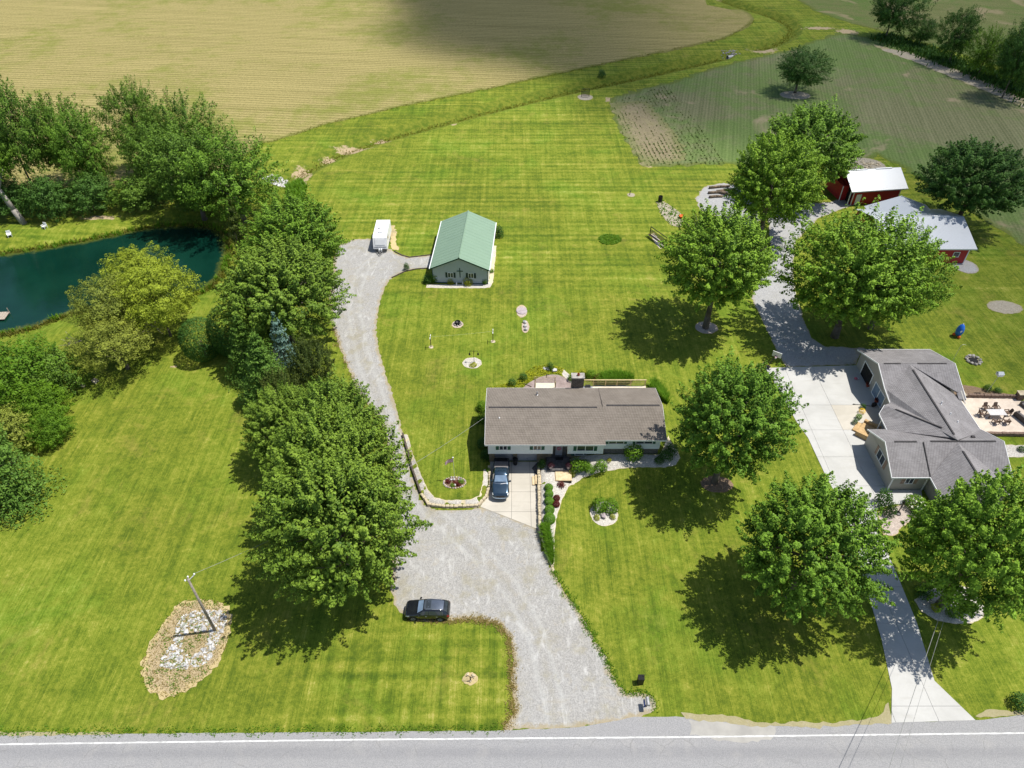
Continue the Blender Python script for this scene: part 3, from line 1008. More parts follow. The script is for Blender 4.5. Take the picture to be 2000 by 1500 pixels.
slabs(d2, D2LOW, [34.3, 38.2, 42.2], [28.4, 32.5, 36.6, 40.7, 44.8, 49.5, 54.2, 58.8, 63.4, 68.0], 'conc2', .014, .045, .014)
D2UP = [G(*p) for p in [(1672, 712), (1535, 717), (1520, 690), (1498, 645), (1468, 582), (1480, 545), (1500, 520), (1505, 480), (1500, 430), (1520, 400), (1620, 395), (1665, 380), (1672, 398),
                        (1600, 425), (1555, 470), (1548, 520), (1552, 565), (1570, 625), (1585, 660), (1612, 677), (1690, 680), (1680, 690)]]
sheet("grey_gravel_drive", D2UP, 'gravel2', .016, .12, .4, 1.2, seed=14)
LOGPAD = smooth_poly([G(*p) for p in [(1360, 385), (1375, 365), (1405, 357), (1440, 360), (1470, 390), (1490, 440), (1440, 440), (1390, 420), (1362, 405)]], 1)
sheet("stony_pad", LOGPAD, 'gravel2', .012, .25, .4, 1.0, seed=15)

# beds
BED_R = [GT(*p) for p in [(1054, 918), (1054, 1034), (1064, 1068), (1080, 1114), (1084, 1090), (1082, 1050), (1088, 1010), (1098, 975), (1112, 950), (1140, 932), (1180, 921), (1230, 914),
                          (1270, 912), (1300, 914), (1320, 908), (1328, 895), (1322, 878), (1310, 862), (1306, 850), (1298, 870)]] + [(17.8, 57.8), (10.9, 57.8), (4.0, 58.0)]
BED_R = [p for p in BED_R]
bed_r = sheet("white_stone_bed", BED_R, 'bedstone', .035, .06, .3, .5, seed=16)
BED_W = [GT(*p) for p in [(784, 848), (794, 885), (804, 920), (820, 965), (836, 986), (870, 991), (932, 989), (948, 972), (955, 948), (955, 918), (944, 918), (943, 945), (936, 968), (918, 976), (872, 977), (848, 972), (835, 955), (820, 922), (806, 885), (797, 850)]]
sheet("white_stone_border", BED_W, 'bedstone', .035, .05, .3, .5, seed=17)
for nm, (u, v), (ru, rv), mt, sd in [("round_stone_bed", (1180, 1003), (28, 24), 'bedstone', 18), ("feeder_stone_bed", (922, 709), (19, 10.5), 'bedstone', 19),
                                     ("pebble_circle", (1019, 608), (10.5, 12), 'pebble', 20), ("pebble_oval", (1026, 638), (7.5, 12), 'pebble', 21),
                                     ("fire_pit_gravel", (894, 634), (11.5, 7), 'pebble', 22), ("mulch_ring", (1380, 640), (22, 12), 'pebble', 23),
                                     ("mulch_ring", (1400, 946), (32, 16), 'mulch', 24), ("flag_bed_soil", (888, 943), (20.5, 10.5), 'mulch', 25),
                                     ("post_gravel", (1233, 381), (8, 4), 'dirt', 26), ("swing_gravel", (1143, 190), (15, 6), 'dirt', 27),
                                     ("dead_grass_patch", (918, 1326), (15, 13), 'straw', 28), ("barn_gravel", (1885, 520), (24, 14), 'gravel2', 29),
                                     ("fire_ring_soil", (1901, 704), (14, 9), 'dirt', 30), ("rubble_soil", (1690, 322), (38, 14), 'dirt', 31),
                                     ("stony_lawn_patch", (1962, 600), (34, 13), 'dirt', 32), ("mulch_ring", (1553, 186), (30, 8), 'dirt', 33)]:
    c = GT(u, v)
    rx = abs(GT(u + ru, v)[0] - c[0])
    ry = abs(GT(u, v - rv)[1] - c[1])
    sheet(nm, [(c[0] + rx * math.cos(a), c[1] + ry * math.sin(a)) for a in np.linspace(0, 2 * math.pi, 25)[:-1]], mt, .03, .07, .3, .6, seed=sd)
GARDEN = [G(*p) for p in [(1281, 396), (1293, 391), (1308, 400), (1325, 413), (1336, 428), (1330, 445), (1310, 440), (1292, 420)]]
sheet("garden_soil", GARDEN, 'dirt', .03, .15, .4, .8, seed=34)
CURVED = [G(*p) for p in [(1785, 1172), (1800, 1195), (1830, 1212), (1865, 1219), (1900, 1218), (1922, 1205), (1925, 1185), (1915, 1170), (1900, 1150), (1860, 1140), (1820, 1150), (1795, 1165)]]
sheet("curved_stone_bed", CURVED, 'bedstone', .03, .06, .3, .6, seed=35)
BARNBED = [G(*p) for p in [(833, 556), (832, 562), (880, 563), (940, 563), (957, 562), (963, 552), (966, 520), (970, 480), (964, 480), (958, 515), (955, 550), (900, 555)]]
sheet("barn_stone_bed", BARNBED, 'bedstone', .03, .06, .3, .6, seed=36)
STRAW = smooth_poly([G(*p) for p in [(275, 1330), (276, 1290), (312, 1225), (345, 1180), (375, 1172), (430, 1172), (452, 1198), (450, 1240), (440, 1275), (400, 1325), (350, 1362), (310, 1366)]], 1)
sheet("dry_grass_patch", STRAW, 'straw', .025, .25, .35, .7, seed=37)
ENTRY = [G(*p) for p in [(1715, 1000), (1760, 985), (1800, 988), (1792, 1012), (1775, 1020), (1760, 1030), (1748, 1048), (1725, 1045)]]
sheet("entry_path", ENTRY, 'pebble', .03, .08, .3, .6, seed=38)
WORN = [G(*p) for p in [(762, 440), (772, 440), (774, 470), (778, 488), (770, 488), (762, 478)]]
sheet("worn_grass_strip", WORN, 'straw', .012, .25, .4, .8, seed=39)

# ------------------------------------------------------------------ foliage builders
def unit(v):
    return v / np.maximum(np.linalg.norm(v, axis=-1, keepdims=True), 1e-9)


def leaf_quads(C, N, size, aspect=.62, r=None):
    """diamond shaped leaf sprays at C facing N"""
    r = r or rng
    n = len(C)
    t = unit(np.cross(N, r.normal(size=(n, 3))))
    b = np.cross(N, t)
    L = (size * r.uniform(.65, 1.4, n))[:, None]
    W = L * aspect
    bend = N * L * r.uniform(-.18, .28, n)[:, None]
    V = np.stack([C - t * L * .5, C + b * W * .5 + bend * .5, C + t * L * .5 - bend * .2, C - b * W * .5 + bend * .5], 1).reshape(-1, 3)
    F = np.arange(4 * n, dtype=np.int32).reshape(-1, 4)
    return V, F


def fib(n):
    i = np.arange(n) + .5
    z = 1 - 2 * i / n
    th = math.pi * (1 + 5 ** .5) * i
    q = np.sqrt(1 - z * z)
    return np.stack([q * np.cos(th), q * np.sin(th), z], 1)


def crown_mesh(name, mat, seed, ncl=560, nl=100, leaf=.038, low=-.72, upsweep=.40, tuft=(.155, .060), bumps=.13, gaps=.13, inner=True, droop=0.0, jit=.22, flat=1.0):
    r = np.random.default_rng(seed)
    D = fib(ncl)
    D = unit(D + r.normal(size=D.shape) * jit * .5)
    D = D[(D[:, 2] > low) & (r.random(len(D)) > gaps)]
    k = unit(r.normal(size=(7, 3)))
    lob = sum(np.maximum(D @ k[i], 0) ** 3 * (1 if i % 2 else -.8) for i in range(7))
    env = 1 - .07 + bumps * lob + r.normal(size=len(D)) * .05
    env *= np.where(D[:, 2] < -.2, 1 - .18 * (-.2 - D[:, 2]), 1)
    cen = D * (env * r.uniform(.76, .99, len(D)))[:, None]
    ax = unit(D + np.array([0, 0, upsweep - droop]) + r.normal(size=D.shape) * .28)
    ks = r.uniform(.75, 1.35, len(D))
    cn = np.full(len(D), nl)
    if inner:
        ni_ = max(70, ncl // 4)
        Di = unit(fib(ni_) + r.normal(size=(ni_, 3)) * .2)
        Di = Di[Di[:, 2] > low - .1]
        cen = np.vstack([cen, Di * r.uniform(.45, .66, len(Di))[:, None]])
        ax = np.vstack([ax, unit(Di + np.array([0, 0, upsweep]))])
        ks = np.append(ks, r.uniform(1.4, 2.2, len(Di)))
        cn = np.append(cn, np.full(len(Di), int(nl * .7)))
    idx = np.repeat(np.arange(len(cen)), cn)
    n = len(idx)
    a = ax[idx]
    u = unit(np.cross(a, r.normal(size=(n, 3))))
    rad = r.random(n) ** .5
    along = r.uniform(-1, 1, n)
    prof = np.sqrt(np.clip(1 - along ** 2, 0, 1)) * (1 - .45 * along)
    off = a * (along * tuft[0] * ks[idx])[:, None] + u * (rad * prof * tuft[1] * ks[idx])[:, None]
    off[:, 2] *= flat
    C = cen[idx] + off
    N = unit(u * (rad * .75)[:, None] + a * .55 + unit(cen)[idx] * .35 + np.array([0, 0, .35]) + r.normal(size=(n, 3)) * .42)
    V, F = leaf_quads(C, N, leaf, .62, r)
    tint = np.clip(r.normal(.5, .16, len(cen))[idx] + r.normal(0, .17, n) + .30 * along, 0, 1)  # tips lighter, bases darker: young leaves, and gap shade put into the tint
    return np_mesh(name, V, F, M[mat], {"tint": np.repeat(tint, 4)})


def conifer_mesh(name, mat, seed, tiers=15, leaf=.05, n_per=520, rad=1.0, droop=.25, ragged=.2):
    """unit cone (z from -1 to 1) of whorled boughs"""
    r = np.random.default_rng(seed)
    Cs, Ns, Ts = [], [], []
    for i in range(tiers):
        f = i / (tiers - 1)
        z0 = -.95 + 1.85 * f
        R = rad * ((1 - f) ** .8 * .98 + .03)
        nb = max(5, int(13 * (1 - f) + 5))
        for b in range(nb):
            an = 2 * math.pi * (b + r.random() * .8) / nb + i * .7
            Lb = R * r.uniform(1 - ragged * 1.6, 1 + ragged * .4)
            m = max(8, int(n_per * (.25 + Lb) / nb))
            s = r.random(m) ** .65
            wdt = (.05 + .16 * s * (1.15 - s)) * (.5 + Lb)
            lat = r.normal(size=m) * wdt
            x = s * Lb
            zz = z0 - droop * s * s * Lb * .6 + .10 * s ** 3 + r.normal(size=m) * .02
            ca, sa = math.cos(an), math.sin(an)
            Cs.append(np.stack([x * ca - lat * sa, x * sa + lat * ca, zz], 1))
            Ns.append(unit(np.stack([np.full(m, ca * .45), np.full(m, sa * .45), np.full(m, .8)], 1) + r.normal(size=(m, 3)) * .4))
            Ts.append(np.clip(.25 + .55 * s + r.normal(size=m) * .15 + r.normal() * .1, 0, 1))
    C, N, T = np.vstack(Cs), np.vstack(Ns), np.concatenate(Ts)
    V, F = leaf_quads(C, N, leaf, .5, r)
    return np_mesh(name, V, F, M[mat], {"tint": np.repeat(T, 4)})


def ball_mesh(name, mat, seed, n=1500, leaf=.12, rough=.08, low=-.55, shell=.25, flower=None):
    r = np.random.default_rng(seed)
    D = unit(fib(n) + r.normal(size=(n, 3)) * .08)
    D = D[D[:, 2] > low]
    k = unit(r.normal(size=(9, 3)))
    lob = sum(np.maximum(D @ k[i], 0) ** 4 * (1 if i % 2 else -1) for i in range(9))
    rr_ = 1 - shell * r.random(len(D)) ** 2 + rough * lob + r.normal(size=len(D)) * rough * .4
    C = D * rr_[:, None]
    N = unit(D + np.array([0, 0, .35]) + r.normal(size=D.shape) * .45)
    V, F = leaf_quads(C, N, leaf, .65, r)
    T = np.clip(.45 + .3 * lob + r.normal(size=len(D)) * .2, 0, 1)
    return np_mesh(name, V, F, M[mat], {"tint": np.repeat(T, 4)})


def blade_mesh(name, mat, pts, h, w, seed=1, lean=.5, zfun=None, tmul=1.0):
    """blades of grass, each a bent strip of two faces, joined"""
    r = np.random.default_rng(seed)
    P = np.asarray(pts, float)
    n = len(P)
    z = terrain(P) if zfun is None else np.full(n, zfun)
    an = r.uniform(0, 6.283, n)
    d = np.stack([np.cos(an), np.sin(an)], 1)
    s = np.stack([-d[:, 1], d[:, 0]], 1)
    H = h * r.uniform(.55, 1.25, n)
    W = w * r.uniform(.6, 1.3, n)
    ln = lean * r.uniform(.2, 1, n) * H
    V = np.zeros((n, 5, 3))
    for j, (t, wk) in enumerate(((0, 1), (.55, .85))):
        c = P + d * (ln * t * t)[:, None]
        V[:, 2 * j, :2] = c - s * (W * wk * .5)[:, None]
        V[:, 2 * j + 1, :2] = c + s * (W * wk * .5)[:, None]
        V[:, 2 * j, 2] = V[:, 2 * j + 1, 2] = z + H * t
    V[:, 4, :2] = P + d * ln[:, None]
    V[:, 4, 2] = z + H * .95
    b = np.arange(n)[:, None] * 5
    F = np.vstack([b + [0, 1, 3], b + [0, 3, 2], b + [2, 3, 4]]).astype(np.int32)
    T = np.clip(r.normal(.5, .22, n) * tmul, 0, 1)
    return np_mesh(name, V.reshape(-1, 3), F, M[mat], {"tint": np.repeat(T, 5)})


def trunk_mesh(name, mat, seed, limbs=7, reach=.75, r0=.05, lean=(0, 0), split=.35):
    """unit trunk: z 0..1 is ground to crown centre"""
    r = random.Random(seed)
    b = MB()
    pts = [(0, 0, -.02), (lean[0] * .2, lean[1] * .2, .2), (lean[0] * .55, lean[1] * .55, split + .12), (lean[0], lean[1], 1.0)]
    b.path(pts, [r0 * 1.35, r0, r0 * .75, r0 * .35], 7)
    for i in range(limbs):
        a = 6.283 * (i + r.random() * .6) / limbs
        t = r.uniform(split, .8)
        x0, y0 = lean[0] * t, lean[1] * t
        rd = reach * r.uniform(.6, 1)
        zz = t + r.uniform(.25, .75)
        p1 = (x0 + rd * .5 * math.cos(a), y0 + rd * .5 * math.sin(a), t + (zz - t) * .6)
        p2 = (x0 + rd * math.cos(a + .2), y0 + rd * math.sin(a + .2), zz)
        b.path([(x0, y0, t), p1, p2], [r0 * .45, r0 * .27, r0 * .08], 5)
        for q in range(2):
            a2 = a + r.uniform(-.9, .9)
            b.path([p1, (p1[0] + rd * .35 * math.cos(a2), p1[1] + rd * .35 * math.sin(a2), p1[2] + r.uniform(.1, .4))], [r0 * .2, r0 * .06], 4)
    o = b.build(name, mat, None, True)
    me = o.data
    bpy.data.objects.remove(o)
    return me


PROTO = {}
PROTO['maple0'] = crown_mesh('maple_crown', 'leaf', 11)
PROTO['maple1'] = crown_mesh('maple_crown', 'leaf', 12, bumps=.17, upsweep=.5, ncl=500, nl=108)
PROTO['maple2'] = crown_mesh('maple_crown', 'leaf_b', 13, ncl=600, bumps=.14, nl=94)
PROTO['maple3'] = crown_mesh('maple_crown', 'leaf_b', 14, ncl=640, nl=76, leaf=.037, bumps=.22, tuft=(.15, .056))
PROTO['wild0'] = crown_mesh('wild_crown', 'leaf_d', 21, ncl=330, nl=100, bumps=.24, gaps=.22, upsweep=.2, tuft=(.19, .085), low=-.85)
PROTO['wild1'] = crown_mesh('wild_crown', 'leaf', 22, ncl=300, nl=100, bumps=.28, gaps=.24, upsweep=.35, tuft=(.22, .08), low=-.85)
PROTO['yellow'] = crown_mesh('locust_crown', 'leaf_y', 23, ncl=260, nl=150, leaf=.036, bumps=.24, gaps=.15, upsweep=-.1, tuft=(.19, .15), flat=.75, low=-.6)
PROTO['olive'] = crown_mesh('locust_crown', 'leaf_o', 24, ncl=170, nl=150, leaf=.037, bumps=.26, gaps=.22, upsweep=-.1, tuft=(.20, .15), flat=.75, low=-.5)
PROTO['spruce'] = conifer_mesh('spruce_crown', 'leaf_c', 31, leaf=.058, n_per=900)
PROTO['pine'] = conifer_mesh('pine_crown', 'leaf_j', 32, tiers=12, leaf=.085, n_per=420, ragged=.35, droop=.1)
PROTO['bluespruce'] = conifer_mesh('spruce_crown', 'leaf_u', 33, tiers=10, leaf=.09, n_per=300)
PROTO['juniper'] = crown_mesh('juniper_crown', 'leaf_j', 34, ncl=160, nl=90, leaf=.05, upsweep=1.2, tuft=(.26, .09), low=-.9)
PROTO['yew'] = ball_mesh('clipped_crown', 'leaf_d', 35, 9000, .06, .05, -.9, .10)
PROTO['hedge'] = crown_mesh('bush_crown', 'leaf_g', 36, ncl=150, nl=90, leaf=.055, upsweep=.3, tuft=(.22, .16), low=-.6, bumps=.2)
PROTO['bush'] = crown_mesh('bush_crown', 'leaf', 37, ncl=130, nl=90, leaf=.06, upsweep=.3, tuft=(.24, .17), low=-.6, bumps=.22)
PROTO['shrub'] = ball_mesh('shrub_crown', 'leaf_g', 41, 900, .20, .16, -.5, .45)
PROTO['ball'] = ball_mesh('clipped_crown', 'leaf_ball', 42, 5200, .11, .04, -.6, .12)
PROTO['redball'] = ball_mesh('clipped_crown', 'leaf_r', 43, 3200, .14, .06, -.6, .2)
PROTO['redshrub'] = ball_mesh('shrub_crown', 'leaf_r', 44, 380, .28, .25, -.5, .6)
PROTO['lime'] = ball_mesh('shrub_crown', 'leaf_l', 45, 700, .2, .15, -.5, .4)
PROTO['darkshrub'] = ball_mesh('shrub_crown', 'leaf_d', 46, 1000, .17, .2, -.6, .5)
PROTO['hydrangea'] = ball_mesh('shrub_crown', 'leaf_g', 47, 1200, .17, .15, -.6, .4)
PROTO['mum'] = ball_mesh('blossom_head', 'mum', 48, 500, .2, .05, -.4, .15)
PROTO['blooms'] = ball_mesh('blossom_head', 'flower', 49, 60, .30, .1, .0, .05)
TR = {k: trunk_mesh('trunk', 'bark', i, **kw) for i, (k, kw) in enumerate({'a': {}, 'b': dict(limbs=9, reach=.85), 'thin': dict(limbs=6, r0=.03, reach=.6),
                                                                            'lean': dict(limbs=6, r0=.045, lean=(-.75, .1), split=.55)}.items())}
TR['stem'] = trunk_mesh('trunk', 'bark', 50, limbs=4, r0=.05, reach=.4, split=.2)
TR['pale'] = trunk_mesh('trunk', 'paleb', 51, limbs=6, r0=.05, lean=(-.5, .05), split=.6, reach=.6)


def plant(name, kind, x, y, zc, R, b, label, cat, group=None, rz=None, trunk=None, tlean=(0, 0), mat=None):
    z = TH(x, y)
    t = empty(name, (x, y, z), 0, label, cat, group)
    c = bpy.data.objects.new('crown' if trunk else 'foliage', PROTO[kind])
    link(c, t)
    c.location = (tlean[0], tlean[1], zc)
    c.scale = (R, R, b)
    c.rotation_euler = (0, 0, random.uniform(0, 6.28) if rz is None else rz)
    if mat:
        c.material_slots[0].link = 'OBJECT'
        c.material_slots[0].material = M[mat]
    if trunk:
        k = bpy.data.objects.new('trunk', TR[trunk])
        link(k, t)
        k.scale = (R, R, zc)
        k.rotation_euler = (0, 0, 0 if trunk in ('lean', 'pale') else random.uniform(0, 6.28))
    return t


TREES = [
    # name kind x y zc R b label trunk
    ('maple_tree', 'maple2', 29.0, 84.8, 11.4, 8.2, 7.2, "tall bright green maple over a tan mulch ring left of the grey driveway", 'a', 1.0),
    ('maple_tree', 'maple0', 24.0, 54.8, 10.6, 6.5, 7.1, "maple in a brown mulch ring at the right end of the brown roofed house", 'a', 2.1),
    ('maple_tree', 'maple1', 28.2, 39.4, 9.2, 6.7, 6.9, "dark green maple left of the narrow concrete drive, nearest the road", 'b', .4),
    ('maple_tree', 'maple2', 43.4, 38.6, 10.2, 6.5, 8.0, "bright maple standing over the curved stone bed right of the concrete drive", 'b', 3.0),
    ('maple_tree', 'maple3', 47.6, 82.6, 10.4, 9.6, 8.6, "broad spreading maple in front of the larger red barn", 'b', 5.0),
    ('maple_tree', 'maple3', 53.6, 84.6, 9.4, 6.8, 7.2, "maple with its crown merged into the right side of the broad one by the barn", 'b', 1.7),
    ('maple_tree', 'maple2', 44.0, 111.7, 10.2, 8.0, 8.0, "upright maple with bare grey trunk beside the gravel turnaround", 'a', 4.0),
    ('maple_tree', 'maple0', 55.4, 127.5, 9.5, 9.6, 7.7, "rounded maple behind the upright one, left of the small red barn", 'a', .9),
    ('dark_tree', 'maple1', 80.6, 115.3, 8.7, 8.8, 7.2, "shaded dark green tree at the right edge behind the larger red barn", 'b', 2.6, 'leaf_d'),  # maple leaves in a darker tone, painting in the cloud's shade
    ('field_tree', 'wild0', 71.0, 181.3, 5.7, 6.1, 5.2, "lone dark round tree standing in the row crop field", 'stem', 1.1),
    ('field_edge_tree', 'wild0', 111.2, 226.2, 8.2, 7.2, 8.2, "tall dark tree at the left end of the far field hedgerow", 'thin', .3),
    ('field_edge_tree', 'wild0', 117.8, 218.5, 3.9, 3.8, 4.0, "low dark tree second from the left in the far field hedgerow", 'stem', 2.2),
    ('field_edge_tree', 'wild0', 119.6, 203.5, 7.4, 5.0, 7.2, "pointed dark tree in the middle of the far field hedgerow", 'thin', 4.1),
    ('field_edge_tree', 'wild1', 122.4, 193.0, 6.2, 4.6, 6.0, "lighter green bushy tree between the pointed and tallest hedgerow trees", 'thin', 5.2),
    ('field_edge_tree', 'wild0', 121.2, 178.0, 9.6, 5.6, 8.6, "tallest dark hedgerow tree cut by the right edge of the view", 'thin', .2),
    ('field_edge_tree', 'wild1', 128.5, 186.0, 8.5, 6.6, 8.0, "leafy hedgerow tree behind the tallest one at the right edge", 'thin', 3.3),
    ('maple_tree', 'maple0', -16.6, 41.2, 9.8, 7.5, 8.2, "large maple left of the gravel driveway, above the parked dark car", 'b', .2, 'leaf_o2'),
    ('maple_tree', 'maple1', -18.6, 49.4, 8.6, 7.0, 7.4, "maple between the large one by the parked car and its slimmer neighbours behind", 'b', 2.8, 'leaf_o2'),
    ('maple_tree', 'maple0', -20.2, 56.8, 7.4, 5.6, 5.8, "medium maple leaning over the driveway edge opposite the timber border", 'a', 4.4, 'leaf_o2'),
    ('maple_tree', 'maple1', -26.6, 58.4, 6.0, 4.9, 4.8, "smallest maple of the driveway row, on its lawn side", 'a', 1.3, 'leaf_o2'),
    ('maple_tree', 'maple1', -32.0, 81.4, 8.9, 8.3, 7.4, "broad dark maple between the pond and the bend of the gravel driveway", 'b', .7, 'leaf_o2'),
    ('maple_tree', 'maple0', -33.6, 96.0, 8.4, 7.6, 6.8, "maple behind the broad dark one, nearest the parked camper", 'b', 3.9),
    ('pine_tree', 'pine', -42.2, 97.2, 7.2, 3.4, 7.4, "brownish pine at the pond corner beside the tall maples", 'thin', 1.0),
    ('spruce_tree', 'spruce', -31.8, 69.0, 5.4, 4.9, 5.8, "blue green spruce in the evergreen row beside the driveway", 'thin', 2.0),
    ('blue_spruce', 'bluespruce', -30.2, 72.6, 6.2, 2.9, 5.6, "small silvery blue spruce tip rising behind the blue green spruce", 'thin', .5),
    ('juniper_tree', 'juniper', -26.4, 70.6, 4.4, 3.2, 4.6, "dark olive juniper in the evergreen row, on its driveway side", 'thin', 0.1),
    ('juniper_tree', 'juniper', -28.6, 64.8, 4.0, 2.9, 4.2, "dark juniper behind the small maples at the driveway bend", 'thin', 2.4),
    ('spruce_tree', 'spruce', -35.6, 74.0, 5.0, 4.2, 5.4, "green spruce behind the blue one, near the round yew", 'thin', 3.4),
    ('yew_bush', 'yew', -43.6, 78.0, 3.1, 2.9, 3.3, "rounded dark green yew on the lawn below the yellow green trees", 'stem', 0),
    ('yew_bush', 'yew', -39.6, 78.6, 4.0, 2.8, 4.2, "taller dark yew between the rounded one and the evergreen row", 'stem', 1),
    ('locust_tree', 'yellow', -50.4, 82.8, 7.2, 5.7, 5.4, "brightest yellow green tree on the near bank of the pond", 'thin', 1.2),
    ('locust_tree', 'yellow', -57.0, 91.0, 6.0, 5.0, 4.6, "yellow green tree whose crown hides the middle of the pond", 'thin', 3.2),
    ('locust_tree', 'olive', -56.2, 80.4, 6.6, 5.2, 4.6, "thin crowned olive tree with its limbs showing on the near pond bank", 'b', 4.6),
    ('locust_tree', 'olive', -53.8, 75.4, 5.0, 5.2, 3.6, "low olive tree with dead branches, nearest the front lawn", 'b', .8),
    ('wild_tree', 'wild1', -49.0, 116.6, 8.8, 8.0, 8.2, "leafy tree at the right end of the wood on the far bank of the pond", 'b', .4),
    ('wild_tree', 'wild0', -57.0, 118.5, 9.4, 8.2, 8.6, "dense dark tree second from the right in the wood on the far bank", 'b', 2.0, 'leaf_w'),
    ('wild_tree', 'wild1', -62.5, 131.5, 9.6, 7.0, 8.0, "tall tree at the back of the wood, in front of the dry field", 'b', 3.0, 'leaf_w'),
    ('wild_tree', 'wild0', -73.5, 137.5, 10.2, 5.6, 8.2, "tallest narrow tree at the back left of the clump on the far bank", 'thin', 5.0, 'leaf_w'),
    ('wild_tree', 'wild1', -80.0, 127.0, 9.0, 5.4, 8.0, "slim light green tree in the middle of the wood on the far bank", 'thin', 1.0),
    ('wild_tree', 'wild1', -90.0, 124.0, 14.0, 6.4, 10.5, "very tall loose tree at the left edge of the view beyond the pond", 'thin', 2.0, 'leaf_w'),
    ('wild_tree', 'wild0', -99.0, 128.0, 11.0, 7.0, 10.0, "dark tree cut by the left edge of the view behind the pond", 'thin', 4.0, 'leaf_w'),
    ('wild_tree', 'wild0', -67.0, 127.5, 8.0, 6.0, 7.2, "middle sized dark tree filling the wood between the slim and the dense one", 'thin', 2.5, 'leaf_w'),
    ('wild_tree', 'wild0', -86.5, 131.0, 9.5, 6.4, 8.6, "dark tree behind the very tall loose one at the left", 'thin', 1.5, 'leaf_w'),
    ('bush', 'bush', -69.5, 122.5, 3.0, 5.0, 3.6, "dark bush under the wood at the middle of the far bank", 'stem', 1, 'leaf_w'),
    ('bush', 'bush', -78.0, 121.5, 3.2, 4.6, 4.0, "dark bush left of the middle one under the wood on the far bank", 'stem', 2, 'leaf_d'),
    ('bush', 'bush', -85.0, 119.0, 3.6, 4.4, 4.4, "dark bush beside the pale leaning trunk on the far bank", 'stem', 3, 'leaf_d'),
    ('bush', 'hedge', -59.0, 122.0, 3.0, 4.5, 4.0, "shrubby growth between the trunks at the right of the wood", 'stem', 4, 'leaf_w'),
    ('bush', 'hedge', -93.0, 120.0, 3.2, 4.4, 4.0, "leafy bush at the left edge under the wood beyond the pond", 'stem', 4, 'leaf_d'),
    ('bush', 'hedge', -64.5, 69.6, 4.0, 5.4, 4.6, "big light green bush at the left edge above the lawn", 'stem', 0),
    ('bush', 'bush', -61.0, 70.8, 3.0, 3.8, 3.9, "dark leaved bush on the lawn side of the big light green one", 'stem', 1, 'leaf_w'),
    ('bush', 'hedge', -60.0, 65.4, 2.4, 3.5, 3.0, "bright green bush in the middle of the left hedge row", 'stem', 2),
    ('bush', 'hedge', -57.2, 61.8, 1.9, 2.7, 2.4, "lowest bright green bush where the left hedge row meets the lawn", 'stem', 3),
    ('bush', 'bush', -62.0, 61.2, 2.4, 3.6, 2.8, "reddish tinged bush behind the spruce at the left edge", 'stem', 3, 'leaf_o'),
    ('spruce_tree', 'spruce', -57.0, 52.2, 6.6, 5.4, 7.2, "wide spruce cut by the left edge of the view, shading the lawn", 'thin', 1.4),
    ('spruce_tree', 'spruce', -63.5, 58.0, 6.0, 5.0, 6.6, "spruce behind the wide one at the left edge", 'thin', 2.9),
]
M['leaf_w'] = mat_leaf("wild_wood_leaf", (.034, .085, .011), (.150, .260, .034))
M['leaf_o2'] = mat_leaf("olive_maple_leaf", (.042, .095, .011), (.205, .315, .040))
for t in TREES:
    nm, kd, x, y, zc, R, b, lab, tr, rz = t[:10]
    grp = {'field_edge_tree': 'hedgerow trees beyond the row crop field', 'wild_tree': 'trees in the wood on the far bank of the pond'}.get(nm)
    plant(nm, kd, x, y, zc, R, b, lab, 'bush' if 'bush' in nm else 'tree', grp, rz, tr, mat=t[10] if len(t) > 10 else None)

# tall pale trunk leaning beyond the pond
x, y = G(47, 436)
t = empty('leaning_tree', (x, y, TH(x, y)), 0, "tree with a thick pale leaning trunk beyond the left end of the pond", 'tree')
b = MB()
b.path([(0, 0, -.3), (-.9, .3, 2.6), (-2.2, 1.0, 6.0), (-3.4, 1.6, 10.5)], [.62, .5, .42, .25], 8)
b.path([(-2.2, 1.0, 6.0), (-.6, 2.2, 9.5)], [.25, .1], 6)
b.build('trunk', 'paleb', t, True)
c = bpy.data.objects.new('crown', PROTO['wild1'])
link(c, t)
c.location = (-3.4, 2.0, 12.5)
c.scale = (4.6, 4.6, 6.0)
M['leaf_pale'] = M['leaf_o']

# field and ditch plants seen one by one
for (u, v, R, lab) in [(1175, 158, 1.1, "dark bush growing in the drainage ditch"), (1988, 1376, .9, "small dark shrub by the road at the right edge")]:
    x, y = GT(u, v)
    plant('shrub', 'darkshrub', x, y, R * .7, R, R, lab, 'shrub')

# ------------------------------------------------------------------ building helpers
def window(parent, wall, a0, a1, z0, z1, p, n=2, frame='white', glass='glass', proud=.05, fw=.07, name='window', bars=0):
    """window in a wall; wall 'x-' faces -X at x=p (runs along y), 'y-' faces -Y at y=p (runs along x), 'x+' faces +X"""
    def bx(mb, s0, s1, t0, t1, d0, d1):
        if wall == 'y-':
            mb.box(s0, s1, p - d1, p - d0, t0, t1)
        elif wall == 'x-':
            mb.box(p - d1, p - d0, s0, s1, t0, t1)
        else:
            mb.box(p + d0, p + d1, s0, s1, t0, t1)
    f = MB()
    bx(f, a0 - fw, a1 + fw, z1, z1 + fw, 0, proud)
    bx(f, a0 - fw, a1 + fw, z0 - fw, z0, 0, proud + .03)
    bx(f, a0 - fw, a0, z0, z1, 0, proud)
    bx(f, a1, a1 + fw, z0, z1, 0, proud)
    w = (a1 - a0) / n
    for i in range(1, n):
        bx(f, a0 + w * i - fw * .5, a0 + w * i + fw * .5, z0, z1, 0, proud)
    fo = f.build(name, frame, parent)
    for i in range(n):
        g = MB()
        s0 = a0 + w * i + (fw * .5 if i else 0)
        s1 = a0 + w * (i + 1) - (fw * .5 if i < n - 1 else 0)
        bx(g, s0, s1, z0, z1, 0, .02)
        g.build('pane', glass, fo)
    return fo


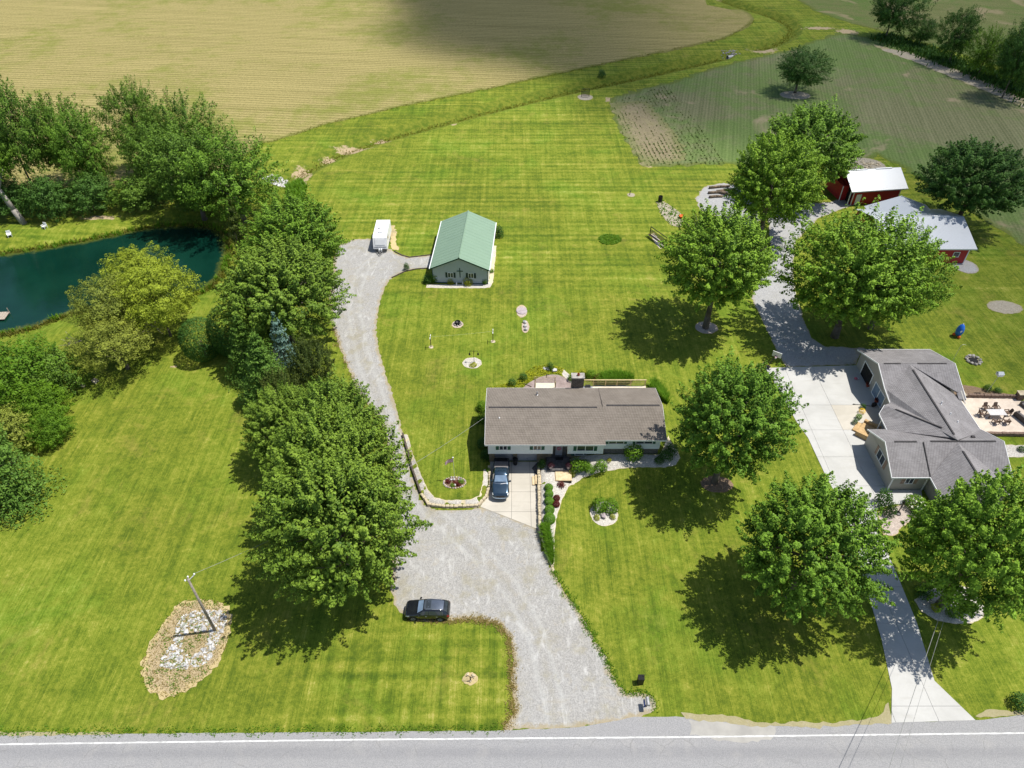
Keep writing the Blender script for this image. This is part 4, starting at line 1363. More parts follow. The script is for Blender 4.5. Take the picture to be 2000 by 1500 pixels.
def shutter(parent, a0, a1, z0, z1, p, mat, wall='y-'):
    b = MB()

    def bx(s0, s1, t0, t1, d0, d1):
        if wall == 'y-':
            b.box(s0, s1, p - d1, p - d0, t0, t1)
        else:
            b.box(p - d1, p - d0, s0, s1, t0, t1)
    bx(a0, a1, z0, z1, 0, .03)
    zm = (z0 + z1) / 2
    for t0, t1 in ((z0, z0 + .06), (zm - .03, zm + .03), (z1 - .06, z1)):
        bx(a0, a1, t0, t1, .03, .045)
    bx(a0, a0 + .05, z0 + .06, z1 - .06, .03, .043)
    bx(a1 - .05, a1, z0 + .06, z1 - .06, .03, .043)
    return b.build('shutter', mat, parent)


def pipe(parent, x, y, z, h=.4, r=.06, mat='white', name='vent_pipe'):
    b = MB()
    b.lathe([(r * 1.8, -.02), (r * 1.7, .05), (r, .07), (r, h), (r * .7, h), (r * .7, h - .05)], 9, (x, y, z))
    return b.build(name, mat, parent)


# ------------------------------------------------------------------ brown roofed split-level house
H1 = empty('ranch_house', (0, 58.0, 0), 0, "long white split level house with brown shingle roof and green shutters", 'house')
oy = 58.0


def Y(v):
    return v - oy


b = MB()
# lower level with two garage openings
for x0, x1 in ((-2.75, -2.1), (.15, .62), (3.05, 4.78)):
    b.box(x0, x1, Y(58.0), Y(58.35), 0, 2.25)
b.box(-2.75, 4.78, Y(58.35), Y(65.7), 0, 2.24)
b.box(-2.1, .15, Y(58.02), Y(58.35), 2.08, 2.25)
b.box(.62, 3.05, Y(58.02), Y(58.35), 2.08, 2.25)
b.box(6.62, 10.72, Y(58.0), Y(65.7), 0, 2.25)
b.build('brick_wall', 'brick', H1)
b = MB()
b.box(-2.8, 4.8, Y(57.28), Y(65.75), 2.253, 4.72)
b.box(6.6, 10.78, Y(57.28), Y(65.75), 2.253, 4.72)
b.box(10.78, 17.55, Y(57.92), Y(65.75), 2.42, 4.72)
b.build('siding_wall', 'siding', H1)
b = MB()
MB().box(4.8, 6.6, Y(58.3), Y(65.7), 0, 4.7).build('stone_wall', 'stone', H1)
MB().box(10.8, 17.5, Y(57.95), Y(65.7), 0, 2.417).build('stone_wall', 'stone', H1)
b = MB()
for x0, x1 in ((-2.83, -2.75), (4.75, 4.83), (6.57, 6.65), (10.73, 10.81)):
    MB().box(x0, x1, Y(57.25), Y(57.32), 2.25, 4.7).build('corner_trim', 'white', H1)
MB().box(17.5, 17.58, Y(57.89), Y(57.96), 2.4, 4.7).build('corner_trim', 'white', H1)
for x0, x1 in ((-2.08, .13), (.64, 3.03)):
    d = MB()
    for k in range(4):
        d.box(x0, x1, Y(58.2), Y(58.26), .03 + k * .515, .03 + k * .515 + .5)
    g = d.build('garage_door', 'garage', H1)
    h = MB()
    h.box((x0 + x1) / 2 - .08, (x0 + x1) / 2 + .08, Y(58.17), Y(58.2), .35, .39)
    h.build('handle', 'black', g)
for a0, a1, z0, z1, sh_ in ((-1.45, -.62, 3.02, 4.2, 'shutter'), (2.56, 3.38, 3.02, 4.2, 'shutter')):
    window(H1, 'y-', a0, a1, z0, z1, Y(57.28), 2)
    shutter(H1, a0 - .46, a0 - .09, z0 - .05, z1 + .05, Y(57.28), 'shutter')
    shutter(H1, a1 + .09, a1 + .46, z0 - .05, z1 + .05, Y(57.28), 'shutter')
window(H1, 'y-', 7.72, 9.6, 2.85, 4.25, Y(57.28), 2)
shutter(H1, 7.26, 7.63, 2.8, 4.3, Y(57.28), 'shutter')
shutter(H1, 9.69, 10.06, 2.8, 4.3, Y(57.28), 'shutter')
window(H1, 'y-', 7.62, 9.6, 1.3, 1.95, Y(58.0), 2)
shutter(H1, 7.12, 7.53, 1.2, 2.0, Y(58.0), 'shutter')
shutter(H1, 9.69, 10.1, 1.2, 2.0, Y(58.0), 'shutter')
for a0, a1 in ((11.5, 13.2), (14.7, 16.6)):
    window(H1, 'y-', a0, a1, 3.38, 4.0, Y(57.92), 2)
    shutter(H1, a0 - .40, a0 - .09, 3.33, 4.05, Y(57.92), 'shutter')
    shutter(H1, a1 + .09, a1 + .40, 3.33, 4.05, Y(57.92), 'shutter')
# entry door with wreath
d = MB()
d.box(5.22, 6.08, Y(58.24), Y(58.3), .95, 3.0)
dr = d.build('front_door', 'garage', H1)
f = MB()
f.box(5.1, 5.22, Y(58.2), Y(58.3), .95, 3.12)
f.box(6.08, 6.2, Y(58.2), Y(58.3), .95, 3.12)
f.box(5.22, 6.08, Y(58.2), Y(58.3), 3.0, 3.12)
f.build('door_frame', 'timber', dr)
w = MB()
for k in range(12):
    a0, a1 = k * math.pi / 6, (k + 1) * math.pi / 6
    w.tube((5.65 + .2 * math.cos(a0), Y(58.21), 2.15 + .2 * math.sin(a0)), (5.65 + .2 * math.cos(a1), Y(58.21), 2.15 + .2 * math.sin(a1)), .075, .075, 6)
w.build('wreath', 'flagr', dr)
# roof
zr, ze = 6.02, 4.72
yf, yr_, yb = 56.45, 61.35, 66.2
b = MB()
xl, xm, xr = -3.15, 10.86, 18.05
b.slab([(xl, Y(yf), ze), (xm, Y(yf), ze), (xm, Y(yr_), zr), (xl, Y(yr_), zr)], .14)
b.slab([(xl, Y(yr_), zr), (xm, Y(yr_), zr), (xm, Y(yb), ze), (xl, Y(yb), ze)], .14)
b.slab([(xm + .005, Y(57.15), ze + .03), (xr, Y(57.15), ze + .03), (xr, Y(61.6), zr + .09), (xm + .005, Y(61.6), zr + .09)], .14)
b.slab([(xm + .005, Y(61.6), zr + .09), (xr, Y(61.6), zr + .09), (xr, Y(yb), ze + .03), (xm + .005, Y(yb), ze + .03)], .14)
rf = b.build('roof', 'shingle', H1)
b = MB()
b.box(xl, xm, Y(yf) - .02, Y(yf) + .01, ze - .24, ze - .02)
b.box(xm + .02, xr, Y(57.15) - .02, Y(57.15) + .01, ze - .21, ze + .01)
b.box(xl, xr, Y(yb) - .01, Y(yb) + .02, ze - .22, ze)
for x in (xl, xr):
    s_ = -1 if x < 0 else 1
    y0, y1 = (yf, yr_) if x < 0 else (57.15, 61.6)
    for (p, q) in (((Y(y0), ze), (Y(y1), zr + (.07 if x > 0 else 0))), ((Y(y1), zr + (.07 if x > 0 else 0)), (Y(yb), ze))):
        b.add([(x, p[0], p[1]), (x, q[0], q[1]), (x, q[0], q[1] - .2), (x, p[0], p[1] - .2), (x + s_ * .03, p[0], p[1]), (x + s_ * .03, q[0], q[1]), (x + s_ * .03, q[0], q[1] - .2), (x + s_ * .03, p[0], p[1] - .2)],
              [(0, 1, 2, 3), (7, 6, 5, 4), (0, 4, 5, 1), (3, 2, 6, 7), (0, 3, 7, 4), (1, 5, 6, 2)])
b.build('fascia', 'white', rf)
b = MB()
b.add([(-2.75, Y(57.3), 4.6), (-2.75, Y(65.7), 4.6), (-2.75, Y(yr_), zr - .14), (-2.7, Y(57.3), 4.6), (-2.7, Y(65.7), 4.6), (-2.7, Y(yr_), zr - .14),
       ], [(0, 1, 2), (5, 4, 3), (0, 3, 4, 1), (1, 4, 5, 2), (2, 5, 3, 0)])
b.build('gable_wall', 'siding', H1)
b = MB()
b.add([(17.5, Y(57.95), 4.6), (17.5, Y(65.7), 4.6), (17.5, Y(61.6), zr - .08), (17.55, Y(57.95), 4.6), (17.55, Y(65.7), 4.6), (17.55, Y(61.6), zr - .08)],
      [(0, 1, 2), (5, 4, 3), (0, 3, 4, 1), (1, 4, 5, 2), (2, 5, 3, 0)])
b.build('gable_wall', 'siding', H1)
b = MB()
b.box(-2.8, 10.2, Y(yr_) - .11, Y(yr_) + .11, zr - .05, zr + .02)
b.box(11.3, 17.7, Y(61.6) - .11, Y(61.6) + .11, zr + .04, zr + .11)
b.build('ridge_vent', 'vent', rf)
pipe(rf, 3.1, Y(64.4), 5.2, .5, .09, 'grey')
pipe(rf, -1.5, Y(59.9), 5.65, .12, .05, 'white')
# chimney
b = MB()
b.box(7.5, 9.0, Y(66.23), Y(67.1), 0, 6.25)
ch = b.build('chimney', 'chim', H1)
b = MB()
b.box(7.42, 9.08, Y(66.15), Y(67.18), 6.25, 6.4)
b.build('cap', 'rock_g', ch)
b = MB()
b.lathe([(.17, 6.4), (.15, 6.72), (.11, 6.72), (.11, 6.5)], 10, (8.3, Y(66.7), 0))
b.build('flue', 'terra', ch)
# meter box on the left wall
b = MB()
b.box(-3.15, -2.8, Y(59.8), Y(60.6), 3.3, 3.75)
b.build('wall_unit', 'white', H1)

# deck and railings behind
DK = empty('rear_deck', (11.0, 68.5, 0), 0, "tan wooden deck with open railings behind the brown roofed house", 'deck')
for k in range(17):
    b = MB()
    b.box(-1.9, 6.6, -2.25 + k * .19, -2.25 + k * .19 + .175, 2.1, 2.15)
    b.build('deck_board', 'deck', DK)
b = MB()
for x in (-1.8, 2.3, 6.5):
    MB().box(x - .07, x + .07, .75, .89, 0, 2.1).build('deck_post', 'rail', DK)
for x in (-1.85, -.3, 1.3, 2.8, 4.6, 6.5):
    b = MB()
    b.box(x - .06, x + .06, .9, 1.0, 2.0, 3.15)
    b.build('rail_post', 'rail', DK)
for z in (2.35, 2.62, 2.88, 3.08):
    b = MB()
    b.box(-1.9, 6.6, 1.003, 1.04, z, z + .06)
    b.build('rail', 'rail', DK)
b = MB()
b.box(-1.95, 6.62, .88, 1.06, 3.15, 3.19)
b.build('top_rail', 'rail', DK)
LP = empty('side_deck', (4.4, 69.4, 0), 0, "small cream deck with a railing left of the stone chimney", 'deck')
for k in range(20):
    b = MB()
    b.box(-1.35, 1.25, -3.1 + k * .2, -3.1 + k * .2 + .185, 1.9, 1.95)
    b.build('deck_board', 'deck', LP)
for x, y in ((-1.35, .92), (1.3, .92), (1.3, -.1), (-1.35, -.3)):
    b = MB()
    b.box(x - .05, x + .05, y - .05, y + .05, 0, 2.95)
    b.build('rail_post', 'rail', LP)
for z in (2.2, 2.55, 2.9):
    b = MB()
    b.box(-1.3, 1.25, .9, .94, z, z + .05)
    b.build('rail', 'rail', LP)
G1 = empty('barbecue_grill', (9.85, 68.3, 2.15), 0, "black barbecue grill on the deck beside the chimney", 'grill')
b = MB()
b.box(-.35, .35, -.25, .25, .1, .75)
b.build('cabinet', 'black', G1)
b = MB()
b.add([(-.36, -.26, .75), (.36, -.26, .75), (.36, .26, .75), (-.36, .26, .75), (-.33, -.16, 1.02), (.33, -.16, 1.02), (.33, .2, 1.05), (-.33, .2, 1.05)],
      [(3, 2, 1, 0), (4, 5, 6, 7), (0, 1, 5, 4), (1, 2, 6, 5), (2, 3, 7, 6), (3, 0, 4, 7)])
b.build('lid', 'black', G1)
b = MB()
b.box(-.62, -.37, -.2, .2, .72, .76)
b.box(.37, .62, -.2, .2, .72, .76)
b.build('side_shelf', 'grey', G1)
# curved patio behind
PAT = smooth_poly([G(*p) for p in [(1015, 764), (1030, 750), (1045, 741), (1062, 734), (1085, 731), (1105, 738), (1118, 752), (1120, 764)]], 1)
pt = sheet("curved_patio", PAT, 'paver', .04, .02, .4, .8, seed=41)
for (u0, v0, u1, v1) in [(1024, 750, 1038, 756), (1040, 736, 1046, 743), (1068, 732, 1067, 738)]:
    a, c = G(u0, v0), G(u1, v1)
    b = MB()
    b.tube((a[0], a[1], .07), (c[0], c[1], .07), .07, .07, 6)
    b.build('step_edge', 'timber', pt)
STW = [G(*p) for p in [(1094, 722), (1100, 721), (1113, 733), (1122, 745), (1124, 758), (1118, 758), (1112, 745), (1100, 735)]]
sheet("white_stone_walk", STW, 'bedstone', .035, .05, .3, .5, seed=42)


def scatter_in(poly, n, seed):
    r = np.random.default_rng(seed)
    A = np.asarray(poly)
    lo, hi = A.min(0), A.max(0)
    P = lo + (hi - lo) * r.random((int(n * 2.5) + 20, 2))
    P = P[inside(P, A)][:n]
    return P


def carpet(name, poly, n, mat, leaf, h, seed, label=None):
    P = scatter_in(poly, n, seed)
    r = np.random.default_rng(seed)
    bump = .5 + .5 * np.sin(P[:, 0] * 2.1 + seed) * np.sin(P[:, 1] * 2.7)
    z = terrain(P) + .03 + h * bump * r.random(len(P)) ** .5
    C = np.column_stack([P, z])
    N = unit(np.array([0, 0, 1.0]) + r.normal(size=C.shape) * .5)
    V, F = leaf_quads(C, N, leaf, .65, r)
    T = np.clip(.25 + .5 * bump + r.normal(size=len(P)) * .2, 0, 1)
    o = bpy.data.objects.new(name, np_mesh(name, V, F, M[mat], {"tint": np.repeat(T, 4)}))
    link(o)
    o['kind'] = 'stuff'
    if label:
        o['label'] = label
    return o


LIMEBED = [G(*p) for p in [(950, 766), (952, 758), (985, 750), (1010, 747), (1022, 730), (1044, 716), (1070, 712), (1090, 717), (1102, 722), (1096, 732), (1085, 730), (1062, 733), (1045, 740), (1030, 749), (1014, 764)]]
carpet('ground_cover', LIMEBED, 2600, 'leaf_l', .22, .22, 5)
for i, (u, v, R, H_) in enumerate([(1128, 738, .8, .7), (1117, 742, .6, .6), (1140, 732, .7, .6), (1154, 738, .7, .8), (1167, 742, .6, .7)]):
    x, y = G(u, v)
    plant('garden_shrub', ['lime', 'shrub', 'lime', 'shrub', 'redshrub'][i], x, y, H_ * .6, R, H_,
          ["lime shrub left of the chimney behind the house", "green shrub at the end of the curved patio", "lime shrub directly behind the chimney",
           "green shrub behind the barbecue grill", "brownish shrub at the corner of the deck railing"][i], 'shrub')
GRASS1 = [G(*p) for p in [(1166, 748), (1172, 737), (1195, 734), (1220, 735), (1238, 744), (1225, 752), (1170, 756)]]
GRASS2 = [G(*p) for p in [(1272, 768), (1270, 752), (1280, 752), (1292, 765), (1300, 785), (1302, 800), (1294, 795), (1284, 775)]]
for k, (gp, n) in enumerate(((GRASS1, 2600), (GRASS2, 2000))):
    P = scatter_in(gp, n, 60 + k)
    o = bpy.data.objects.new('ornamental_grass', blade_mesh('ornamental_grass', 'blade', P, 1.25, .09, 61 + k, .7))
    link(o)
    o['kind'] = 'stuff'
for i, (u, v) in enumerate([(1064, 722), (1070, 723), (1083, 725)]):
    x, y, z = GP(u, v)
    o = MB().rock((x, y, z + .2), .42, .6, 70 + i).build('boulder', 'rock')
    tag(o, ["pale boulder leftmost in the lime ground cover arc", "pale boulder in the middle of the lime ground cover arc", "pale boulder rightmost in the lime ground cover arc"][i], 'boulder')
for (u, v, lab) in [(1022, 741, "dark low shrub at the left edge of the lime ground cover"), (1000, 752, "dark upright shrub near the left rear roof corner"), (1074, 722, "dark small shrub between the pale boulders")]:
    x, y = G(u, v)
    plant('garden_shrub', 'darkshrub', x, y, .5, .6, .7, lab, 'shrub')

# porch, steps and walls in front of the house
PO = empty('front_porch', (5.7, 57.2, 0), 0, "grey front porch with pale planked steps leading down to the concrete drive", 'porch')
b = MB()
b.box(-1.55, 1.25, -1.35, 1.05, 0, .92)
b.build('landing', 'slate', PO)
b = MB()
b.box(-.45, .45, .25, .75, .922, .945)
b.build('door_mat', 'black', PO)
st = [(-.55, 1.35, -2.75, -1.38, .72), (-.90, -.58, -2.75, -1.45, .60), (-1.25, -.93, -2.75, -1.5, .48), (-2.95, -1.28, -2.95, -1.55, .36), (-3.3, -2.98, -2.95, -1.6, .20)]
for (x0, x1, y0, y1, z) in st:
    b = MB()
    b.box(x0, x1, y0, y1, z - .08, z)
    sp = b.build('step', 'plank', PO)
    b = MB()
    b.box(x0 + .03, x1 - .03, y0 + .04, y1, -.1, z - .083)
    b.build('riser', 'timber', sp)
for i, x in enumerate((-1.1, 1.0)):
    x_, y_ = 5.7 + x, 56.15
    p = empty('flower_pot', (x_, y_, .92), 0, ["flower pot with dark plum plants left of the front door", "flower pot with dark plum plants right of the front door"][i], 'planter')
    b = MB()
    b.lathe([(.17, 0), (.26, .36), (.28, .36), (.28, .42), (.22, .42), (.2, .36)], 12)
    b.build('pot', 'rock_m', p)
    c = bpy.data.objects.new('plant', PROTO['redshrub'])
    link(c, p)
    c.location = (0, 0, .62)
    c.scale = (.42, .42, .34)
    c.material_slots[0].link = 'OBJECT'
    c.material_slots[0].material = M['leaf_p']
x, y = 3.55, 56.75
plant('garden_shrub', 'darkshrub', x, y, .5, .55, .7, "dark shrub in the niche between the garage wall and the porch", 'shrub')
o = empty('waste_bin', (.4, 57.6, .05), 0, "black bin standing between the two garage doors", 'bin')
b = MB()
b.lathe([(.24, 0), (.30, .8), (.31, .8), (.31, .86), (.27, .88), (.02, .92)], 12)
b.build('body', 'black', o)
b = MB()
b.lathe([(.33, .86), (.33, .9), (.2, 1.0), (.02, 1.02)], 12)
b.build('lid', 'dark', o)


def block_wall(name, line, z_top, mat, label, w=.30, L=.42, rough=.05, h0=-.15, seed=1, courses=2):
    t = empty(name, (line[0][0], line[0][1], 0), 0, label, 'wall')
    r = random.Random(seed)
    proto = []
    for k in range(5):
        bm = bmesh.new()
        bmesh.ops.create_cube(bm, size=1)
        bmesh.ops.bevel(bm, geom=bm.edges, offset=.12, segments=1, affect='EDGES')
        for v in bm.verts:
            v.co += Vector((r.uniform(-.04, .04), r.uniform(-.06, .06), r.uniform(-.05, .05)))
        me = bpy.data.meshes.new('stone')
        bm.to_mesh(me)
        bm.free()
        me.materials.append(M[mat])
        proto.append(me)
    x0, y0 = line[0]
    P = [Vector(p) for p in line]
    acc = [0]
    for a, c in zip(P[:-1], P[1:]):
        acc.append(acc[-1] + (c - a).length)

    def at(s):
        for i in range(len(P) - 1):
            if s <= acc[i + 1] or i == len(P) - 2:
                f = (s - acc[i]) / max(acc[i + 1] - acc[i], 1e-6)
                return P[i].lerp(P[i + 1], f), (P[i + 1] - P[i]).normalized()
    tot = acc[-1]
    for cidx in range(courses):
        s = (cidx % 2) * L * .5
        while s < tot:
            l = L * r.uniform(.8, 1.2)
            q, d = at(min(s + l / 2, tot))
            zt = z_top(q.x, q.y) if callable(z_top) else z_top
            hh = (zt - h0) / courses
            o = bpy.data.objects.new('stone', r.choice(proto))
            link(o, t)
            o.location = (q.x - x0 + r.uniform(-rough, rough) * .5, q.y - y0 + r.uniform(-rough, rough) * .5, h0 + hh * (cidx + .5) + r.uniform(-.01, .02))
            o.rotation_euler = (0, 0, math.atan2(d.y, d.x) + r.uniform(-.06, .06))
            o.scale = (l * .97, w * r.uniform(.9, 1.15), hh * r.uniform(.92, 1.02))
            s += l
    return t


def timber_edge(name, line, z0, h, label, w=.16):
    t = empty(name, (line[0][0], line[0][1], 0), 0, label, 'edging')
    x0, y0 = line[0]
    for (a, c) in zip(line[:-1], line[1:]):
        a, c = Vector(a), Vector(c)
        d = (c - a)
        n = max(1, int(round(d.length / 2.4)))
        for k in range(n):
            p, q = a + d * (k / n), a + d * ((k + 1) / n)
            e = d.normalized() * .012
            p, q = p + e, q - e
            s_ = Vector((-d.y, d.x)).normalized() * w * .5
            for lay in range(max(1, int(round(h / .16)))):
                b = MB()
                zz = z0 + lay * .165
                b.prism([(p.x - x0 + s_.x, p.y - y0 + s_.y), (q.x - x0 + s_.x, q.y - y0 + s_.y), (q.x - x0 - s_.x, q.y - y0 - s_.y), (p.x - x0 - s_.x, p.y - y0 - s_.y)], zz, zz + .155)
                b.build('timber', 'timber', t)
    return t


timber_edge('timber_wall', WALL_L[:4], -.02, .48, "dark timber border along the gravel driveway beside the flagpole lawn", .2)
block_wall('stone_wall', WALL_L[3:], .44, 'rock_t', "low tan stone wall curving from the gravel drive to the concrete drive", .3, .45, .06, -.1, 3)
block_wall('stone_wall', WALL_R, lambda x, y: .10 + .56 * float(sst(42.5, 47, np.array([y]))[0]), 'rock_t', "low stone wall along the right side of the concrete drive", .28, .42, .05, -.1, 4)
for line, lab in (([G(*p) for p in [(770, 491), (785, 499), (800, 503), (843, 498)]], "dark timber edging on the lawn side of the spur to the green barn"),
                  ([G(*p) for p in [(765, 543), (790, 531), (812, 526), (838, 524)]], "dark timber edging on the front side of the spur to the green barn")):
    timber_edge('timber_edging', line, 0, .18, lab, .15)

# clipped shrubs in the white stone bed
for i, (u, v, R) in enumerate([(1071.5, 955, .50), (1072, 968, .53), (1072, 982, .55), (1073, 999, .58), (1073, 1017, .68)]):
    x, y = GT(u, v)
    plant('clipped_shrub', 'ball', x, y, R * .55, R, R * .95,
          ["clipped green ball shrub farthest up the row beside the concrete drive", "second green ball shrub from the house in the row", "middle green ball shrub of the row beside the drive",
           "fourth green ball shrub of the row, above the biggest", "biggest green ball shrub, nearest the road in the row"][i], 'shrub', 'clipped green balls along the concrete drive')
for i, (u, v, R) in enumerate([(1087, 975, .40), (1086, 987, .43)]):
    x, y = GT(u, v)
    plant('clipped_shrub', 'redball', x, y, R * .55, R, R * .9, ["crimson ball shrub beside the second green ball", "crimson ball shrub touching the middle green balls"][i], 'shrub', 'crimson ball shrubs')
x, y = GT(1096, 949)
plant('garden_shrub', 'redshrub', x, y, .25, .48, .4, "loose crimson shrub alone on the white stones", 'shrub')
for (u, v, R, H_, kd, lab) in [(1127, 917, .95, .95, 'shrub', "large light green leafy shrub in front of the lower windows"), (1142, 915, .7, .75, 'shrub', "green shrub at the right of the large leafy one"),
                               (1152, 922, .62, .6, 'shrub', "small rounded shrub in the middle of the white stone bed"), (1173, 917, .78, .8, 'shrub', "leafy shrub on the white stones near the stone clad wing"),
                               (1116, 929, .45, .5, 'lime', "yellow green clump below the large leafy shrub"), (1236, 893, 1.15, 1.2, 'shrub', "big round shrub against the stone clad wing"),
                               (1300, 893, .9, .7, 'darkshrub', "dark shrub at the right end of the white stone bed"), (1310, 882, .9, .7, 'darkshrub', "dark shrub at the right corner of the wing"),
                               (1286, 902, .6, .5, 'darkshrub', "small dark shrub at the lower right of the stone bed"), (1189, 901, .3, .3, 'lime', "tiny plant at the upper edge of the stone bed")]:
    x, y = GT(u, v)
    plant('garden_shrub', kd, x, y, H_ * .6, R, H_, lab, 'shrub')
P = scatter_in([GT(*p) for p in [(1056, 1032), (1070, 1030), (1080, 1075), (1080, 1106), (1070, 1085), (1060, 1055)]], 3400, 71)
o = bpy.data.objects.new('ornamental_grass', blade_mesh('ornamental_grass', 'blade', P, .8, .07, 72, .8))
link(o)
o['kind'] = 'stuff'
# shrubs along the left house wall
for (u, v, R, H_, kd, lab) in [(942, 800, .8, .8, 'hydrangea', "pale leaved shrub at the left rear wall of the white house"), (943, 822, .7, .7, 'shrub', "leafy shrub along the left wall of the white house"),
                               (944, 870, .9, .8, 'darkshrub', "dark shrub in the shade of the left house wall"), (951, 893, .8, .7, 'darkshrub', "dark shrub at the front left corner of the white house"),
                               (953, 921, .3, .35, 'shrub', "small plant at the top of the white stone border by the truck")]:
    x, y = GT(u, v)
    plant('garden_shrub', kd, x, y, H_ * .55, R, H_, lab, 'shrub')

# round bed on the front lawn
x, y = GT(1182, 996)
plant('bed_shrub', 'hydrangea', x - .7, y + .2, .55, .95, .95, "left half of the leafy planting in the round stone bed", 'shrub')
plant('bed_shrub', 'hydrangea', x + .65, y + .1, .5, .95, .85, "right half of the leafy planting in the round stone bed", 'shrub')
x, y = GT(1165, 1013)
plant('bed_shrub', 'lime', x, y, .18, .38, .3, "yellow tuft left of the mauve rock in the round bed", 'shrub')
x, y = GT(1196, 1012)
plant('bed_shrub', 'lime', x, y, .18, .34, .3, "yellow tuft right of the mauve rock in the round bed", 'shrub')
x, y, z = GP(1179, 1010)
tag(MB().rock((x, y, z + .2), .45, .75, 77).build('boulder', 'rock_m'), "mauve rock in the middle of the round stone bed", 'boulder')

# ------------------------------------------------------------------ barn with green roof
GBN = empty('pole_barn', (-8.35, 96.55, 0), math.radians(-3.0), "blue grey metal barn with a green roof and a dark cross", 'barn')
W2, L_, ez, rz_ = 4.62, 14.6, 2.95, 5.0
b = MB()
wl = W2 - .12
b.add([(-wl, 0, 0), (wl, 0, 0), (wl, 0, ez - .05), (0, 0, rz_ - .12), (-wl, 0, ez - .05), (-wl, .1, 0), (wl, .1, 0), (wl, .1, ez - .05), (0, .1, rz_ - .12), (-wl, .1, ez - .05)],
      [(0, 1, 2, 3, 4), (9, 8, 7, 6, 5), (0, 5, 6, 1), (1, 6, 7, 2), (2, 7, 8, 3), (3, 8, 9, 4), (4, 9, 5, 0)])
b.build('front_wall', 'bluewall', GBN)
b = MB()
b.box(-wl, -wl + .1, .103, L_ - .1, 0, ez - .06)
b.box(wl - .1, wl, .103, L_ - .1, 0, ez - .06)
b.box(-wl, wl, L_ - .1, L_, 0, ez - .06)
b.add([(-wl, L_, ez - .06), (wl, L_, ez - .06), (0, L_, rz_ - .12)], [(0, 1, 2)])
b.build('side_wall', 'bluewall_y', GBN)
b = MB()
b.slab([(-W2 - .15, -.3, ez - .06), (0, -.3, rz_), (0, L_ + .3, rz_), (-W2 - .15, L_ + .3, ez - .06)], .08)
b.slab([(0, -.3, rz_), (W2 + .15, -.3, ez - .06), (W2 + .15, L_ + .3, ez - .06), (0, L_ + .3, rz_)], .08)
gr_ = b.build('roof', 'groof', GBN)
for k in range(16):
    yk = .15 + k * .94
    for sg in (-1, 1):
        b = MB()
        x1 = sg * (W2 + .13)
        sl = (rz_ - ez + .06) / (W2 + .15)
        b.add([(0, yk, rz_ + .001), (x1, yk, rz_ - abs(x1) * sl + .001), (x1, yk + .05, rz_ - abs(x1) * sl + .001), (0, yk + .05, rz_ + .001),
               (0, yk + .012, rz_ + .022), (x1, yk + .012, rz_ - abs(x1) * sl + .022), (x1, yk + .038, rz_ - abs(x1) * sl + .022), (0, yk + .038, rz_ + .022)],
              [(4, 5, 6, 7), (0, 1, 5, 4), (2, 3, 7, 6), (1, 2, 6, 5), (3, 0, 4, 7)])
        b.build('rib', 'groof', gr_)
b = MB()
b.path([(0, -.31, rz_ + .03), (0, L_ + .31, rz_ + .03)], .10, 8)
b.build('ridge_cap', 'groof', gr_)
b = MB()
for s_ in (-1, 1):
    b.add([(0, -.33, rz_ + .0), (s_ * (W2 + .16), -.33, ez - .06), (s_ * (W2 + .16), -.33, ez - .28), (0, -.33, rz_ - .22), (0, -.30, rz_), (s_ * (W2 + .16), -.30, ez - .06), (s_ * (W2 + .16), -.30, ez - .28), (0, -.30, rz_ - .22)],
          [(0, 1, 2, 3), (7, 6, 5, 4), (0, 4, 5, 1), (2, 6, 7, 3), (1, 5, 6, 2)])
b.build('gable_trim', 'gtrim', gr_)
b = MB()
b.box(-W2 - .28, -W2 - .15, -.3, L_ + .3, ez - .2, ez - .07)
b.box(W2 + .15, W2 + .28, -.3, L_ + .3, ez - .2, ez - .07)
b.build('gutter', 'white', gr_)
b = MB()
for x in (-wl, wl - .1):
    b.box(x - .01, x + .11, -.03, -.002, 0, ez)
b.box(-wl, wl, -.02, -.001, 0, .16)
b.build('corner_trim', 'gtrim', GBN)
for x0 in (-2.35, .95):
    window(GBN, 'y-', x0 + .42, x0 + 1.2, 1.15, 2.0, 0, 2)
    for s0 in (x0, x0 + 1.28):
        shutter(GBN, s0, s0 + .34, 1.1, 2.05, 0, 'shutter_d')
b = MB()
b.box(-.06, .06, -.06, -.003, 1.2, 2.95)
b.box(-.5, .5, -.055, -.003, 2.32, 2.44)
b.build('cross', 'gtrim', GBN)
b = MB()
b.lathe([(.05, 0), (.12, .06), (.1, .18), (.02, .2)], 8, (3.7, -.15, 2.75))
b.build('wall_lamp', 'white', GBN)
b = MB()
b.box(wl, wl + .05, 5.0, 6.0, 0, 2.1)
b.build('side_door', 'white', GBN)
for (u, v, R, H_, kd, lab) in [(836, 551, .85, .95, 'darkshrub', "dark shrub at the left front corner of the green roofed barn"), (847, 550, .75, .95, 'shrub', "leafy green shrub left of the barn windows"),
                               (880, 555, .5, .55, 'lime', "small yellow shrub under the left barn window"), (914, 556, .78, .75, 'lime', "bigger yellow shrub under the right barn window"),
                               (947, 554, .5, .6, 'shrub', "green shrub at the right front corner of the barn"), (960, 532, .4, .4, 'shrub', "low plant beside the barn's right wall"),
                               (974, 462, 1.0, 1.3, 'darkshrub', "dark round shrub beside the right side of the green roofed barn"), (794, 527, .5, .9, 'darkshrub', "upright little evergreen at the spur corner")]:
    x, y = G(u, v)
    plant('barn_shrub', kd, x, y, H_ * .6, R, H_, lab, 'shrub')
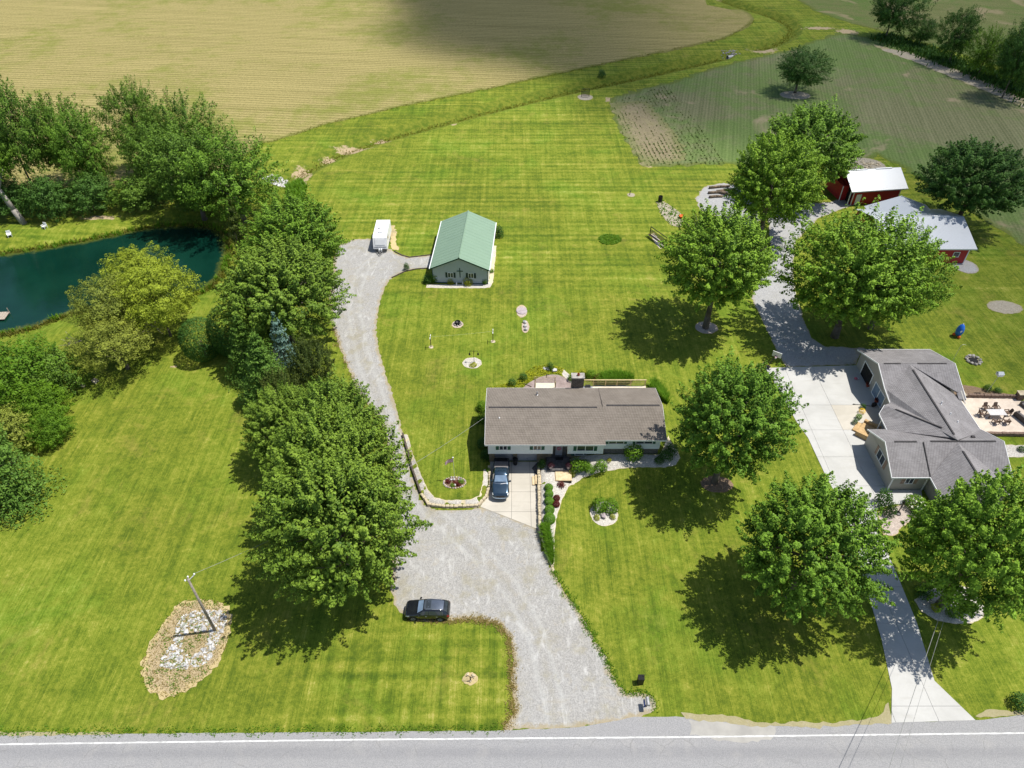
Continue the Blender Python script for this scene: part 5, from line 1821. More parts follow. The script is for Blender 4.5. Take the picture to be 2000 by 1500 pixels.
for (u, v, lab) in [(892, 557, "white garden figure near the yellow shrubs at the barn"), (904, 556, "white garden figure left of the bigger yellow shrub")]:
    x, y = G(u, v)
    t = empty('garden_figure', (x, y, .03), 0, lab, 'ornament')
    MB().lathe([(.13, 0), (.13, .08), (.09, .1), (.11, .3), (.06, .42)], 8).build('body', 'white', t)
    MB().lathe([(.02, .42), (.08, .48), (.08, .54), (.02, .6)], 8).build('head', 'white', t)

# ------------------------------------------------------------------ grey house with crossing gables
HX, HY = 48.0, 57.0
H2 = empty('gabled_house', (HX, HY, 0), 0, "greige house with crossing grey shingle gables and white trim", 'house')


def L2(*pts):
    return [(x - HX, y - HY, z) for x, y, z in pts]


b = MB()
# garage wing and middle block: walls
b.box(48.4 - HX, 57.7 - HX, 68.2 - HY, 76.0 - HY, 0, 2.72)
b.box(48.4 - HX, 56.9 - HX, 60.9 - HY, 68.2 - HY, 0, 2.72)
b.box(43.95 - HX, 57.0 - HX, 53.65 - HY, 60.9 - HY, 0, 2.55)
b.box(48.3 - HX, 55.4 - HX, 50.8 - HY, 53.7 - HY, 0, 2.5)
b.add(L2((48.4, 65.4, 2.7), (48.4, 76.0, 2.7), (48.4, 70.8, 4.72), (48.55, 65.4, 2.7), (48.55, 76.0, 2.7), (48.55, 70.8, 4.72)), [(0, 1, 2), (5, 4, 3), (0, 3, 4, 1), (1, 4, 5, 2), (2, 5, 3, 0)])
b.add(L2((57.7, 65.4, 2.7), (57.7, 76.0, 2.7), (57.7, 70.8, 4.72), (57.55, 65.4, 2.7), (57.55, 76.0, 2.7), (57.55, 70.8, 4.72)), [(0, 1, 2), (5, 4, 3), (0, 3, 4, 1), (1, 4, 5, 2), (2, 5, 3, 0)])
b.add(L2((43.95, 53.65, 2.5), (43.95, 60.9, 2.5), (43.95, 57.1, 4.42), (44.1, 53.65, 2.5), (44.1, 60.9, 2.5), (44.1, 57.1, 4.42)), [(0, 1, 2), (5, 4, 3), (0, 3, 4, 1), (1, 4, 5, 2), (2, 5, 3, 0)])
b.add(L2((57.0, 53.65, 2.5), (57.0, 60.9, 2.5), (57.0, 57.1, 4.42), (56.85, 53.65, 2.5), (56.85, 60.9, 2.5), (56.85, 57.1, 4.42)), [(0, 1, 2), (5, 4, 3), (0, 3, 4, 1), (1, 4, 5, 2), (2, 5, 3, 0)])
b.add(L2((48.3, 50.8, 2.45), (55.4, 50.8, 2.45), (51.9, 50.8, 4.3), (48.3, 50.95, 2.45), (55.4, 50.95, 2.45), (51.9, 50.95, 4.3)), [(0, 1, 2), (5, 4, 3), (0, 3, 4, 1), (1, 4, 5, 2), (2, 5, 3, 0)])
b.build('wall', 'siding2', H2)
b = MB()
b.slab(L2((47.9, 76.35, 2.68), (47.9, 70.8, 4.85), (57.9, 70.8, 4.85), (57.9, 76.35, 2.68)), .12)
b.slab(L2((47.9, 70.8, 4.85), (47.9, 67.6, 3.58), (51.9, 70.75, 4.85)), .12)
b.slab(L2((51.9, 70.75, 4.85), (57.2, 66.9, 3.25), (57.9, 66.9, 3.25), (57.9, 70.8, 4.85)), .12)
b.slab(L2((57.0, 66.9, 3.24), (57.0, 66.0, 2.9), (57.9, 66.0, 2.9), (57.9, 66.9, 3.24)), .12)
# middle: ridge along y
b.slab(L2((51.9, 70.75, 4.85), (47.9, 67.6, 3.55), (47.9, 65.3, 3.0), (51.9, 57.1, 4.80)), .12)
b.slab(L2((51.9, 70.75, 4.85), (51.9, 57.1, 4.80), (57.25, 60.6, 2.7), (57.25, 66.9, 2.75)), .12)
# front wing: ridge along x
b.slab(L2((43.55, 60.95, 2.68), (43.55, 57.1, 4.55), (57.35, 57.1, 4.55), (57.35, 60.95, 2.68)), .12)
b.slab(L2((43.55, 57.1, 4.55), (43.55, 53.35, 2.55), (47.95, 53.35, 2.55), (47.95, 57.1, 4.55)), .12)
b.slab(L2((47.96, 57.1, 4.60), (47.96, 53.35, 2.62), (57.35, 53.35, 2.62), (57.35, 57.1, 4.60)), .12)
# street gable: ridge along y
b.slab(L2((51.9, 56.9, 4.58), (47.9, 53.3, 2.66), (47.9, 50.5, 2.55), (51.9, 50.5, 4.52)), .12)
b.slab(L2((51.9, 56.9, 4.58), (51.9, 50.5, 4.52), (55.8, 50.5, 2.55), (55.8, 53.3, 2.66)), .12)
# entry roof set at 45 degrees
b.slab(L2((46.7, 64.4, 3.45), (45.85, 63.4, 2.9), (52.1, 58.4, 4.72)), .12)
b.slab(L2((45.85, 63.4, 2.9), (45.85, 60.75, 2.72), (52.0, 57.6, 4.60), (52.1, 58.4, 4.715)), .12)
b.slab(L2((46.7, 64.4, 3.45), (52.1, 58.4, 4.73), (47.95, 65.3, 3.0)), .12)
r2 = b.build('roof', 'shingle2', H2)
# entry walls and post
for x0, x1, y0, y1 in ((46.5, 46.65, 61.0, 61.15), (46.3, 46.45, 63.1, 63.25)):
    b = MB()
    b.box(x0 - HX, x1 - HX, y0 - HY, y1 - HY, 0, 2.75)
    b.build('porch_post', 'white', H2)


def strip(parent, p, q, name='ridge_vent', mat='vent', w=.10, h=.03):
    p, q = Vector(L2(p)[0]), Vector(L2(q)[0])
    d = (q - p).normalized()
    s_ = Vector((-d.y, d.x, 0)).normalized() * w
    b = MB()
    vs_ = [p - s_, q - s_, q + s_, p + s_]
    b.add([v + Vector((0, 0, -.06)) for v in vs_] + [v + Vector((0, 0, h)) for v in vs_], [(3, 2, 1, 0), (4, 5, 6, 7), (0, 1, 5, 4), (1, 2, 6, 5), (2, 3, 7, 6), (3, 0, 4, 7)])
    return b.build(name, mat, parent)


strip(r2, (48.6, 70.8, 4.86), (50.8, 70.8, 4.86))
strip(r2, (53.0, 70.8, 4.86), (56.8, 70.8, 4.86))
strip(r2, (51.9, 69.6, 4.86), (51.9, 58.0, 4.82))
strip(r2, (44.6, 57.1, 4.56), (47.2, 57.1, 4.56))
strip(r2, (48.8, 57.1, 4.62), (56.4, 57.1, 4.62))
strip(r2, (51.9, 55.6, 4.58), (51.9, 51.2, 4.54))
strip(r2, (47.6, 63.45, 3.70), (51.2, 59.35, 4.56), w=.09)
strip(r2, (47.95, 57.0, 4.6), (47.95, 53.4, 2.64), w=.05, h=.03)  # not a vent: dark strip painting the shadow at the roof step


def rake(parent, p, q, t=.2):
    p, q = Vector(L2(p)[0]), Vector(L2(q)[0])
    d = (q - p)
    n_ = Vector((-d.y, d.x, 0)).normalized() * .025 if math.hypot(d.x, d.y) > 1e-6 else Vector((.025, 0, 0))
    b = MB()
    vs_ = [p - n_, q - n_, q - n_ - Vector((0, 0, t)), p - n_ - Vector((0, 0, t))]
    ws_ = [p + n_, q + n_, q + n_ - Vector((0, 0, t)), p + n_ - Vector((0, 0, t))]
    b.add(vs_ + ws_, [(0, 1, 2, 3), (7, 6, 5, 4), (0, 4, 5, 1), (1, 5, 6, 2), (2, 6, 7, 3), (3, 7, 4, 0)])
    return b.build('fascia', 'white', parent)


for p, q in (((47.87, 76.37, 2.70), (47.87, 70.8, 4.88)), ((47.87, 70.8, 4.88), (47.87, 67.6, 3.6)), ((47.87, 67.6, 3.58), (47.87, 65.3, 3.02)), ((47.87, 76.39, 2.69), (57.93, 76.39, 2.69)),
             ((57.93, 76.37, 2.70), (57.93, 70.8, 4.88)), ((57.93, 70.8, 4.88), (57.93, 66.0, 2.92)), ((57.3, 66.9, 2.77), (57.3, 60.6, 2.72)),
             ((43.52, 60.97, 2.70), (43.52, 57.1, 4.58)), ((43.52, 57.1, 4.58), (43.52, 53.33, 2.57)), ((43.52, 53.32, 2.56), (47.93, 53.32, 2.56)), ((47.87, 53.3, 2.66), (47.87, 50.5, 2.56)),
             ((47.88, 50.47, 2.56), (51.9, 50.47, 4.54)), ((51.9, 50.47, 4.54), (55.82, 50.47, 2.56)), ((57.38, 60.95, 2.7), (57.38, 57.1, 4.62)), ((57.38, 57.1, 4.62), (57.38, 53.35, 2.64)),
             ((46.68, 64.42, 3.48), (45.82, 63.42, 2.92)), ((45.82, 63.4, 2.92), (45.82, 60.72, 2.74))):
    rake(r2, p, q)
for (x, y, z, h) in ((53.0, 63.6, 4.32, .55), (53.5, 62.0, 4.1, .35), (53.9, 60.8, 3.95, .3)):
    pipe(r2, x - HX, y - HY, z, h, .07, 'white')
b = MB()
b.box(54.4 - HX, 54.8 - HX, 58.2 - HY, 58.5 - HY, 3.95, 4.15)
b.build('roof_vent', 'vent', r2)
# garage openings in the left wall: one open, its shade a dark panel, one closed with glass
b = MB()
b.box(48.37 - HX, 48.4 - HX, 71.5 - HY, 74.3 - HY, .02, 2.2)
op = b.build('bay_shade_panel', 'dark', H2)
f = MB()
f.box(48.33 - HX, 48.4 - HX, 71.35 - HY, 71.5 - HY, 0, 2.35)
f.box(48.33 - HX, 48.4 - HX, 74.3 - HY, 74.45 - HY, 0, 2.35)
f.box(48.33 - HX, 48.4 - HX, 71.5 - HY, 74.3 - HY, 2.2, 2.35)
f.build('door_frame', 'white', op)
window(H2, 'x-', 67.3 - HY, 70.3 - HY, .25, 2.0, 48.4 - HX, 2, glass='glass_b', fw=.12, name='patio_door')
window(H2, 'x-', 56.2 - HY, 57.9 - HY, 1.3, 2.5, 43.95 - HX, 2)
shutter(H2, 55.65 - HY, 56.1 - HY, 1.25, 2.55, 43.95 - HX, 'shutter_t', 'x-')
shutter(H2, 58.0 - HY, 58.45 - HY, 1.25, 2.55, 43.95 - HX, 'shutter_t', 'x-')
window(H2, 'y-', 45.6 - HX, 46.45 - HX, 1.2, 2.2, 53.65 - HY, 2)
shutter(H2, 45.1 - HX, 45.5 - HX, 1.15, 2.25, 53.65 - HY, 'shutter_t')
shutter(H2, 46.55 - HX, 46.95 - HX, 1.15, 2.25, 53.65 - HY, 'shutter_t')
window(H2, 'x-', 61.4 - HY, 62.8 - HY, .4, 2.2, 48.4 - HX, 2)
for x, y, z in ((43.9, 53.62, 2.5), (47.9, 53.62, 2.5)):
    b = MB()
    b.box(x - HX, x + .12 - HX, y - .1 - HY, y - HY, .02, z)
    b.build('downspout', 'white', H2)

for o_ in d2.children:
    cx_ = np.mean([v.co.x for v in o_.data.vertices])
    cy_ = np.mean([v.co.y for v in o_.data.vertices])
    if cx_ > 42 and 62 < cy_ < 70:
        o_.data.materials[0] = M['conc']

# entry steps, mums and planters beside the grey house
ES = empty('entry_steps', (45.0, 63.0, 0), math.radians(-42), "tan entry steps and low walls under the diagonal gable of the grey house", 'steps')
for (x0, x1, y0, y1, z) in ((-.9, 1.2, -1.1, 1.1, .42), (-1.5, -.93, -.9, .9, .25), (-.9, 1.2, 1.13, 1.5, .75), (-.9, 1.2, -1.5, -1.13, .75)):
    b = MB()
    b.box(x0, x1, y0, y1, .02, z)
    b.build('step' if z < .6 else 'side_wall', 'tanstep', ES)
for i, (u, v, R, H_, kd, lab) in enumerate([(1682, 807, .42, .4, 'mum', "bright yellow mound of flowers on the entry steps of the grey house"), (1676, 818, .4, .35, 'shrub', "green plant left of the yellow flowers by the entry steps"),
                                            (1668, 828, .38, .4, 'darkshrub', "dark spiky plant at the lower corner of the entry steps"), (1684, 798, .38, .4, 'darkshrub', "dark plant behind the yellow flowers on the entry steps")]):
    x, y = G(u, v)
    plant('flower_clump', kd, x, y, H_ * .7 + .1, R, H_, lab, 'plant')
for (u, v, lab) in [(1696, 755, "rust red flower tub between the open garage bay and the glass door"), (1713, 786, "rust red flower tub below the glass door of the grey house")]:
    x, y = G(u, v)
    t = empty('flower_tub', (x, y, .045), 0, lab, 'planter')
    MB().lathe([(.32, 0), (.42, .38), (.45, .4), (.45, .46), (.38, .46), (.34, .38)], 12).build('tub', 'terra', t)
    c = bpy.data.objects.new('plant', PROTO['redshrub'])
    link(c, t)
    c.location = (0, 0, .5)
    c.scale = (.5, .5, .3)
# pressure washer with a wand on the concrete
x, y = G(1706, 794)
t = empty('pressure_washer', (x, y, .045), .4, "small black pressure washer with a long thin wand lying on the concrete", 'machine')
b = MB()
b.box(-.25, .25, -.2, .2, .15, .55)
b.build('motor', 'black', t)
for s_ in (-.26, .26):
    b = MB()
    b.lathe([(.13, -.04), (.15, -.03), (.15, .03), (.13, .04)], 10, (s_, 0, .15), 'X')
    b.build('wheel', 'tyre', t)
b = MB()
b.path([(-.3, 0, .1), (-1.2, .75, .06), (-2.0, 1.2, .05)], .025, 5)
b.path([(-2.0, 1.2, .05), (-2.2, 1.35, .05), (-2.32, 1.25, .05)], .05, 5)
b.build('wand', 'black', t)
x, y = G(1719, 794)
t = empty('bucket', (x, y, .045), 0, "white bucket beside the black pressure washer", 'bucket')
MB().lathe([(.15, 0), (.2, .36), (.21, .36), (.21, .4), (.18, .4), (.14, .05)], 12).build('body', 'white', t)
x, y = G(1671, 741)
t = empty('toy', (x, y, .045), 0, "small pink and white toy on the concrete near the open garage bay", 'toy')
MB().lathe([(.1, 0), (.22, .08), (.22, .2), (.1, .3), (.02, .32)], 10).build('body', 'flagr', t)
MB().lathe([(.02, .0), (.16, .04), (.17, .12), (.02, .2)], 10, (.28, .05, .02)).build('wheel', 'flagw', t)

# patio to the right of the grey house
PATIO = [(58.2, 62.8), (57.4, 67.2), (59.6, 69.6), (67.6, 69.4), (69.5, 62.6)]
pa = sheet("rear_patio", PATIO, 'patio', .02, 0, .8, 1.5)
PBED = [(57.4, 70.9), (58.4, 73.0), (63.0, 71.6), (67.8, 69.8), (67.6, 69.5), (59.6, 69.7), (57.6, 68.4)]
sheet("patio_planting_bed", PBED, 'mulch', .03, .06, .4, .8, seed=51)
PB2 = [(57.6, 60.7), (70, 60.9), (70, 58.9), (57.6, 58.7)]
sheet("pale_stone_strip", PB2, 'bedstone', .03, .08, .4, .8, seed=52)
block_wall('patio_wall', [(60.2, 69.6), (67.4, 69.4)], .55, 'wallblock', "brown block wall along the lawn side of the rear patio", .35, .5, .03, 0, 11)
block_wall('patio_wall', [(58.6, 62.5), (69.6, 62.3)], .55, 'wallblock', "brown block wall along the near side of the rear patio", .35, .5, .03, 0, 12)
for (x, y, lab) in [(59.7, 69.2, "square block pillar at the house end of the patio wall"), (67.7, 69.3, "square block pillar at the outer corner of the patio")]:
    t = empty('block_pillar', (x, y, 0), 0, lab, 'pillar')
    for k in range(4):
        b = MB()
        b.box(-.4 + .01 * (k % 2), .4, -.4, .4 - .01 * (k % 2), k * .24, k * .24 + .23)
        b.build('block', 'wallblock', t)
    b = MB()
    b.box(-.46, .46, -.46, .46, .96, 1.05)
    b.build('cap', 'rock_t', t)
t = empty('patio_table', (62.75, 65.9, .02), 0, "pale rectangular table on the rear patio with brown chairs round it", 'table')
b = MB()
b.box(-1.1, 1.1, -.55, .55, .70, .75)
b.build('tabletop', 'tabletop', t)
for sx in (-1, 1):
    for sy in (-1, 1):
        b = MB()
        b.box(sx * .95 - .05, sx * .95 + .05, sy * .42 - .05, sy * .42 + .05, 0, .7)
        b.build('leg', 'chairwood', t)


def patio_chair(x, y, rz, lab):
    t = empty('patio_chair', (x, y, .02), rz, lab, 'chair', 'slatted chairs round the patio table')
    b = MB()
    b.box(-.28, .28, -.28, .26, .36, .40)
    b.build('seat', 'chairwood', t)
    for k in range(4):
        xk = -.27 + k * .14
        b = MB()
        b.add([(xk, .24, .38), (xk + .12, .24, .38), (xk + .12, .29, .38), (xk, .29, .38), (xk * .9, .44, 1.0 - abs(k - 1.5) * .05), (xk * .9 + .11, .44, 1.0 - abs(k - 1.5) * .05), (xk * .9 + .11, .48, 1.0 - abs(k - 1.5) * .05), (xk * .9, .48, 1.0 - abs(k - 1.5) * .05)],
              [(3, 2, 1, 0), (4, 5, 6, 7), (0, 1, 5, 4), (1, 2, 6, 5), (2, 3, 7, 6), (3, 0, 4, 7)])
        b.build('back_slat', 'chairwood', t)
    for s_ in (-1, 1):
        b = MB()
        b.box(s_ * .36 - .06, s_ * .36 + .06, -.34, .28, .56, .60)
        b.build('armrest', 'chairwood', t)
        for yy in (-.28, .24):
            b = MB()
            b.box(s_ * .32 - .035, s_ * .32 + .035, yy - .035, yy + .035, 0, .56)
            b.build('leg', 'chairwood', t)


for x, y, rz, lab in [(62.1, 67.1, 0, "slatted brown chair at the far left side of the patio table"), (63.4, 67.1, 0, "slatted brown chair at the far right side of the patio table"),
                      (61.0, 66.0, 1.57, "slatted brown chair at the house end of the patio table"), (64.5, 66.2, -1.57, "slatted brown chair at the outer end of the patio table"),
                      (62.2, 64.6, 3.14, "slatted brown chair at the near left side of the patio table"), (63.5, 64.6, 3.0, "slatted brown chair at the near right side of the patio table")]:
    patio_chair(x, y, rz, lab)


def sofa(x, y, rz, L, lab):
    t = empty('patio_sofa', (x, y, .02), rz, lab, 'sofa')
    b = MB()
    b.box(-L / 2, L / 2, -.4, .4, .05, .32)
    b.build('base', 'wicker', t)
    b = MB()
    b.box(-L / 2, L / 2, .3, .45, .32, .8)
    b.build('backrest', 'wicker', t)
    for s_ in (-1, 1):
        b = MB()
        b.box(s_ * L / 2 - .09, s_ * L / 2 + .09, -.42, .46, .05, .6)
        b.build('armrest', 'wicker', t)
    n = max(1, round(L / .75))
    for k in range(n):
        b = MB()
        w_ = (L - .2) / n
        b.box(-L / 2 + .1 + k * w_ + .01, -L / 2 + .1 + (k + 1) * w_ - .01, -.38, .28, .323, .46)
        b.build('cushion', 'cover', t)


sofa(68.0, 66.6, -1.25, 3.2, "long grey wicker sofa along the outer edge of the rear patio")
sofa(66.0, 65.1, 1.9, 2.2, "grey wicker seat facing the long sofa on the rear patio")
for i, (x, y, R) in enumerate([(64.3, 70.9, .6), (65.4, 70.5, .55), (63.0, 59.9, .5), (65.3, 59.8, .5), (66.6, 59.7, .45), (70.8, 67.4, 1.2)]):
    plant('patio_shrub', 'darkshrub', x, y, R * .6, R, R * .9, ["dark spiky shrub left in the bed above the patio wall", "dark spiky shrub right in the bed above the patio wall", "dark shrub leftmost in the pale stone strip below the patio",
                                                              "dark shrub in the middle of the pale stone strip", "dark shrub rightmost in the pale stone strip", "dark bush at the outer corner behind the long sofa"][i], 'shrub')
for i, (x, y, r_) in enumerate([(59.2, 71.2, .5), (60.2, 70.6, .42), (58.5, 70.0, .4)]):
    tag(MB().rock((x, y, .15), r_, .5, 90 + i).build('boulder', 'rock_g'), ["flat grey boulder farthest into the patio planting bed", "grey boulder beside the patio pillar", "grey boulder against the house in the patio bed"][i], 'boulder')

# martin house on a pole, hook pole, fire ring, inflated rocket
x, y = G(1926, 768)
t = empty('birdhouse_pole', (x, y, 0), 0, "white birdhouse on a tall thin pole on the right lawn", 'birdhouse')
MB().path([(0, 0, 0), (.3, 0, 3.2)], .035, 6).build('pole', 'wire_p', t)
b = MB()
b.box(-.05, .65, -.3, .3, 3.2, 3.55)
b.build('box', 'white', t)
b = MB()
b.add([(-.12, -.36, 3.55), (.72, -.36, 3.55), (.72, .36, 3.55), (-.12, .36, 3.55), (-.05, 0, 3.82), (.65, 0, 3.82)], [(0, 1, 5, 4), (2, 3, 4, 5), (1, 2, 5), (3, 0, 4), (3, 2, 1, 0)])
b.build('roof', 'wroof', t)
x, y = G(1860, 706)
t = empty('hook_pole', (x, y, 0), 0, "thin shepherd hook pole on the lawn behind the grey house", 'pole')
MB().path([(0, 0, 0), (0, 0, 2.8), (.15, 0, 3.05), (.45, 0, 3.1), (.7, 0, 2.95)], .03, 5).build('hook', 'wire_p', t)


def fire_ring(u, v, r, lab, n=11, mat='rock_g', bowl=False):
    x, y = G(u, v)
    t = empty('fire_ring', (x, y, .03), 0, lab, 'fire pit')
    for k in range(n):
        a = 6.283 * k / n
        MB().rock((r * math.cos(a), r * math.sin(a), .12), .30 * r / .95, .7, 100 + k + int(u)).build('stone', mat, t)
    MB().lathe([(r * .7, .0), (r * .66, .03), (.02, .04)], 12).build('ash', 'dark', t)
    return t


fire_ring(1901, 704, .95, "ring of grey fire pit stones on the right lawn")
t = fire_ring(894, 633, .55, "small dark fire pit on a pebble patch in the middle of the lawn", 8)
b = MB()
b.lathe([(.1, .1), (.36, .3), (.42, .46), (.38, .46), (.3, .3), (.05, .16)], 12)
b.build('fire_bowl', 'black', t)
x, y = G(1869, 657)
t = empty('inflatable_rocket', (x, y, .02), 0, "blue inflatable rocket with red feet on the right lawn", 'inflatable toy')
MB().lathe([(.30, .25), (.46, .5), (.55, 1.0), (.5, 1.5), (.33, 1.95), (.02, 2.3)], 16).build('body', 'blue', t, True)
MB().lathe([(.14, 2.02), (.02, 2.42)], 10).build('nose', 'flagw', t, True)
for k in range(3):
    a = 2.09 * k + .5
    MB().lathe([(.05, 0), (.2, .08), (.24, .25), (.16, .42), (.04, .5)], 10, (.48 * math.cos(a), .48 * math.sin(a), 0)).build('foot', 'amber', t, True)
MB().lathe([(.17, -.02), (.17, .02)], 12, (0, 0, 0)).build('porthole', 'flagw', t).matrix_local = Matrix.Translation((-.1, -.51, 1.2)) @ Matrix.Rotation(math.radians(90), 4, 'X')

# ------------------------------------------------------------------ red barns
RB1 = empty('red_barn', (63.4, 121.9, 0), math.radians(7.5), "smaller red barn with a white metal roof and an open lean side", 'barn')
b = MB()
b.box(.9, 10.2, .95, 8.6, 0, 3.0)
b.add([(10.2, .95, 3.0), (10.2, 8.6, 3.0), (10.2, 4.6, 5.0), (10.1, .95, 3.0), (10.1, 8.6, 3.0), (10.1, 4.6, 5.0)], [(0, 1, 2), (5, 4, 3), (0, 3, 4, 1), (1, 4, 5, 2), (2, 5, 3, 0)])
b.build('wall', 'red', RB1)
b = MB()
b.box(-.4, .88, 3.0, 8.6, 0, 2.9)
b.build('side_wall', 'red', RB1)
b = MB()
b.slab([(0, .4, 3.0), (11.2, .4, 3.0), (11.2, 4.6, 5.25), (0, 4.6, 5.25)], .08)
b.slab([(0, 4.6, 5.25), (11.2, 4.6, 5.25), (11.2, 9.2, 3.0), (0, 9.2, 3.0)], .08)
r_ = b.build('roof', 'wroof', RB1)
for x0 in (1.2, 6.2):
    b = MB()
    b.box(x0, x0 + 3.2, 4.45, 4.75, 5.2, 5.33)
    b.build('ridge_vent', 'white', r_)
b = MB()
b.box(0, 11.2, .36, .4, 2.82, 3.02)
b.build('fascia', 'white', r_)
for x, y, nm in ((10.12, .87, 'corner_trim'), (.85, .87, 'corner_trim'), (-.5, 2.8, 'post'), (.1, .8, 'post')):
    b = MB()
    b.box(x, x + .14, y, y + .1, 0, 3.0)
    b.build(nm, 'white', RB1)
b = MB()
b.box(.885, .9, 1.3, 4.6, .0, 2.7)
b.build('lean_shade_panel', 'dark', RB1)  # dark sheet on the wall, painting the shade of the open lean side
b = MB()
b.box(1.6, 2.6, .90, .95, .05, 2.1)
b.build('door', 'white', RB1)

RB2 = empty('red_barn', (70.0, 102.3, 0), 0, "larger red barn with crossing white metal roofs behind the broad maple", 'barn')
b = MB()
b.box(-8.0, 6.0, .3, 13.2, 0, 2.95)
b.add([(6.0, .3, 2.95), (6.0, 13.2, 2.95), (6.0, 6.8, 4.95), (5.9, .3, 2.95), (5.9, 13.2, 2.95), (5.9, 6.8, 4.95)], [(0, 1, 2), (5, 4, 3), (0, 3, 4, 1), (1, 4, 5, 2), (2, 5, 3, 0)])
b.build('wall', 'red', RB2)
b = MB()
b.slab([(-8.4, .0, 2.95), (7.0, .0, 2.95), (7.0, 6.8, 5.2), (-8.4, 6.8, 5.2)], .08)
b.slab([(-8.4, 6.8, 5.2), (7.0, 6.8, 5.2), (7.0, 13.6, 2.95), (-8.4, 13.6, 2.95)], .08)
b.slab([(-.5, 7.0, 5.15), (-.5, 14.4, 5.15), (-6.5, 14.4, 3.1), (-6.5, 7.0, 3.1)], .08)
b.slab([(-.5, 7.0, 5.15), (4.6, 11.5, 3.35), (4.6, 14.4, 3.35), (-.5, 14.4, 5.15)], .08)
r_ = b.build('roof', 'wroof', RB2)
b = MB()
b.box(1.6, 4.6, 6.65, 6.95, 5.15, 5.29)
b.build('ridge_vent', 'white', r_)
b = MB()
b.box(-8.4, 7.0, -.05, 0, 2.76, 2.97)
b.build('fascia', 'white', r_)
b = MB()
b.box(5.9, 6.05, .22, .3, 0, 2.95)
b.build('corner_trim', 'white', RB2)
window(RB2, 'y-', 3.7, 4.6, 1.3, 2.1, .3, 1, fw=.09)

# ------------------------------------------------------------------ cars
def loft(stations, n_side=6):
    """stations: (y, z bottom, z belt, half width, z top, half width of top)"""
    R_ = []
    for (y, zb, zl, w, zt, wt) in stations:
        half = [(w - .16, zb), (w - .02, zb + .12), (w, zb + (zl - zb) * .55), (w * .985, zl), (wt + (w - wt) * .10, zt - (zt - zl) * .10), (wt * .80, zt), (wt * .4, zt + .02)]
        R_.append([(x, y, z) for x, z in half] + [(-x, y, z) for x, z in half[::-1]])
    return R_


def loft_mesh(R_, name, mat, parent):
    b = MB()
    n = len(R_[0])
    b.v = [p for r in R_ for p in r]
    for i in range(len(R_) - 1):
        for j in range(n):
            b.f.append((i * n + j, i * n + (j + 1) % n, (i + 1) * n + (j + 1) % n, (i + 1) * n + j))
    b.f.append(tuple(range(n)))
    b.f.append(tuple(range((len(R_) - 1) * n, len(R_) * n)))
    o = b.build(name, mat, parent, True)
    return o


def lerp3(a, b, t):
    return tuple(a[k] + (b[k] - a[k]) * t for k in range(3))


def skin_patch(R_, i0, i1, j0, j1, off, name, mat, parent, ins=(0, 0, 0, 0)):
    """panel laid on the lofted skin between stations i0..i1 (floats) and ring points j0..j1"""
    def P(i, j):
        i = min(max(i, 0), len(R_) - 1.001)
        a, b_ = R_[int(i)], R_[int(i) + 1]
        j_ = int(math.floor(j))
        f = j - j_
        n = len(a)
        p = lerp3(a[j_ % n], a[(j_ + 1) % n], f)
        q = lerp3(b_[j_ % n], b_[(j_ + 1) % n], f)
        return Vector(lerp3(p, q, i - int(i)))
    ni, nj = max(1, int(math.ceil(i1 - i0)) * 2), max(1, int(math.ceil(j1 - j0)))
    V, F = [], []
    c = Vector((0, sum(r[0][1] for r in R_) / len(R_), .7))
    for a in range(ni + 1):
        for b_ in range(nj + 1):
            i, j = i0 + (i1 - i0) * a / ni, j0 + (j1 - j0) * b_ / nj
            p = P(i, j)
            e = .02
            n_ = (P(i + e, j) - P(i - e, j)).cross(P(i, j + e) - P(i, j - e))
            if n_.length < 1e-9:
                n_ = p - c
            n_.normalize()
            if n_.dot(p - Vector((0, p.y, .7))) < 0 and abs(n_.dot(p - Vector((0, p.y, .7)))) > 1e-4:
                n_ = -n_
            V.append(p + n_ * off)
    for a in range(ni):
        for b_ in range(nj):
            k = a * (nj + 1) + b_
            F.append((k, k + 1, k + nj + 2, k + nj + 1))
    return MB().add(V, F).build(name, mat, parent, True)


def wheel(parent, x, y, r, w):
    s_ = 1 if x > 0 else -1
    t = MB().lathe([(r * .62, -w / 2), (r * .94, -w / 2), (r, -w * .3), (r, w * .3), (r * .94, w / 2), (r * .62, w / 2)], 18, (x, y, r), 'X').build('wheel', 'tyre', parent, True)
    rim = MB()
    rim.lathe([(r * .60, w * .40 * s_), (r * .66, w * .505 * s_), (r * .58, w * .52 * s_), (r * .52, w * .44 * s_), (.04, w * .42 * s_)], 18, (x, y, r), 'X')
    for k in range(5):
        a = k * 1.2566
        ca, sa = math.cos(a), math.sin(a)
        rim.tube((x + s_ * w * .47, y + ca * .05, r + sa * .05), (x + s_ * w * .47, y + ca * r * .58, r + sa * r * .58), .03, .025, 4)
    rim.build('rim', 'grey', t)


SUV = empty('parked_suv', (-8.45, 37.72, .03), math.radians(-91.5), "dark graphite SUV with a sunroof parked on the gravel by the lawn", 'car')
S = [(-2.22, .36, .66, .60, .70, .5), (-2.12, .27, .76, .79, .82, .62), (-1.9, .24, .86, .88, .93, .72), (-1.25, .22, .96, .915, 1.03, .78), (-.98, .22, .99, .92, 1.08, .80), (-.28, .22, 1.03, .925, 1.56, .62),
     (.15, .22, 1.04, .925, 1.64, .64), (1.25, .22, 1.07, .925, 1.62, .63), (1.72, .24, 1.08, .91, 1.53, .60), (2.06, .30, 1.05, .87, 1.15, .66), (2.2, .38, .92, .80, .98, .62), (2.26, .45, .8, .70, .84, .5)]
R_ = loft(S)
loft_mesh(R_, 'body', 'suv', SUV)
skin_patch(R_, 5.05, 7.9, 5, 8, .008, 'roof_panel', 'suvroof', SUV)
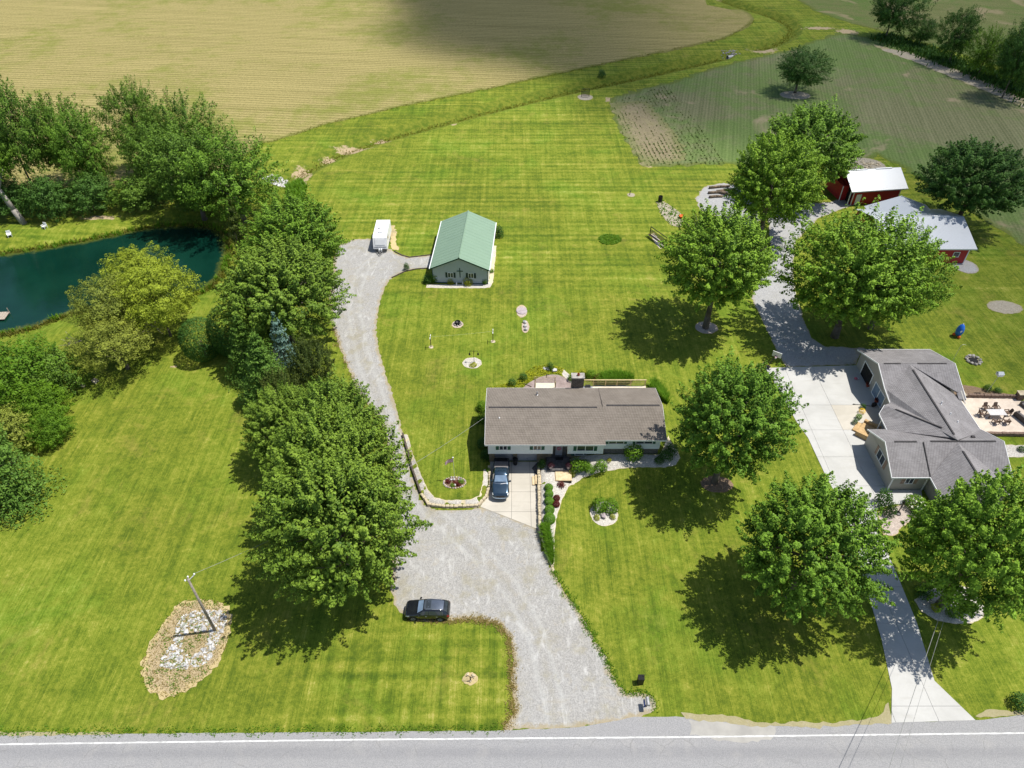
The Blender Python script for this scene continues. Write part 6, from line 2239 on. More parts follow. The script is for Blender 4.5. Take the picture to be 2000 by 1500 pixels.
skin_patch(R_, 4.12, 4.92, 4.7, 8.3, .012, 'windshield', 'glass_b', SUV)
skin_patch(R_, 8.1, 8.85, 4.8, 8.2, .012, 'rear_window', 'glass', SUV)
skin_patch(R_, 5.55, 6.25, 5.3, 7.7, .016, 'sunroof', 'glass', SUV)
for j0, j1 in ((3.12, 3.9), (9.1, 9.88)):
    skin_patch(R_, 4.6, 6.05, j0, j1, .012, 'side_window', 'glass', SUV)
    skin_patch(R_, 6.1, 7.9, j0, j1, .012, 'side_window', 'glass', SUV)
for j0, j1 in ((2.5, 3.2), (9.8, 10.5)):
    skin_patch(R_, 1.1, 2.3, j0, j1, .014, 'headlight', 'lamp', SUV)
    skin_patch(R_, 8.9, 10.4, j0 - .2, j1 + .2, .014, 'tail_light', 'tail', SUV)
for s_ in (-1, 1):
    for y in (-1.36, 1.32):
        MB().lathe([(.44, -.02), (.44, .02)], 18, (s_ * .905, y, .36), 'X').build('wheel_arch', 'dark', SUV)
        wheel(SUV, s_ * .82, y, .345, .24)
    b = MB()
    b.path([(s_ * .56, -.1, 1.66), (s_ * .57, .6, 1.69), (s_ * .56, 1.5, 1.62)], .022, 5)
    b.build('roof_rail', 'chrome', SUV)
    b = MB()
    b.add([(s_ * .9, -.82, 1.02), (s_ * 1.1, -.78, 1.03), (s_ * 1.1, -.62, 1.03), (s_ * .9, -.68, 1.02), (s_ * .9, -.82, 1.14), (s_ * 1.1, -.78, 1.16), (s_ * 1.1, -.62, 1.16), (s_ * .9, -.68, 1.14)],
          [(3, 2, 1, 0), (4, 5, 6, 7), (0, 1, 5, 4), (1, 2, 6, 5), (2, 3, 7, 6), (3, 0, 4, 7)])
    b.build('side_mirror', 'suv', SUV)
    for y in (-.1, .95):
        b = MB()
        b.box(s_ * .93 - .02, s_ * .93 + .02, y, y + .16, .88, .91)
        b.build('door_handle', 'chrome', SUV)

TK = empty('pickup_truck', (-1.30, 54.75, .05), math.radians(-1.0), "slate blue pickup truck with a grey bed cover parked before the garage", 'truck')
S = [(-2.80, .50, .78, .78, .84, .62), (-2.70, .42, .92, .90, 1.0, .72), (-2.45, .40, 1.05, .955, 1.13, .80), (-1.45, .40, 1.12, .97, 1.2, .86), (-1.12, .40, 1.15, .97, 1.25, .86), (-.42, .40, 1.17, .97, 1.84, .70),
     (.0, .40, 1.18, .97, 1.90, .71), (.72, .40, 1.18, .97, 1.87, .70), (.98, .40, 1.18, .97, 1.26, .86), (1.02, .42, 1.14, .97, 1.19, .90), (2.65, .48, 1.14, .96, 1.19, .90), (2.82, .56, 1.10, .94, 1.15, .86)]
R_ = loft(S)
loft_mesh(R_, 'body', 'truck', TK)
skin_patch(R_, 4.12, 4.93, 4.7, 8.3, .012, 'windshield', 'glass_b', TK)
skin_patch(R_, 7.12, 7.9, 4.8, 8.2, .012, 'rear_window', 'glass', TK)
for j0, j1 in ((3.12, 3.9), (9.1, 9.88)):
    skin_patch(R_, 4.6, 5.95, j0, j1, .012, 'side_window', 'glass', TK)
    skin_patch(R_, 6.05, 6.95, j0, j1, .012, 'side_window', 'glass', TK)
for j0, j1 in ((2.6, 3.7), (9.3, 10.4)):
    skin_patch(R_, 1.0, 1.95, j0, j1, .02, 'headlight', 'lamp', TK)
b = MB()
b.box(-.80, .80, 1.06, 2.16, 1.19, 1.245)
b.build('bed_cover', 'cover', TK)
b = MB()
b.box(-.80, .80, 2.17, 2.74, 1.19, 1.225)
b.build('bed_shade_plate', 'dark', TK)  # dark plate over the body, painting the shade in the open bed
b = MB()
b.path([(-.90, -2.66, .62), (-.6, -2.86, .62), (0, -2.92, .62), (.6, -2.86, .62), (.90, -2.66, .62)], .085, 6)
b.build('front_bumper', 'chrome', TK)
b = MB()
b.box(-.48, .48, -2.83, -2.79, .72, .88)
b.build('grille', 'black', TK)
b = MB()
b.path([(-.84, -1.15, 1.23), (0, -1.32, 1.27), (.84, -1.15, 1.23)], .03, 5)
b.build('cowl_strip', 'chrome', TK)
for s_ in (-1, 1):
    for y in (-1.78, 1.75):
        MB().lathe([(.48, -.02), (.48, .02)], 18, (s_ * .955, y, .42), 'X').build('wheel_arch', 'dark', TK)
        wheel(TK, s_ * .86, y, .40, .27)
    b = MB()
    b.add([(s_ * .94, -.98, 1.16), (s_ * 1.2, -.95, 1.18), (s_ * 1.2, -.80, 1.18), (s_ * .94, -.86, 1.16), (s_ * .94, -.98, 1.36), (s_ * 1.2, -.95, 1.38), (s_ * 1.2, -.80, 1.38), (s_ * .94, -.86, 1.36)],
          [(3, 2, 1, 0), (4, 5, 6, 7), (0, 1, 5, 4), (1, 2, 6, 5), (2, 3, 7, 6), (3, 0, 4, 7)])
    b.build('side_mirror', 'truck', TK)
    b = MB()
    b.box(s_ * .8 - .06, s_ * .8 + .06, 2.80, 2.84, .75, 1.08)
    b.build('tail_light', 'tail', TK)

# ------------------------------------------------------------------ camper trailer
CP = empty('camper_trailer', (-22.55, 105.95, .02), math.radians(1.0), "white camper trailer parked at the end of the gravel driveway", 'trailer')
prof = [(0.35, .45), (.0, .75), (.12, 1.2), (.62, 2.5), (.95, 2.72), (6.4, 2.72), (6.6, 2.6), (6.7, .5)]
b = MB()
n = len(prof)
b.v = [(-1.18, y, z) for y, z in prof] + [(1.18, y, z) for y, z in prof]
b.f = [tuple(range(n)), tuple(range(n, 2 * n))[::-1]] + [(i, n + i, n + (i + 1) % n, (i + 1) % n) for i in range(n)]
b.build('body', 'camper', CP)
b = MB()
b.add([(-.85, .135, 1.38), (.85, .135, 1.38), (.85, .50, 2.32), (-.85, .50, 2.32), (-.85, .175, 1.36), (.85, .175, 1.36), (.85, .54, 2.30), (-.85, .54, 2.30)], [(0, 1, 2, 3), (7, 6, 5, 4), (0, 4, 5, 1), (1, 5, 6, 2), (2, 6, 7, 3), (3, 7, 4, 0)])
b.build('front_window', 'camper', CP)
b = MB()
b.box(-.98, .98, .04, .08, 1.02, 1.1)
b.build('front_trim', 'grey', CP)
for (x0, x1, y0, y1, h, mt) in ((-.35, .35, 1.9, 2.7, .22, 'white'), (-.5, -.1, 3.6, 4.0, .12, 'white'), (.15, .55, 5.0, 5.4, .12, 'white'), (-.2, .2, 5.8, 6.1, .10, 'white'), (-.45, -.28, 3.1, 3.3, .16, 'black')):
    b = MB()
    b.box(x0, x1, y0, y1, 2.72, 2.72 + h)
    b.build('roof_vent', mt, CP)
for i, x in enumerate((-.18, .18)):
    MB().lathe([(.05, .35), (.15, .4), (.16, .75), (.13, .92), (.05, .98), (.05, 1.03)], 12, (x, -.28, 0)).build('propane_tank', 'white', CP, True)
b = MB()
b.path([(-.8, .1, .4), (0, -1.1, .4), (.8, .1, .4)], .06, 5)
b.path([(0, -1.0, .4), (0, -1.35, .42)], .06, 5)
b.path([(0, -.95, .4), (0, -.95, .02)], .04, 5)
b.build('hitch', 'black', CP)
for s_ in (-1, 1):
    for y in (3.4, 4.2):
        wheel(CP, s_ * 1.08, y, .33, .2)
    b = MB()
    b.box(s_ * 1.185 - .02, s_ * 1.185 + .02, 1.6, 2.5, 1.5, 2.1)
    b.build('side_window', 'glass', CP)

# ------------------------------------------------------------------ utility pole, cables, flagpoles
x, y, z = GP(420, 1232)
UP = empty('utility_pole', (x, y, z), 0, "weathered wooden utility pole standing among white rocks on the front lawn", 'pole')
MB().tube((0, 0, -.2), (0.1, 0, 9.2), .145, .10, 9).build('pole', 'polew', UP, True)
b = MB()
b.path([(.1, -.1, 8.95), (.5, .5, 9.05)], .05, 5)
b.build('bracket', 'grey', UP)
for p in ((.5, .5, 9.05), (.12, .1, 9.25), (-.12, -.12, 9.0)):
    MB().lathe([(.03, 0), (.08, .04), (.05, .1), (.08, .14), (.03, .2)], 8, p).build('insulator', 'white', UP)


def cable(p, q, sag, lab, r=.018, n=14, mat='wire'):
    b = MB()
    pts = []
    for k in range(n + 1):
        t = k / n
        v = Vector(p).lerp(Vector(q), t)
        v.z -= sag * 4 * t * (1 - t)
        pts.append(v)
    b.path(pts, r, 4)
    return tag(b.build('cable', mat), lab, 'cable')


cable((x + .5, y + .5, z + 9.2), (-2.75, 61.0, 5.2), 1.6, "thin service cable from the utility pole to the white house")
cable((52.0, 50.4, 4.1), (*G(1722, 1545, 8.0), 8.0), .6, "overhead cable crossing the concrete drive and the road, left of the pair", .022)
cable((52.3, 50.4, 4.1), (*G(1745, 1545, 8.0), 8.0), .9, "fainter overhead cable crossing the concrete drive, right of the pair", .014)

x, y, z = GP(888, 936)
t = empty('flagpole', (x, y, z), 0, "slim pale flagpole with a small flag in the oval bed left of the drive", 'flagpole')
MB().path([(0, 0, 0), (0, 0, 3.7)], .03, 6).build('pole', 'wire_p', t)
MB().lathe([(.01, 3.68), (.09, 3.75), (.09, 3.83), (.01, 3.9)], 8).build('finial', 'white', t)


def flag(parent, w, h, z0, stripes=7, ang=math.pi, sag=.35, hang=.15):
    ca, sa = math.cos(ang), math.sin(ang)
    for k in range(stripes):
        V, F = [], []
        n = 8
        for i in range(n + 1):
            s_ = i / n
            off = .12 * math.sin(s_ * 7 + 1) * s_
            for zz in (k / stripes, (k + 1) / stripes):
                V.append((ca * s_ * w - sa * off, sa * s_ * w + ca * off, z0 - zz * h - sag * s_ * s_ * w - hang * s_))
        F = [(2 * i, 2 * i + 2, 2 * i + 3, 2 * i + 1) for i in range(n)]
        b = MB().add(V, F)
        o = b.build('stripe', 'flagr' if k % 2 == 0 else 'flagw', parent)
    V = []
    n = 4
    for i in range(n + 1):
        s_ = i / n * .4
        off = .12 * math.sin(s_ * 7 + 1) * s_
        for zz in (0, .55):
            V.append((ca * s_ * w - sa * (off - .012), sa * s_ * w + ca * (off - .012), z0 - zz * h - sag * s_ * s_ * w - hang * s_ + .004))
    b = MB().add(V, [(2 * i, 2 * i + 2, 2 * i + 3, 2 * i + 1) for i in range(n)])
    b.build('canton', 'flagb', parent)
    V = [(v[0] + sa * .024, v[1] - ca * .024, v[2]) for v in V]
    MB().add(V, [(2 * i, 2 * i + 2, 2 * i + 3, 2 * i + 1) for i in range(n)]).build('canton', 'flagb', parent)


flag(t, .95, .6, 3.62)
OB = GP(888, 943)
t = empty('oval_flower_bed', OB, 0, "oval stone edged flower bed with red plants at the foot of the slim flagpole", 'flower bed')
for k in range(26):
    a = 6.283 * k / 26
    MB().rock((1.28 * math.cos(a), .84 * math.sin(a), .06), .15, .7, 200 + k).build('edge_stone', 'rock_m' if k % 3 else 'rock_t', t)
for i, (dx, dy, R, H_, kd, lab) in enumerate([(-.75, .1, .38, .3, 'redshrub', "leftmost red plant in the oval flower bed"), (.1, -.2, .42, .3, 'redshrub', "middle red plant in the oval flower bed"), (.75, .0, .35, .3, 'shrub', "green plant at the right of the oval flower bed"),
                                            (-.2, -.5, .3, .22, 'shrub', "green plant at the near edge of the oval flower bed"), (.5, -.4, .3, .25, 'redshrub', "red plant at the near right of the oval flower bed")]):
    plant('bed_plant', kd, OB[0] + dx, OB[1] + dy, .15, R, H_, lab, 'plant')
for i, (dx, dy) in enumerate([(-.4, .35), (-.1, .4), (.45, .38), (.75, .3), (.05, -.45), (-.62, .28)]):
    tag(MB().rock((OB[0] + dx, OB[1] + dy, OB[2] + .2), .17, .8, 230 + i).build('white_stone', 'rock'), "white stone among the plants of the oval flower bed", 'stone', 'white stones in the oval flower bed')

x, y = G(1838, 1160)
t = empty('flagpole', (x, y, 0), 0, "leaning flag staff with a striped flag under the tree by the curved bed", 'flagpole')
MB().path([(0, 0, 0), (.75, .45, 2.9)], .035, 6).build('staff', 'polew', t)
flag(t, 1.5, .8, 2.5, 7, 2.7, .25, .25)
x, y = G(1848, 1166)
tag(MB().rock((x, y, .25), .5, .6, 240).build('boulder', 'rock_m'), "mauve boulder in the curved stone bed beneath the flag", 'boulder')
for i, (u, v, R, kd) in enumerate([(1802, 1160, .95, 'darkshrub'), (1857, 1200, .6, 'shrub'), (1883, 1190, .62, 'shrub'), (1902, 1188, .5, 'darkshrub'), (1826, 1190, .5, 'lime'), (1850, 1148, .55, 'redshrub')]):
    x, y = G(u, v)
    plant('bed_shrub', kd, x, y, R * .5, R, R * .85, ["large dark shrub at the left tip of the curved bed", "green shrub at the lower middle of the curved bed", "green shrub right of the middle in the curved bed", "dark round shrub at the right end of the curved bed",
                                                     "yellow green low plant at the left of the curved bed", "reddish flowers below the leaning flag staff"][i], 'shrub')
# in front of the grey house
for i, (u, v, R, H_, kd) in enumerate([(1722, 985, 1.0, 1.6, 'darkshrub'), (1784, 990, 1.1, 1.0, 'hydrangea'), (1795, 1010, 1.0, .8, 'darkshrub'), (1735, 1005, .7, 1.3, 'darkshrub')]):
    x, y = G(u, v)
    plant('front_shrub', kd, x, y, H_ * .6, R, H_, ["upright dark shrub at the front left corner of the grey house", "white blossoming shrub under the front wall of the grey house", "dark spreading shrub right of the entry path",
                                                   "dark narrow shrub beside the entry path post"][i], 'shrub')
x, y = G(1784, 990)
c = bpy.data.objects.new('blossom', PROTO['blooms'])
link(c, [o for o in bpy.data.objects if o.get('label', '').startswith('white blossoming')][0])
c.location = (0, 0, .75)
c.scale = (1.05, 1.05, .95)
x, y = G(1753, 1003)
t = empty('lamp_post', (x, y, .03), 0, "dark lamp post with a round base beside the entry path", 'lamp post')
MB().lathe([(.38, 0), (.34, .12), (.1, .18), (.06, .25), (.055, 1.75)], 10).build('post', 'black', t)
MB().lathe([(.1, 1.75), (.15, 1.85), (.13, 2.1), (.02, 2.25)], 8).build('lantern', 'black', t)

# ------------------------------------------------------------------ small things on the lawns
for (u, v, ub, lab) in [(842, 678, 0, "left clothesline post standing on the lawn"), (963, 667, 0, "right clothesline post standing on the lawn")]:
    x, y = G(u, v)
    t = empty('clothesline_post', (x, y, .02), 0, lab, 'post')
    MB().path([(0, 0, 0), (0, 0, 1.95)], .06, 7).build('post', 'timber', t)
    MB().path([(0, -.55, 1.85), (0, .55, 1.85)], .045, 6).build('crossarm', 'white', t)
    MB().lathe([(.35, -.03), (.34, .02), (.02, .04)], 12).build('footing', 'rock_t', t)
a, c = G(842, 678), G(963, 667)
cable((a[0], a[1], 1.9), (c[0], c[1], 1.9), .08, "pale clothesline strung between the two posts on the lawn", .008, 6, 'wire_p')
x, y = G(926, 707)
t = empty('feeder_pole', (x, y, .04), 0, "black bird feeder pole with curled hooks in the small white stone bed", 'bird feeder')
MB().path([(0, 0, 0), (0, 0, 2.1)], .035, 6).build('pole', 'black', t)
for s_ in (-1, 1):
    MB().path([(0, 0, 1.75), (s_ * .25, 0, 2.0), (s_ * .5, 0, 1.95), (s_ * .6, 0, 1.7)], .025, 5).build('hook', 'black', t)
    MB().lathe([(.02, 1.25), (.13, 1.28), (.12, 1.5), (.02, 1.68)], 8, (s_ * .6, 0, 0)).build('feeder', 'black', t)
x, y = G(924, 713)
plant('bed_plant', 'lime', x, y - .1, .12, .55, .25, "olive clump of low plants at the foot of the bird feeder pole", 'plant')
x, y = G(1019, 608)
t = empty('round_pad', (x, y, .03), 0, "round grey concrete pad ringed with pebbles on the lawn", 'pad')
MB().lathe([(.85, 0), (.82, .09), (.02, .1)], 24).build('lid', 'rock_m', t)
for i, (u, v) in enumerate([(1025, 631), (1026, 638), (1027, 645)]):
    x, y = G(u, v)
    tag(MB().rock((x, y, .18), .34, .8, 250 + i).build('boulder', 'rock'), ["pale stone farthest from the house in the pebble oval", "middle pale stone of the three in the pebble oval", "pale stone nearest the house in the pebble oval"][i], 'boulder')
x, y = G(1289, 394)
t = empty('barrel', (x, y, .03), 0, "black upright barrel at the end of the garden strip", 'barrel')
MB().lathe([(.4, 0), (.42, .05), (.41, .45), (.43, .48), (.41, .52), (.42, .95), (.4, 1.15), (.36, 1.15), (.35, .9)], 14).build('body', 'black', t)
x, y = G(1331, 426)
t = empty('orange_planter', (x, y, .03), 0, "bright orange tub at the tree end of the garden strip", 'planter')
MB().lathe([(.3, 0), (.45, .4), (.5, .4), (.5, .48), (.42, .48), (.38, .4)], 12).build('tub', 'amber', t)
x, y = G(1230, 381)
t = empty('hydrant_post', (x, y, .02), 0, "short dark post in a small gravel spot on the back lawn", 'post')
MB().path([(0, 0, 0), (0, 0, .9)], .07, 7).build('post', 'black', t)
MB().path([(0, 0, .85), (.22, 0, .75)], .04, 5).build('spout', 'black', t)


def swing(u, v, rz, w, lab, nm='garden_swing'):
    x, y = G(u, v)
    t = empty(nm, (x, y, .02), rz, lab, 'bench')
    for s_ in (-1, 1):
        MB().box(s_ * w / 2 - .05, s_ * w / 2 + .05, -.05, .05, 0, 1.9).build('post', 'black', t)
    MB().box(-w / 2 + .05, w / 2 - .05, -.05, .05, 1.82, 1.92).build('crossbar', 'black', t)
    for k in range(4):
        MB().box(-w / 2 + .06, w / 2 - .06, .02, .05, .62 + k * .22, .74 + k * .22).build('back_slat', 'timber', t)
    for k in range(3):
        MB().box(-w / 2 + .06, w / 2 - .06, -.5 + k * .17, -.36 + k * .17, .48, .52).build('seat_slat', 'timber', t)


swing(1143, 189, 0, 1.9, "small dark bench frame on a gravel spot by the ditch")
x, y = G(1284, 471)
swing(1284, 472, -1.05, 4.4, "long dark slatted frame beside the maple on the back lawn", 'slatted_frame')
SB = [G(*p) for p in [(1271, 458), (1277, 455), (1288, 468), (1298, 484), (1288, 486), (1280, 476)]]
sheet("frame_gravel", SB, 'bedstone', .03, .1, .3, .6, seed=61)
P = scatter_in(smooth_poly([G(*p) for p in [(1168, 462), (1190, 456), (1214, 462), (1214, 474), (1190, 480), (1170, 474)]], 1), 1500, 62)
o = bpy.data.objects.new('clover_patch', blade_mesh('clover_patch', 'blade', P, .16, .16, 63, 1.4))
link(o)
o['kind'] = 'stuff'
P = scatter_in(GARDEN, 260, 64)
o = bpy.data.objects.new('garden_seedlings', blade_mesh('garden_seedlings', 'blade', P, .35, .2, 65, 1.2))
link(o)
o['kind'] = 'stuff'
# mailbox and black bin by the road
x, y = G(1262, 1380)
t = empty('mailbox', (x, y, .03), 0, "grey mailbox on a post at the road end of the gravel driveway", 'mailbox')
MB().box(-.05, .05, -.05, .05, 0, 1.0).build('post', 'timber', t)
b = MB()
pr = [(-.16, 1.0), (.16, 1.0), (.16, 1.18)] + [(.16 * math.cos(a), 1.18 + .14 * math.sin(a)) for a in np.linspace(.4, 2.74, 6)] + [(-.16, 1.18)]
b.v = [(x_, -.42, z_) for x_, z_ in pr] + [(x_, .3, z_) for x_, z_ in pr]
n = len(pr)
b.f = [tuple(range(n)), tuple(range(n, 2 * n))[::-1]] + [(i, n + i, n + (i + 1) % n, (i + 1) % n) for i in range(n)]
b.build('box', 'grey', t)
MB().box(-.32, -.2, -.35, .25, .6, .9).build('paper_box', 'bluebox', t)
x, y = G(1250, 1333)
t = empty('waste_bin', (x, y, .0), 0, "tall black box standing on the front lawn near the driveway mouth", 'bin')
MB().box(-.26, .26, -.24, .24, 0, .98).build('body', 'black', t)
MB().box(-.28, .28, -.26, .26, .985, 1.05).build('lid', 'dark', t)
MB().path([(.3, .1, 0), (.3, .1, 1.5)], .02, 5).build('marker_rod', 'timber', t)
for i, (dx, dy, r_) in enumerate([(-.25, .35, .18), (.3, .3, .2), (.05, -.25, .16)]):
    x, y = G(918, 1326)
    tag(MB().rock((x + dx, y + dy, .1), r_, .7, 260 + i).build('boulder', 'rock_t'), ["small tan rock farthest from the road in the dry grass spot", "small tan rock at the right of the dry grass spot", "small tan rock nearest the road in the dry grass spot"][i], 'boulder')
x, y = G(919, 1330)
t = empty('hand_pump', (x, y, .03), 0, "small dark garden pump in the dry grass spot near the driveway", 'pump')
MB().path([(0, 0, 0), (0, 0, .75)], .06, 6).build('stem', 'black', t)
MB().path([(0, 0, .7), (.25, 0, .62), (.3, 0, .45)], .035, 5).build('spout', 'black', t)
MB().path([(0, 0, .75), (-.25, .05, .95), (-.4, .05, .8)], .025, 5).build('handle', 'black', t)
# basketball board and gate at the corner of the concrete
x, y = G(1498, 719)
t = empty('basketball_hoop', (x, y, .04), math.radians(-35), "basketball hoop on a dark slanted post at the corner of the concrete", 'basketball hoop')
t.scale = (.72, .72, .8)
MB().path([(0, 0, 0), (.35, .3, 1.6), (.75, .65, 2.75)], .08, 7).build('post', 'timber', t)
MB().box(.05, 1.75, .68, .73, 2.45, 3.45).build('backboard', 'tabletop', t)
MB().box(.0, 1.8, .66, .75, 3.455, 3.52).build('board_edge', 'white', t)
b = MB()
for k in range(12):
    a0, a1 = k * math.pi / 6, (k + 1) * math.pi / 6
    b.tube((.9 + .23 * math.cos(a0), .42 + .23 * math.sin(a0), 2.65), (.9 + .23 * math.cos(a1), .42 + .23 * math.sin(a1), 2.65), .02, .02, 4)
b.build('rim', 'amber', t)
MB().lathe([(.22, 2.63), (.12, 2.25)], 10, (.9, .42, 0)).build('net', 'flagw', t)
MB().box(-.35, .45, -.2, .7, .0, .2).build('base', 'black', t)
# white lawn chairs beyond the pond, bench on the near bank
for (u, v, lab, rz) in [(20, 462, "white garden chair standing in the shade at the left edge beyond the pond", .6), (88, 446, "white garden chair in the sun on the far bank of the pond", -.3)]:
    x, y, z = GP(u, v)
    t = empty('garden_chair', (x, y, z), rz, lab, 'chair')
    MB().box(-.33, .33, -.33, .33, .4, .47).build('seat', 'white', t)
    MB().box(-.33, .33, .28, .36, .47, 1.05).build('backrest', 'white', t)
    for sx in (-1, 1):
        MB().box(sx * .34 - .05, sx * .34 + .05, -.35, .33, .62, .67).build('armrest', 'white', t)
        for sy in (-.3, .3):
            MB().box(sx * .3 - .035, sx * .3 + .035, sy - .035, sy + .035, 0, .4).build('leg', 'white', t)
x, y, z = GP(4, 636)
t = empty('small_dock', (x, y, -.9), .1, "corner of a pale wooden dock at the near edge of the pond", 'dock')
for k in range(8):
    MB().box(-1.6 + k * .4, -1.23 + k * .4, -1.0, 1.0, .42, .48).build('board', 'deadw', t)
for sx in (-1.5, 1.5):
    MB().path([(sx, .9, -1.0), (sx, .9, 1.2)], .07, 6).build('post', 'deadw', t)
for (u, v, r_, lab) in [(149, 747, .55, "pale boulder at the left of the rock garden below the olive tree"), (186, 745, .6, "tan boulder at the right of the rock garden below the olive tree"), (163, 755, .4, "low stone in the middle of the rock garden below the olive tree")]:
    x, y = GT(u, v)
    tag(MB().rock((x, y, .15), r_, .5, int(u)).build('boulder', 'rock_t'), lab, 'boulder')
# dead limbs under the olive trees
for i, (u, v, d, lab) in enumerate([(172, 690, -1, "bleached dead branches at the left side of the low olive tree"), (292, 655, 1, "bleached dead branches at the right of the low olive tree")]):
    x, y = GT(u, v)
    b = MB()
    r = random.Random(300 + i)
    for k in range(8):
        a = r.uniform(-.7, .7)
        L_k = r.uniform(1.6, 3.0)
        p1 = (d * L_k * .5 * math.cos(a), L_k * .5 * math.sin(a), r.uniform(.8, 1.7))
        p2 = (d * L_k * math.cos(a), L_k * math.sin(a) + r.uniform(-.4, .4), r.uniform(.3, 2.2))
        b.path([(0, 0, 1.4), p1, p2], [.06, .045, .02], 4)
        b.path([p1, (p1[0] + d * .7, p1[1] + r.uniform(-.7, .7), p1[2] + .4)], [.03, .012], 4)
    b.path([(0, 0, -1.2), (0, 0, 1.4)], [.09, .07], 5)
    o = b.build('dead_branches', 'deadw')
    o.location = (x, y, .9)
    tag(o, lab, 'branches')
# logs on the stony pad
for i, (u, v, L_k, rz) in enumerate([(1405, 367, 4.2, .15), (1418, 374, 4.0, .2), (1400, 378, 3.4, .05), (1424, 382, 3.8, -.5), (1398, 386, 2.6, .1)]):
    x, y = G(u, v)
    t = empty('log', (x, y, .25), rz, ["long log at the back of the stony pad", "log lying just in front of the back one on the stony pad", "log in the middle of the stony pad", "log lying aslant on the stony pad", "short log nearest the maple on the stony pad"][i], 'log', 'logs on the stony pad')
    MB().path([(-L_k / 2, 0, 0), (0, .12, .02), (L_k / 2, 0, .0)], [.26, .24, .2], 9).build('wood', 'log', t, True)
# culvert in the ditch
x, y = G(1422, 108)
z = -1.2
t = empty('culvert', (x, y, z), math.radians(20), "dark culvert pipe with grey rocks where the ditch passes under the track", 'culvert')
b = MB()
n = 14
for (r0, x0, x1) in ((.62, 0, 2.4), (.54, .02, 2.4)):
    b.lathe([(r0, x0), (r0, x1)], n, (0, 0, .5), 'X')
b.f = [f for f in b.f if len(f) < 10]
b.build('pipe', 'grey', t)
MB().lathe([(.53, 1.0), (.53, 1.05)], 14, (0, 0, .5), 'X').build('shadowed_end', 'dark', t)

# ------------------------------------------------------------------ rocks
def rock_field(name, poly, n, rmin, rmax, mat, seed, keep=None):
    r = random.Random(seed)
    b = MB()
    for p in scatter_in(poly, n, seed):
        if keep and not keep(p):
            continue
        rr = rmin + (rmax - rmin) * r.random() ** 2
        b.rock((p[0], p[1], TH(p[0], p[1]) + .02 + rr * .05), rr, .7, r.random())
    o = b.build(name, mat)
    o['kind'] = 'stuff'
    return o


ROCKBED = smooth_poly([G(*p) for p in [(312, 1308), (322, 1275), (340, 1255), (345, 1215), (362, 1198), (405, 1190), (440, 1195), (444, 1215), (428, 1250), (412, 1290), (380, 1306)]], 1)
hole = smooth_poly([G(*p) for p in [(362, 1234), (415, 1232), (400, 1262), (372, 1288), (352, 1262)]], 1)
rock_field('white_rocks', ROCKBED, 1300, .05, .2, 'rock', 5, lambda p: not inside([p], hole)[0])
for i, p in enumerate(scatter_in(ROCKBED, 44, 8)):
    if inside([p], hole)[0]:
        continue
    o = MB().rock((p[0], p[1], .06), random.uniform(.17, .32), .7, 400 + i).build('boulder', 'rock')
    tag(o, "white boulder in the rock patch at the foot of the utility pole", 'boulder', 'white boulders round the utility pole')
rock_field('ditch_rocks', [G(*p) for p in [(512, 350), (530, 341), (556, 342), (566, 352), (558, 364), (540, 358), (516, 356)]], 160, .15, .4, 'rock', 15)
rock_field('culvert_rocks', [G(*p) for p in [(1410, 98), (1440, 98), (1446, 106), (1420, 110), (1408, 104)]], 70, .15, .4, 'rock_g', 16)
rock_field('barn_rubble', [G(*p) for p in [(1660, 322), (1690, 310), (1725, 318), (1715, 330), (1670, 332)]], 60, .15, .5, 'rock_t', 17)

# ------------------------------------------------------------------ weeds and rough grass
def along(line, n, spread, seed, closed=False, side=0.0):
    r = np.random.default_rng(seed)
    A = np.asarray(line, float)
    if closed:
        A = np.vstack([A, A[:1]])
    seg = np.hypot(*np.diff(A, axis=0).T)
    cum = np.concatenate([[0], np.cumsum(seg)])
    s = r.random(n) * cum[-1]
    i = np.clip(np.searchsorted(cum, s) - 1, 0, len(seg) - 1)
    t = (s - cum[i]) / seg[i]
    P = A[i] + (A[i + 1] - A[i]) * t[:, None]
    d = (A[i + 1] - A[i]) / seg[i][:, None]
    nrm = np.stack([-d[:, 1], d[:, 0]], 1)
    return P + nrm * (r.normal(size=n) * spread + side)[:, None]


def weeds(name, P, mat, h, w, seed, lean=.6):
    o = bpy.data.objects.new(name, blade_mesh(name, mat, P, h, w, seed, lean))
    link(o)
    o['kind'] = 'stuff'
    return o


def clumped(P, n_each, sp, seed):
    r = np.random.default_rng(seed)
    return np.repeat(P, n_each, 0) + r.normal(size=(len(P) * n_each, 2)) * sp


weeds('ditch_weeds', np.vstack([along(DITCH, 3000, .7, 1), along(DITCH_UP, 1800, .8, 2)]), 'blade_o', .3, .15, 3)
weeds('bank_weeds', along(POND, 9000, .55, 4, True, .2), 'blade_o', .5, .16, 5)
weeds('bank_reeds', clumped(along(POND, 160, .3, 6, True, .2), 22, .3, 7), 'blade', .8, .14, 8)
weeds('tall_ditch_grass', scatter_in([G(*p) for p in [(560, 365), (585, 352), (600, 365), (592, 400), (602, 440), (590, 470), (570, 440), (560, 400)]], 5200, 9), 'blade', 1.0, .2, 10, .8)
weeds('driveway_fringe', clumped(along([G(*p) for p in [(795, 1204), (860, 1213), (930, 1210), (975, 1220), (996, 1252), (1001, 1300), (1000, 1350), (1003, 1390), (985, 1426)]], 420, .20, 11), 9, .16, 12), 'straw_blade', .18, .06, 13, 1.2)
weeds('driveway_fringe', clumped(along([G(*p) for p in [(765, 1140), (772, 1060), (768, 940), (752, 850), (700, 770), (664, 680), (645, 620), (655, 500)]], 260, .25, 14), 9, .2, 15), 'straw_blade', .18, .07, 16, 1.2)
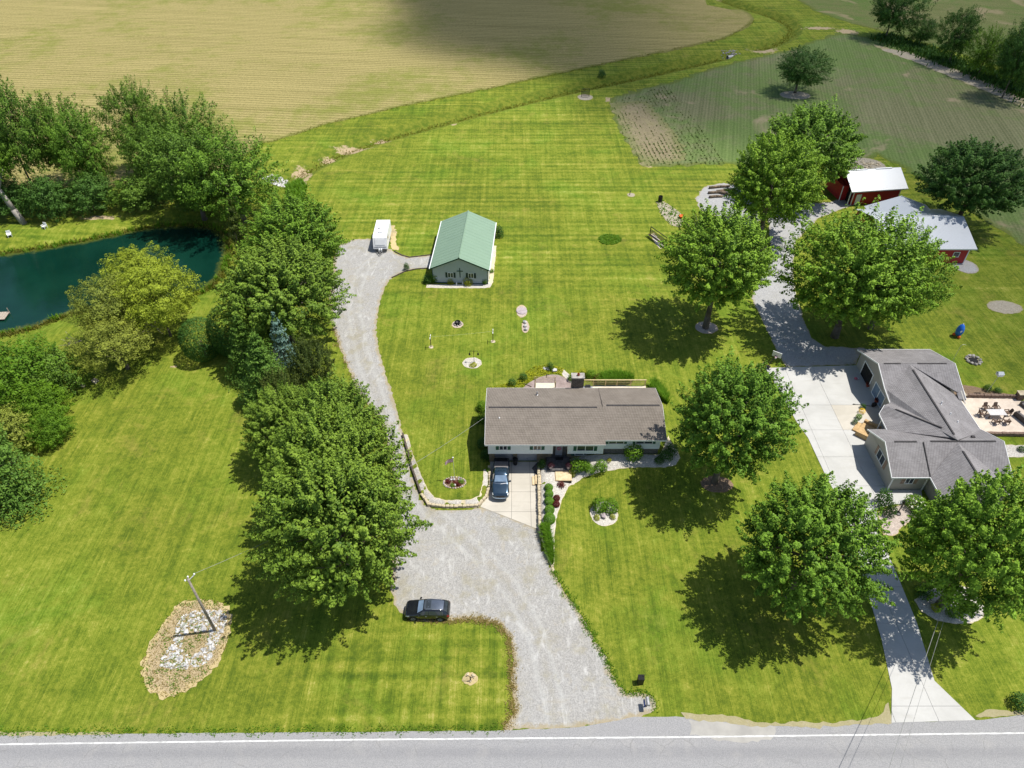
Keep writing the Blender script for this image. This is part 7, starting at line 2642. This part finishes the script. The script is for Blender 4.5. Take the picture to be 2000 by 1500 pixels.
weeds('driveway_fringe', clumped(along([G(*p) for p in [(1080, 1115), (1136, 1205), (1184, 1290), (1203, 1332), (1222, 1352), (1268, 1356), (1282, 1388)]], 220, .18, 17), 8, .15, 18), 'blade', .2, .07, 19, 1.0)
weeds('verge_grass', clumped(along([G(*p) for p in [(-60, 1431), (0, 1430), (300, 1430), (700, 1426), (980, 1424)]], 260, .15, 20), 8, .16, 21), 'blade', .2, .07, 22, 1.0)
weeds('field_edge_weeds', along([G(*p) for p in [(500, 286), (640, 242), (800, 205), (950, 174), (1200, 121), (1420, 74), (1474, 40)]], 1500, .5, 23), 'blade_o', .25, .16, 24)
weeds('hedgerow_undergrowth', np.vstack([along([G(*p) for p in [(1720, 70), (1780, 92), (1860, 122), (1940, 152), (2050, 205)]], 6000, 2.4, 25)]), 'leaf_d', 1.1, .35, 26)
weeds('rock_patch_grass', scatter_in(STRAW, 2600, 27), 'straw_blade', .2, .06, 28, 1.2)
weeds('rock_patch_weeds', clumped(scatter_in(STRAW, 110, 29), 14, .22, 30), 'blade', .2, .07, 28, 1.2)
# crop rows: strips of leafy tufts
def crop_rows(name, poly, ang, pitch, dens, h, w, mat, seed, keep_n=1.6):
    A = np.asarray(poly)
    c = A.mean(0)
    ca, sa = math.cos(ang), math.sin(ang)
    U = np.stack([(A[:, 0] - c[0]) * ca + (A[:, 1] - c[1]) * sa, -(A[:, 0] - c[0]) * sa + (A[:, 1] - c[1]) * ca], 1)
    lo, hi = U.min(0), U.max(0)
    r = np.random.default_rng(seed)
    rows = np.arange(lo[1], hi[1], pitch)
    m = int((hi[0] - lo[0]) * dens)
    P = np.stack([np.repeat(r.uniform(lo[0], hi[0], (len(rows), m)).ravel()[None], 1, 0).ravel(), (np.repeat(rows, m) + r.normal(size=len(rows) * m) * .06)], 1)
    W = np.stack([c[0] + P[:, 0] * ca - P[:, 1] * sa, c[1] + P[:, 0] * sa + P[:, 1] * ca], 1)
    W = W[inside(W, A)]
    f = np.sin(W[:, 0] * .11 + 1) + np.sin(W[:, 1] * .13 + W[:, 0] * .05) + np.sin(W[:, 0] * .31 - W[:, 1] * .27) * .7
    W = W[r.random(len(W)) < np.clip(.55 + .28 * f, .12, 1)]
    return weeds(name, W, mat, h, w, seed + 1, 1.3)


BEAN_L = [G(*p) for p in [(1192, 200), (1300, 168), (1345, 210), (1420, 320), (1256, 324), (1230, 290), (1207, 240)]]
BEAN_R = [G(*p) for p in [(1500, 112), (1600, 80), (1640, 66), (1760, 95), (1850, 122), (1930, 154), (2010, 192), (2200, 280), (2300, 560), (2080, 520), (1990, 470), (1900, 412), (1775, 333), (1720, 300), (1660, 312), (1440, 318), (1350, 210), (1310, 170)]]
crop_rows('crop_rows', BEAN_L, math.atan2(140.3 - 174.9, 27.1 - 24.4), .95, 5.5, .30, .26, 'crop_leaf', 31)

# ------------------------------------------------------------------ the cloud whose shade lies on the far fields
CZ = 800.0
SHADE = smooth_poly([(-50, 330), (-52, 270), (-40, 237), (-22, 208), (-2, 189), (13, 173), (26, 157), (36, 142), (50, 134), (60, 120), (59, 104), (60, 90), (58, 76), (60, 60), (68, 46), (84, 34), (150, 20), (320, 60), (380, 240), (330, 420), (60, 460)], 2)
cp = np.asarray(SHADE) + np.array([SUN_DX * CZ, SUN_DY * CZ])
lo, hi = cp.min(0) - 10, cp.max(0) + 10
cgx, cgy = np.arange(lo[0], hi[0], 9.0), np.arange(lo[1], hi[1], 9.0)
CX, CY = np.meshgrid(cgx, cgy)
CPT = np.stack([CX.ravel(), CY.ravel()], 1)
cd = -sdf(CPT, cp)
wob = 7 * np.sin(CPT[:, 0] * .05 + 1) * np.sin(CPT[:, 1] * .06) + 4 * np.sin(CPT[:, 0] * .13 + CPT[:, 1] * .11)
dens = sst(-4, 20, cd + wob) * np.where(CPT[:, 1] - SUN_DY * CZ > 128, 1.0, 1.0) * (.46 + .54 * sst(150, 200, CPT[:, 1] - SUN_DY * CZ) * (1 - sst(25, 75, CPT[:, 0] - SUN_DX * CZ)))
thick = 4 + 46 * sst(0, 90, cd) + 6 * np.sin(CPT[:, 0] * .07) * np.sin(CPT[:, 1] * .08) * sst(0, 40, cd)
nxc, nyc = len(cgx), len(cgy)
idx = np.arange(nxc * nyc).reshape(nyc, nxc)
q = np.stack([idx[:-1, :-1], idx[:-1, 1:], idx[1:, 1:], idx[1:, :-1]], -1).reshape(-1, 4)
q = q[(dens[q] > .001).any(1)]
Vt = np.column_stack([CPT, CZ + thick])
Vb = np.column_stack([CPT, np.full(len(CPT), CZ) - .3 * thick])
mcl, nt, out = new_mat("cloud_vapour")
dn = attr(nt, "cover")
nn = noise(nt, wpos(nt), .02, 4, .6)
fac = mth(nt, 'MULTIPLY', dn, mth(nt, 'MULTIPLY_ADD', nn, .16, .60), clamp=True)
tb = sh(nt, "BsdfTransparent")
df = sh(nt, "BsdfDiffuse", {"Color": (.85, .86, .88)})
tl = sh(nt, "BsdfTranslucent", {"Color": (.85, .86, .88)})
m1 = sh(nt, "MixShader", {0: .5, 1: df.outputs[0], 2: tl.outputs[0]})
m2 = sh(nt, "MixShader", {0: fac, 1: tb.outputs[0], 2: m1.outputs[0]})
nt.links.new(m2.outputs[0], out.inputs[0])
cme = np_mesh("cloud", np.vstack([Vt, Vb]), np.vstack([q, q[:, ::-1] + len(Vt)]), mcl, {"cover": np.concatenate([dens, dens])}, True)
co = bpy.data.objects.new("cloud", cme)
link(co)
co['kind'] = 'structure'
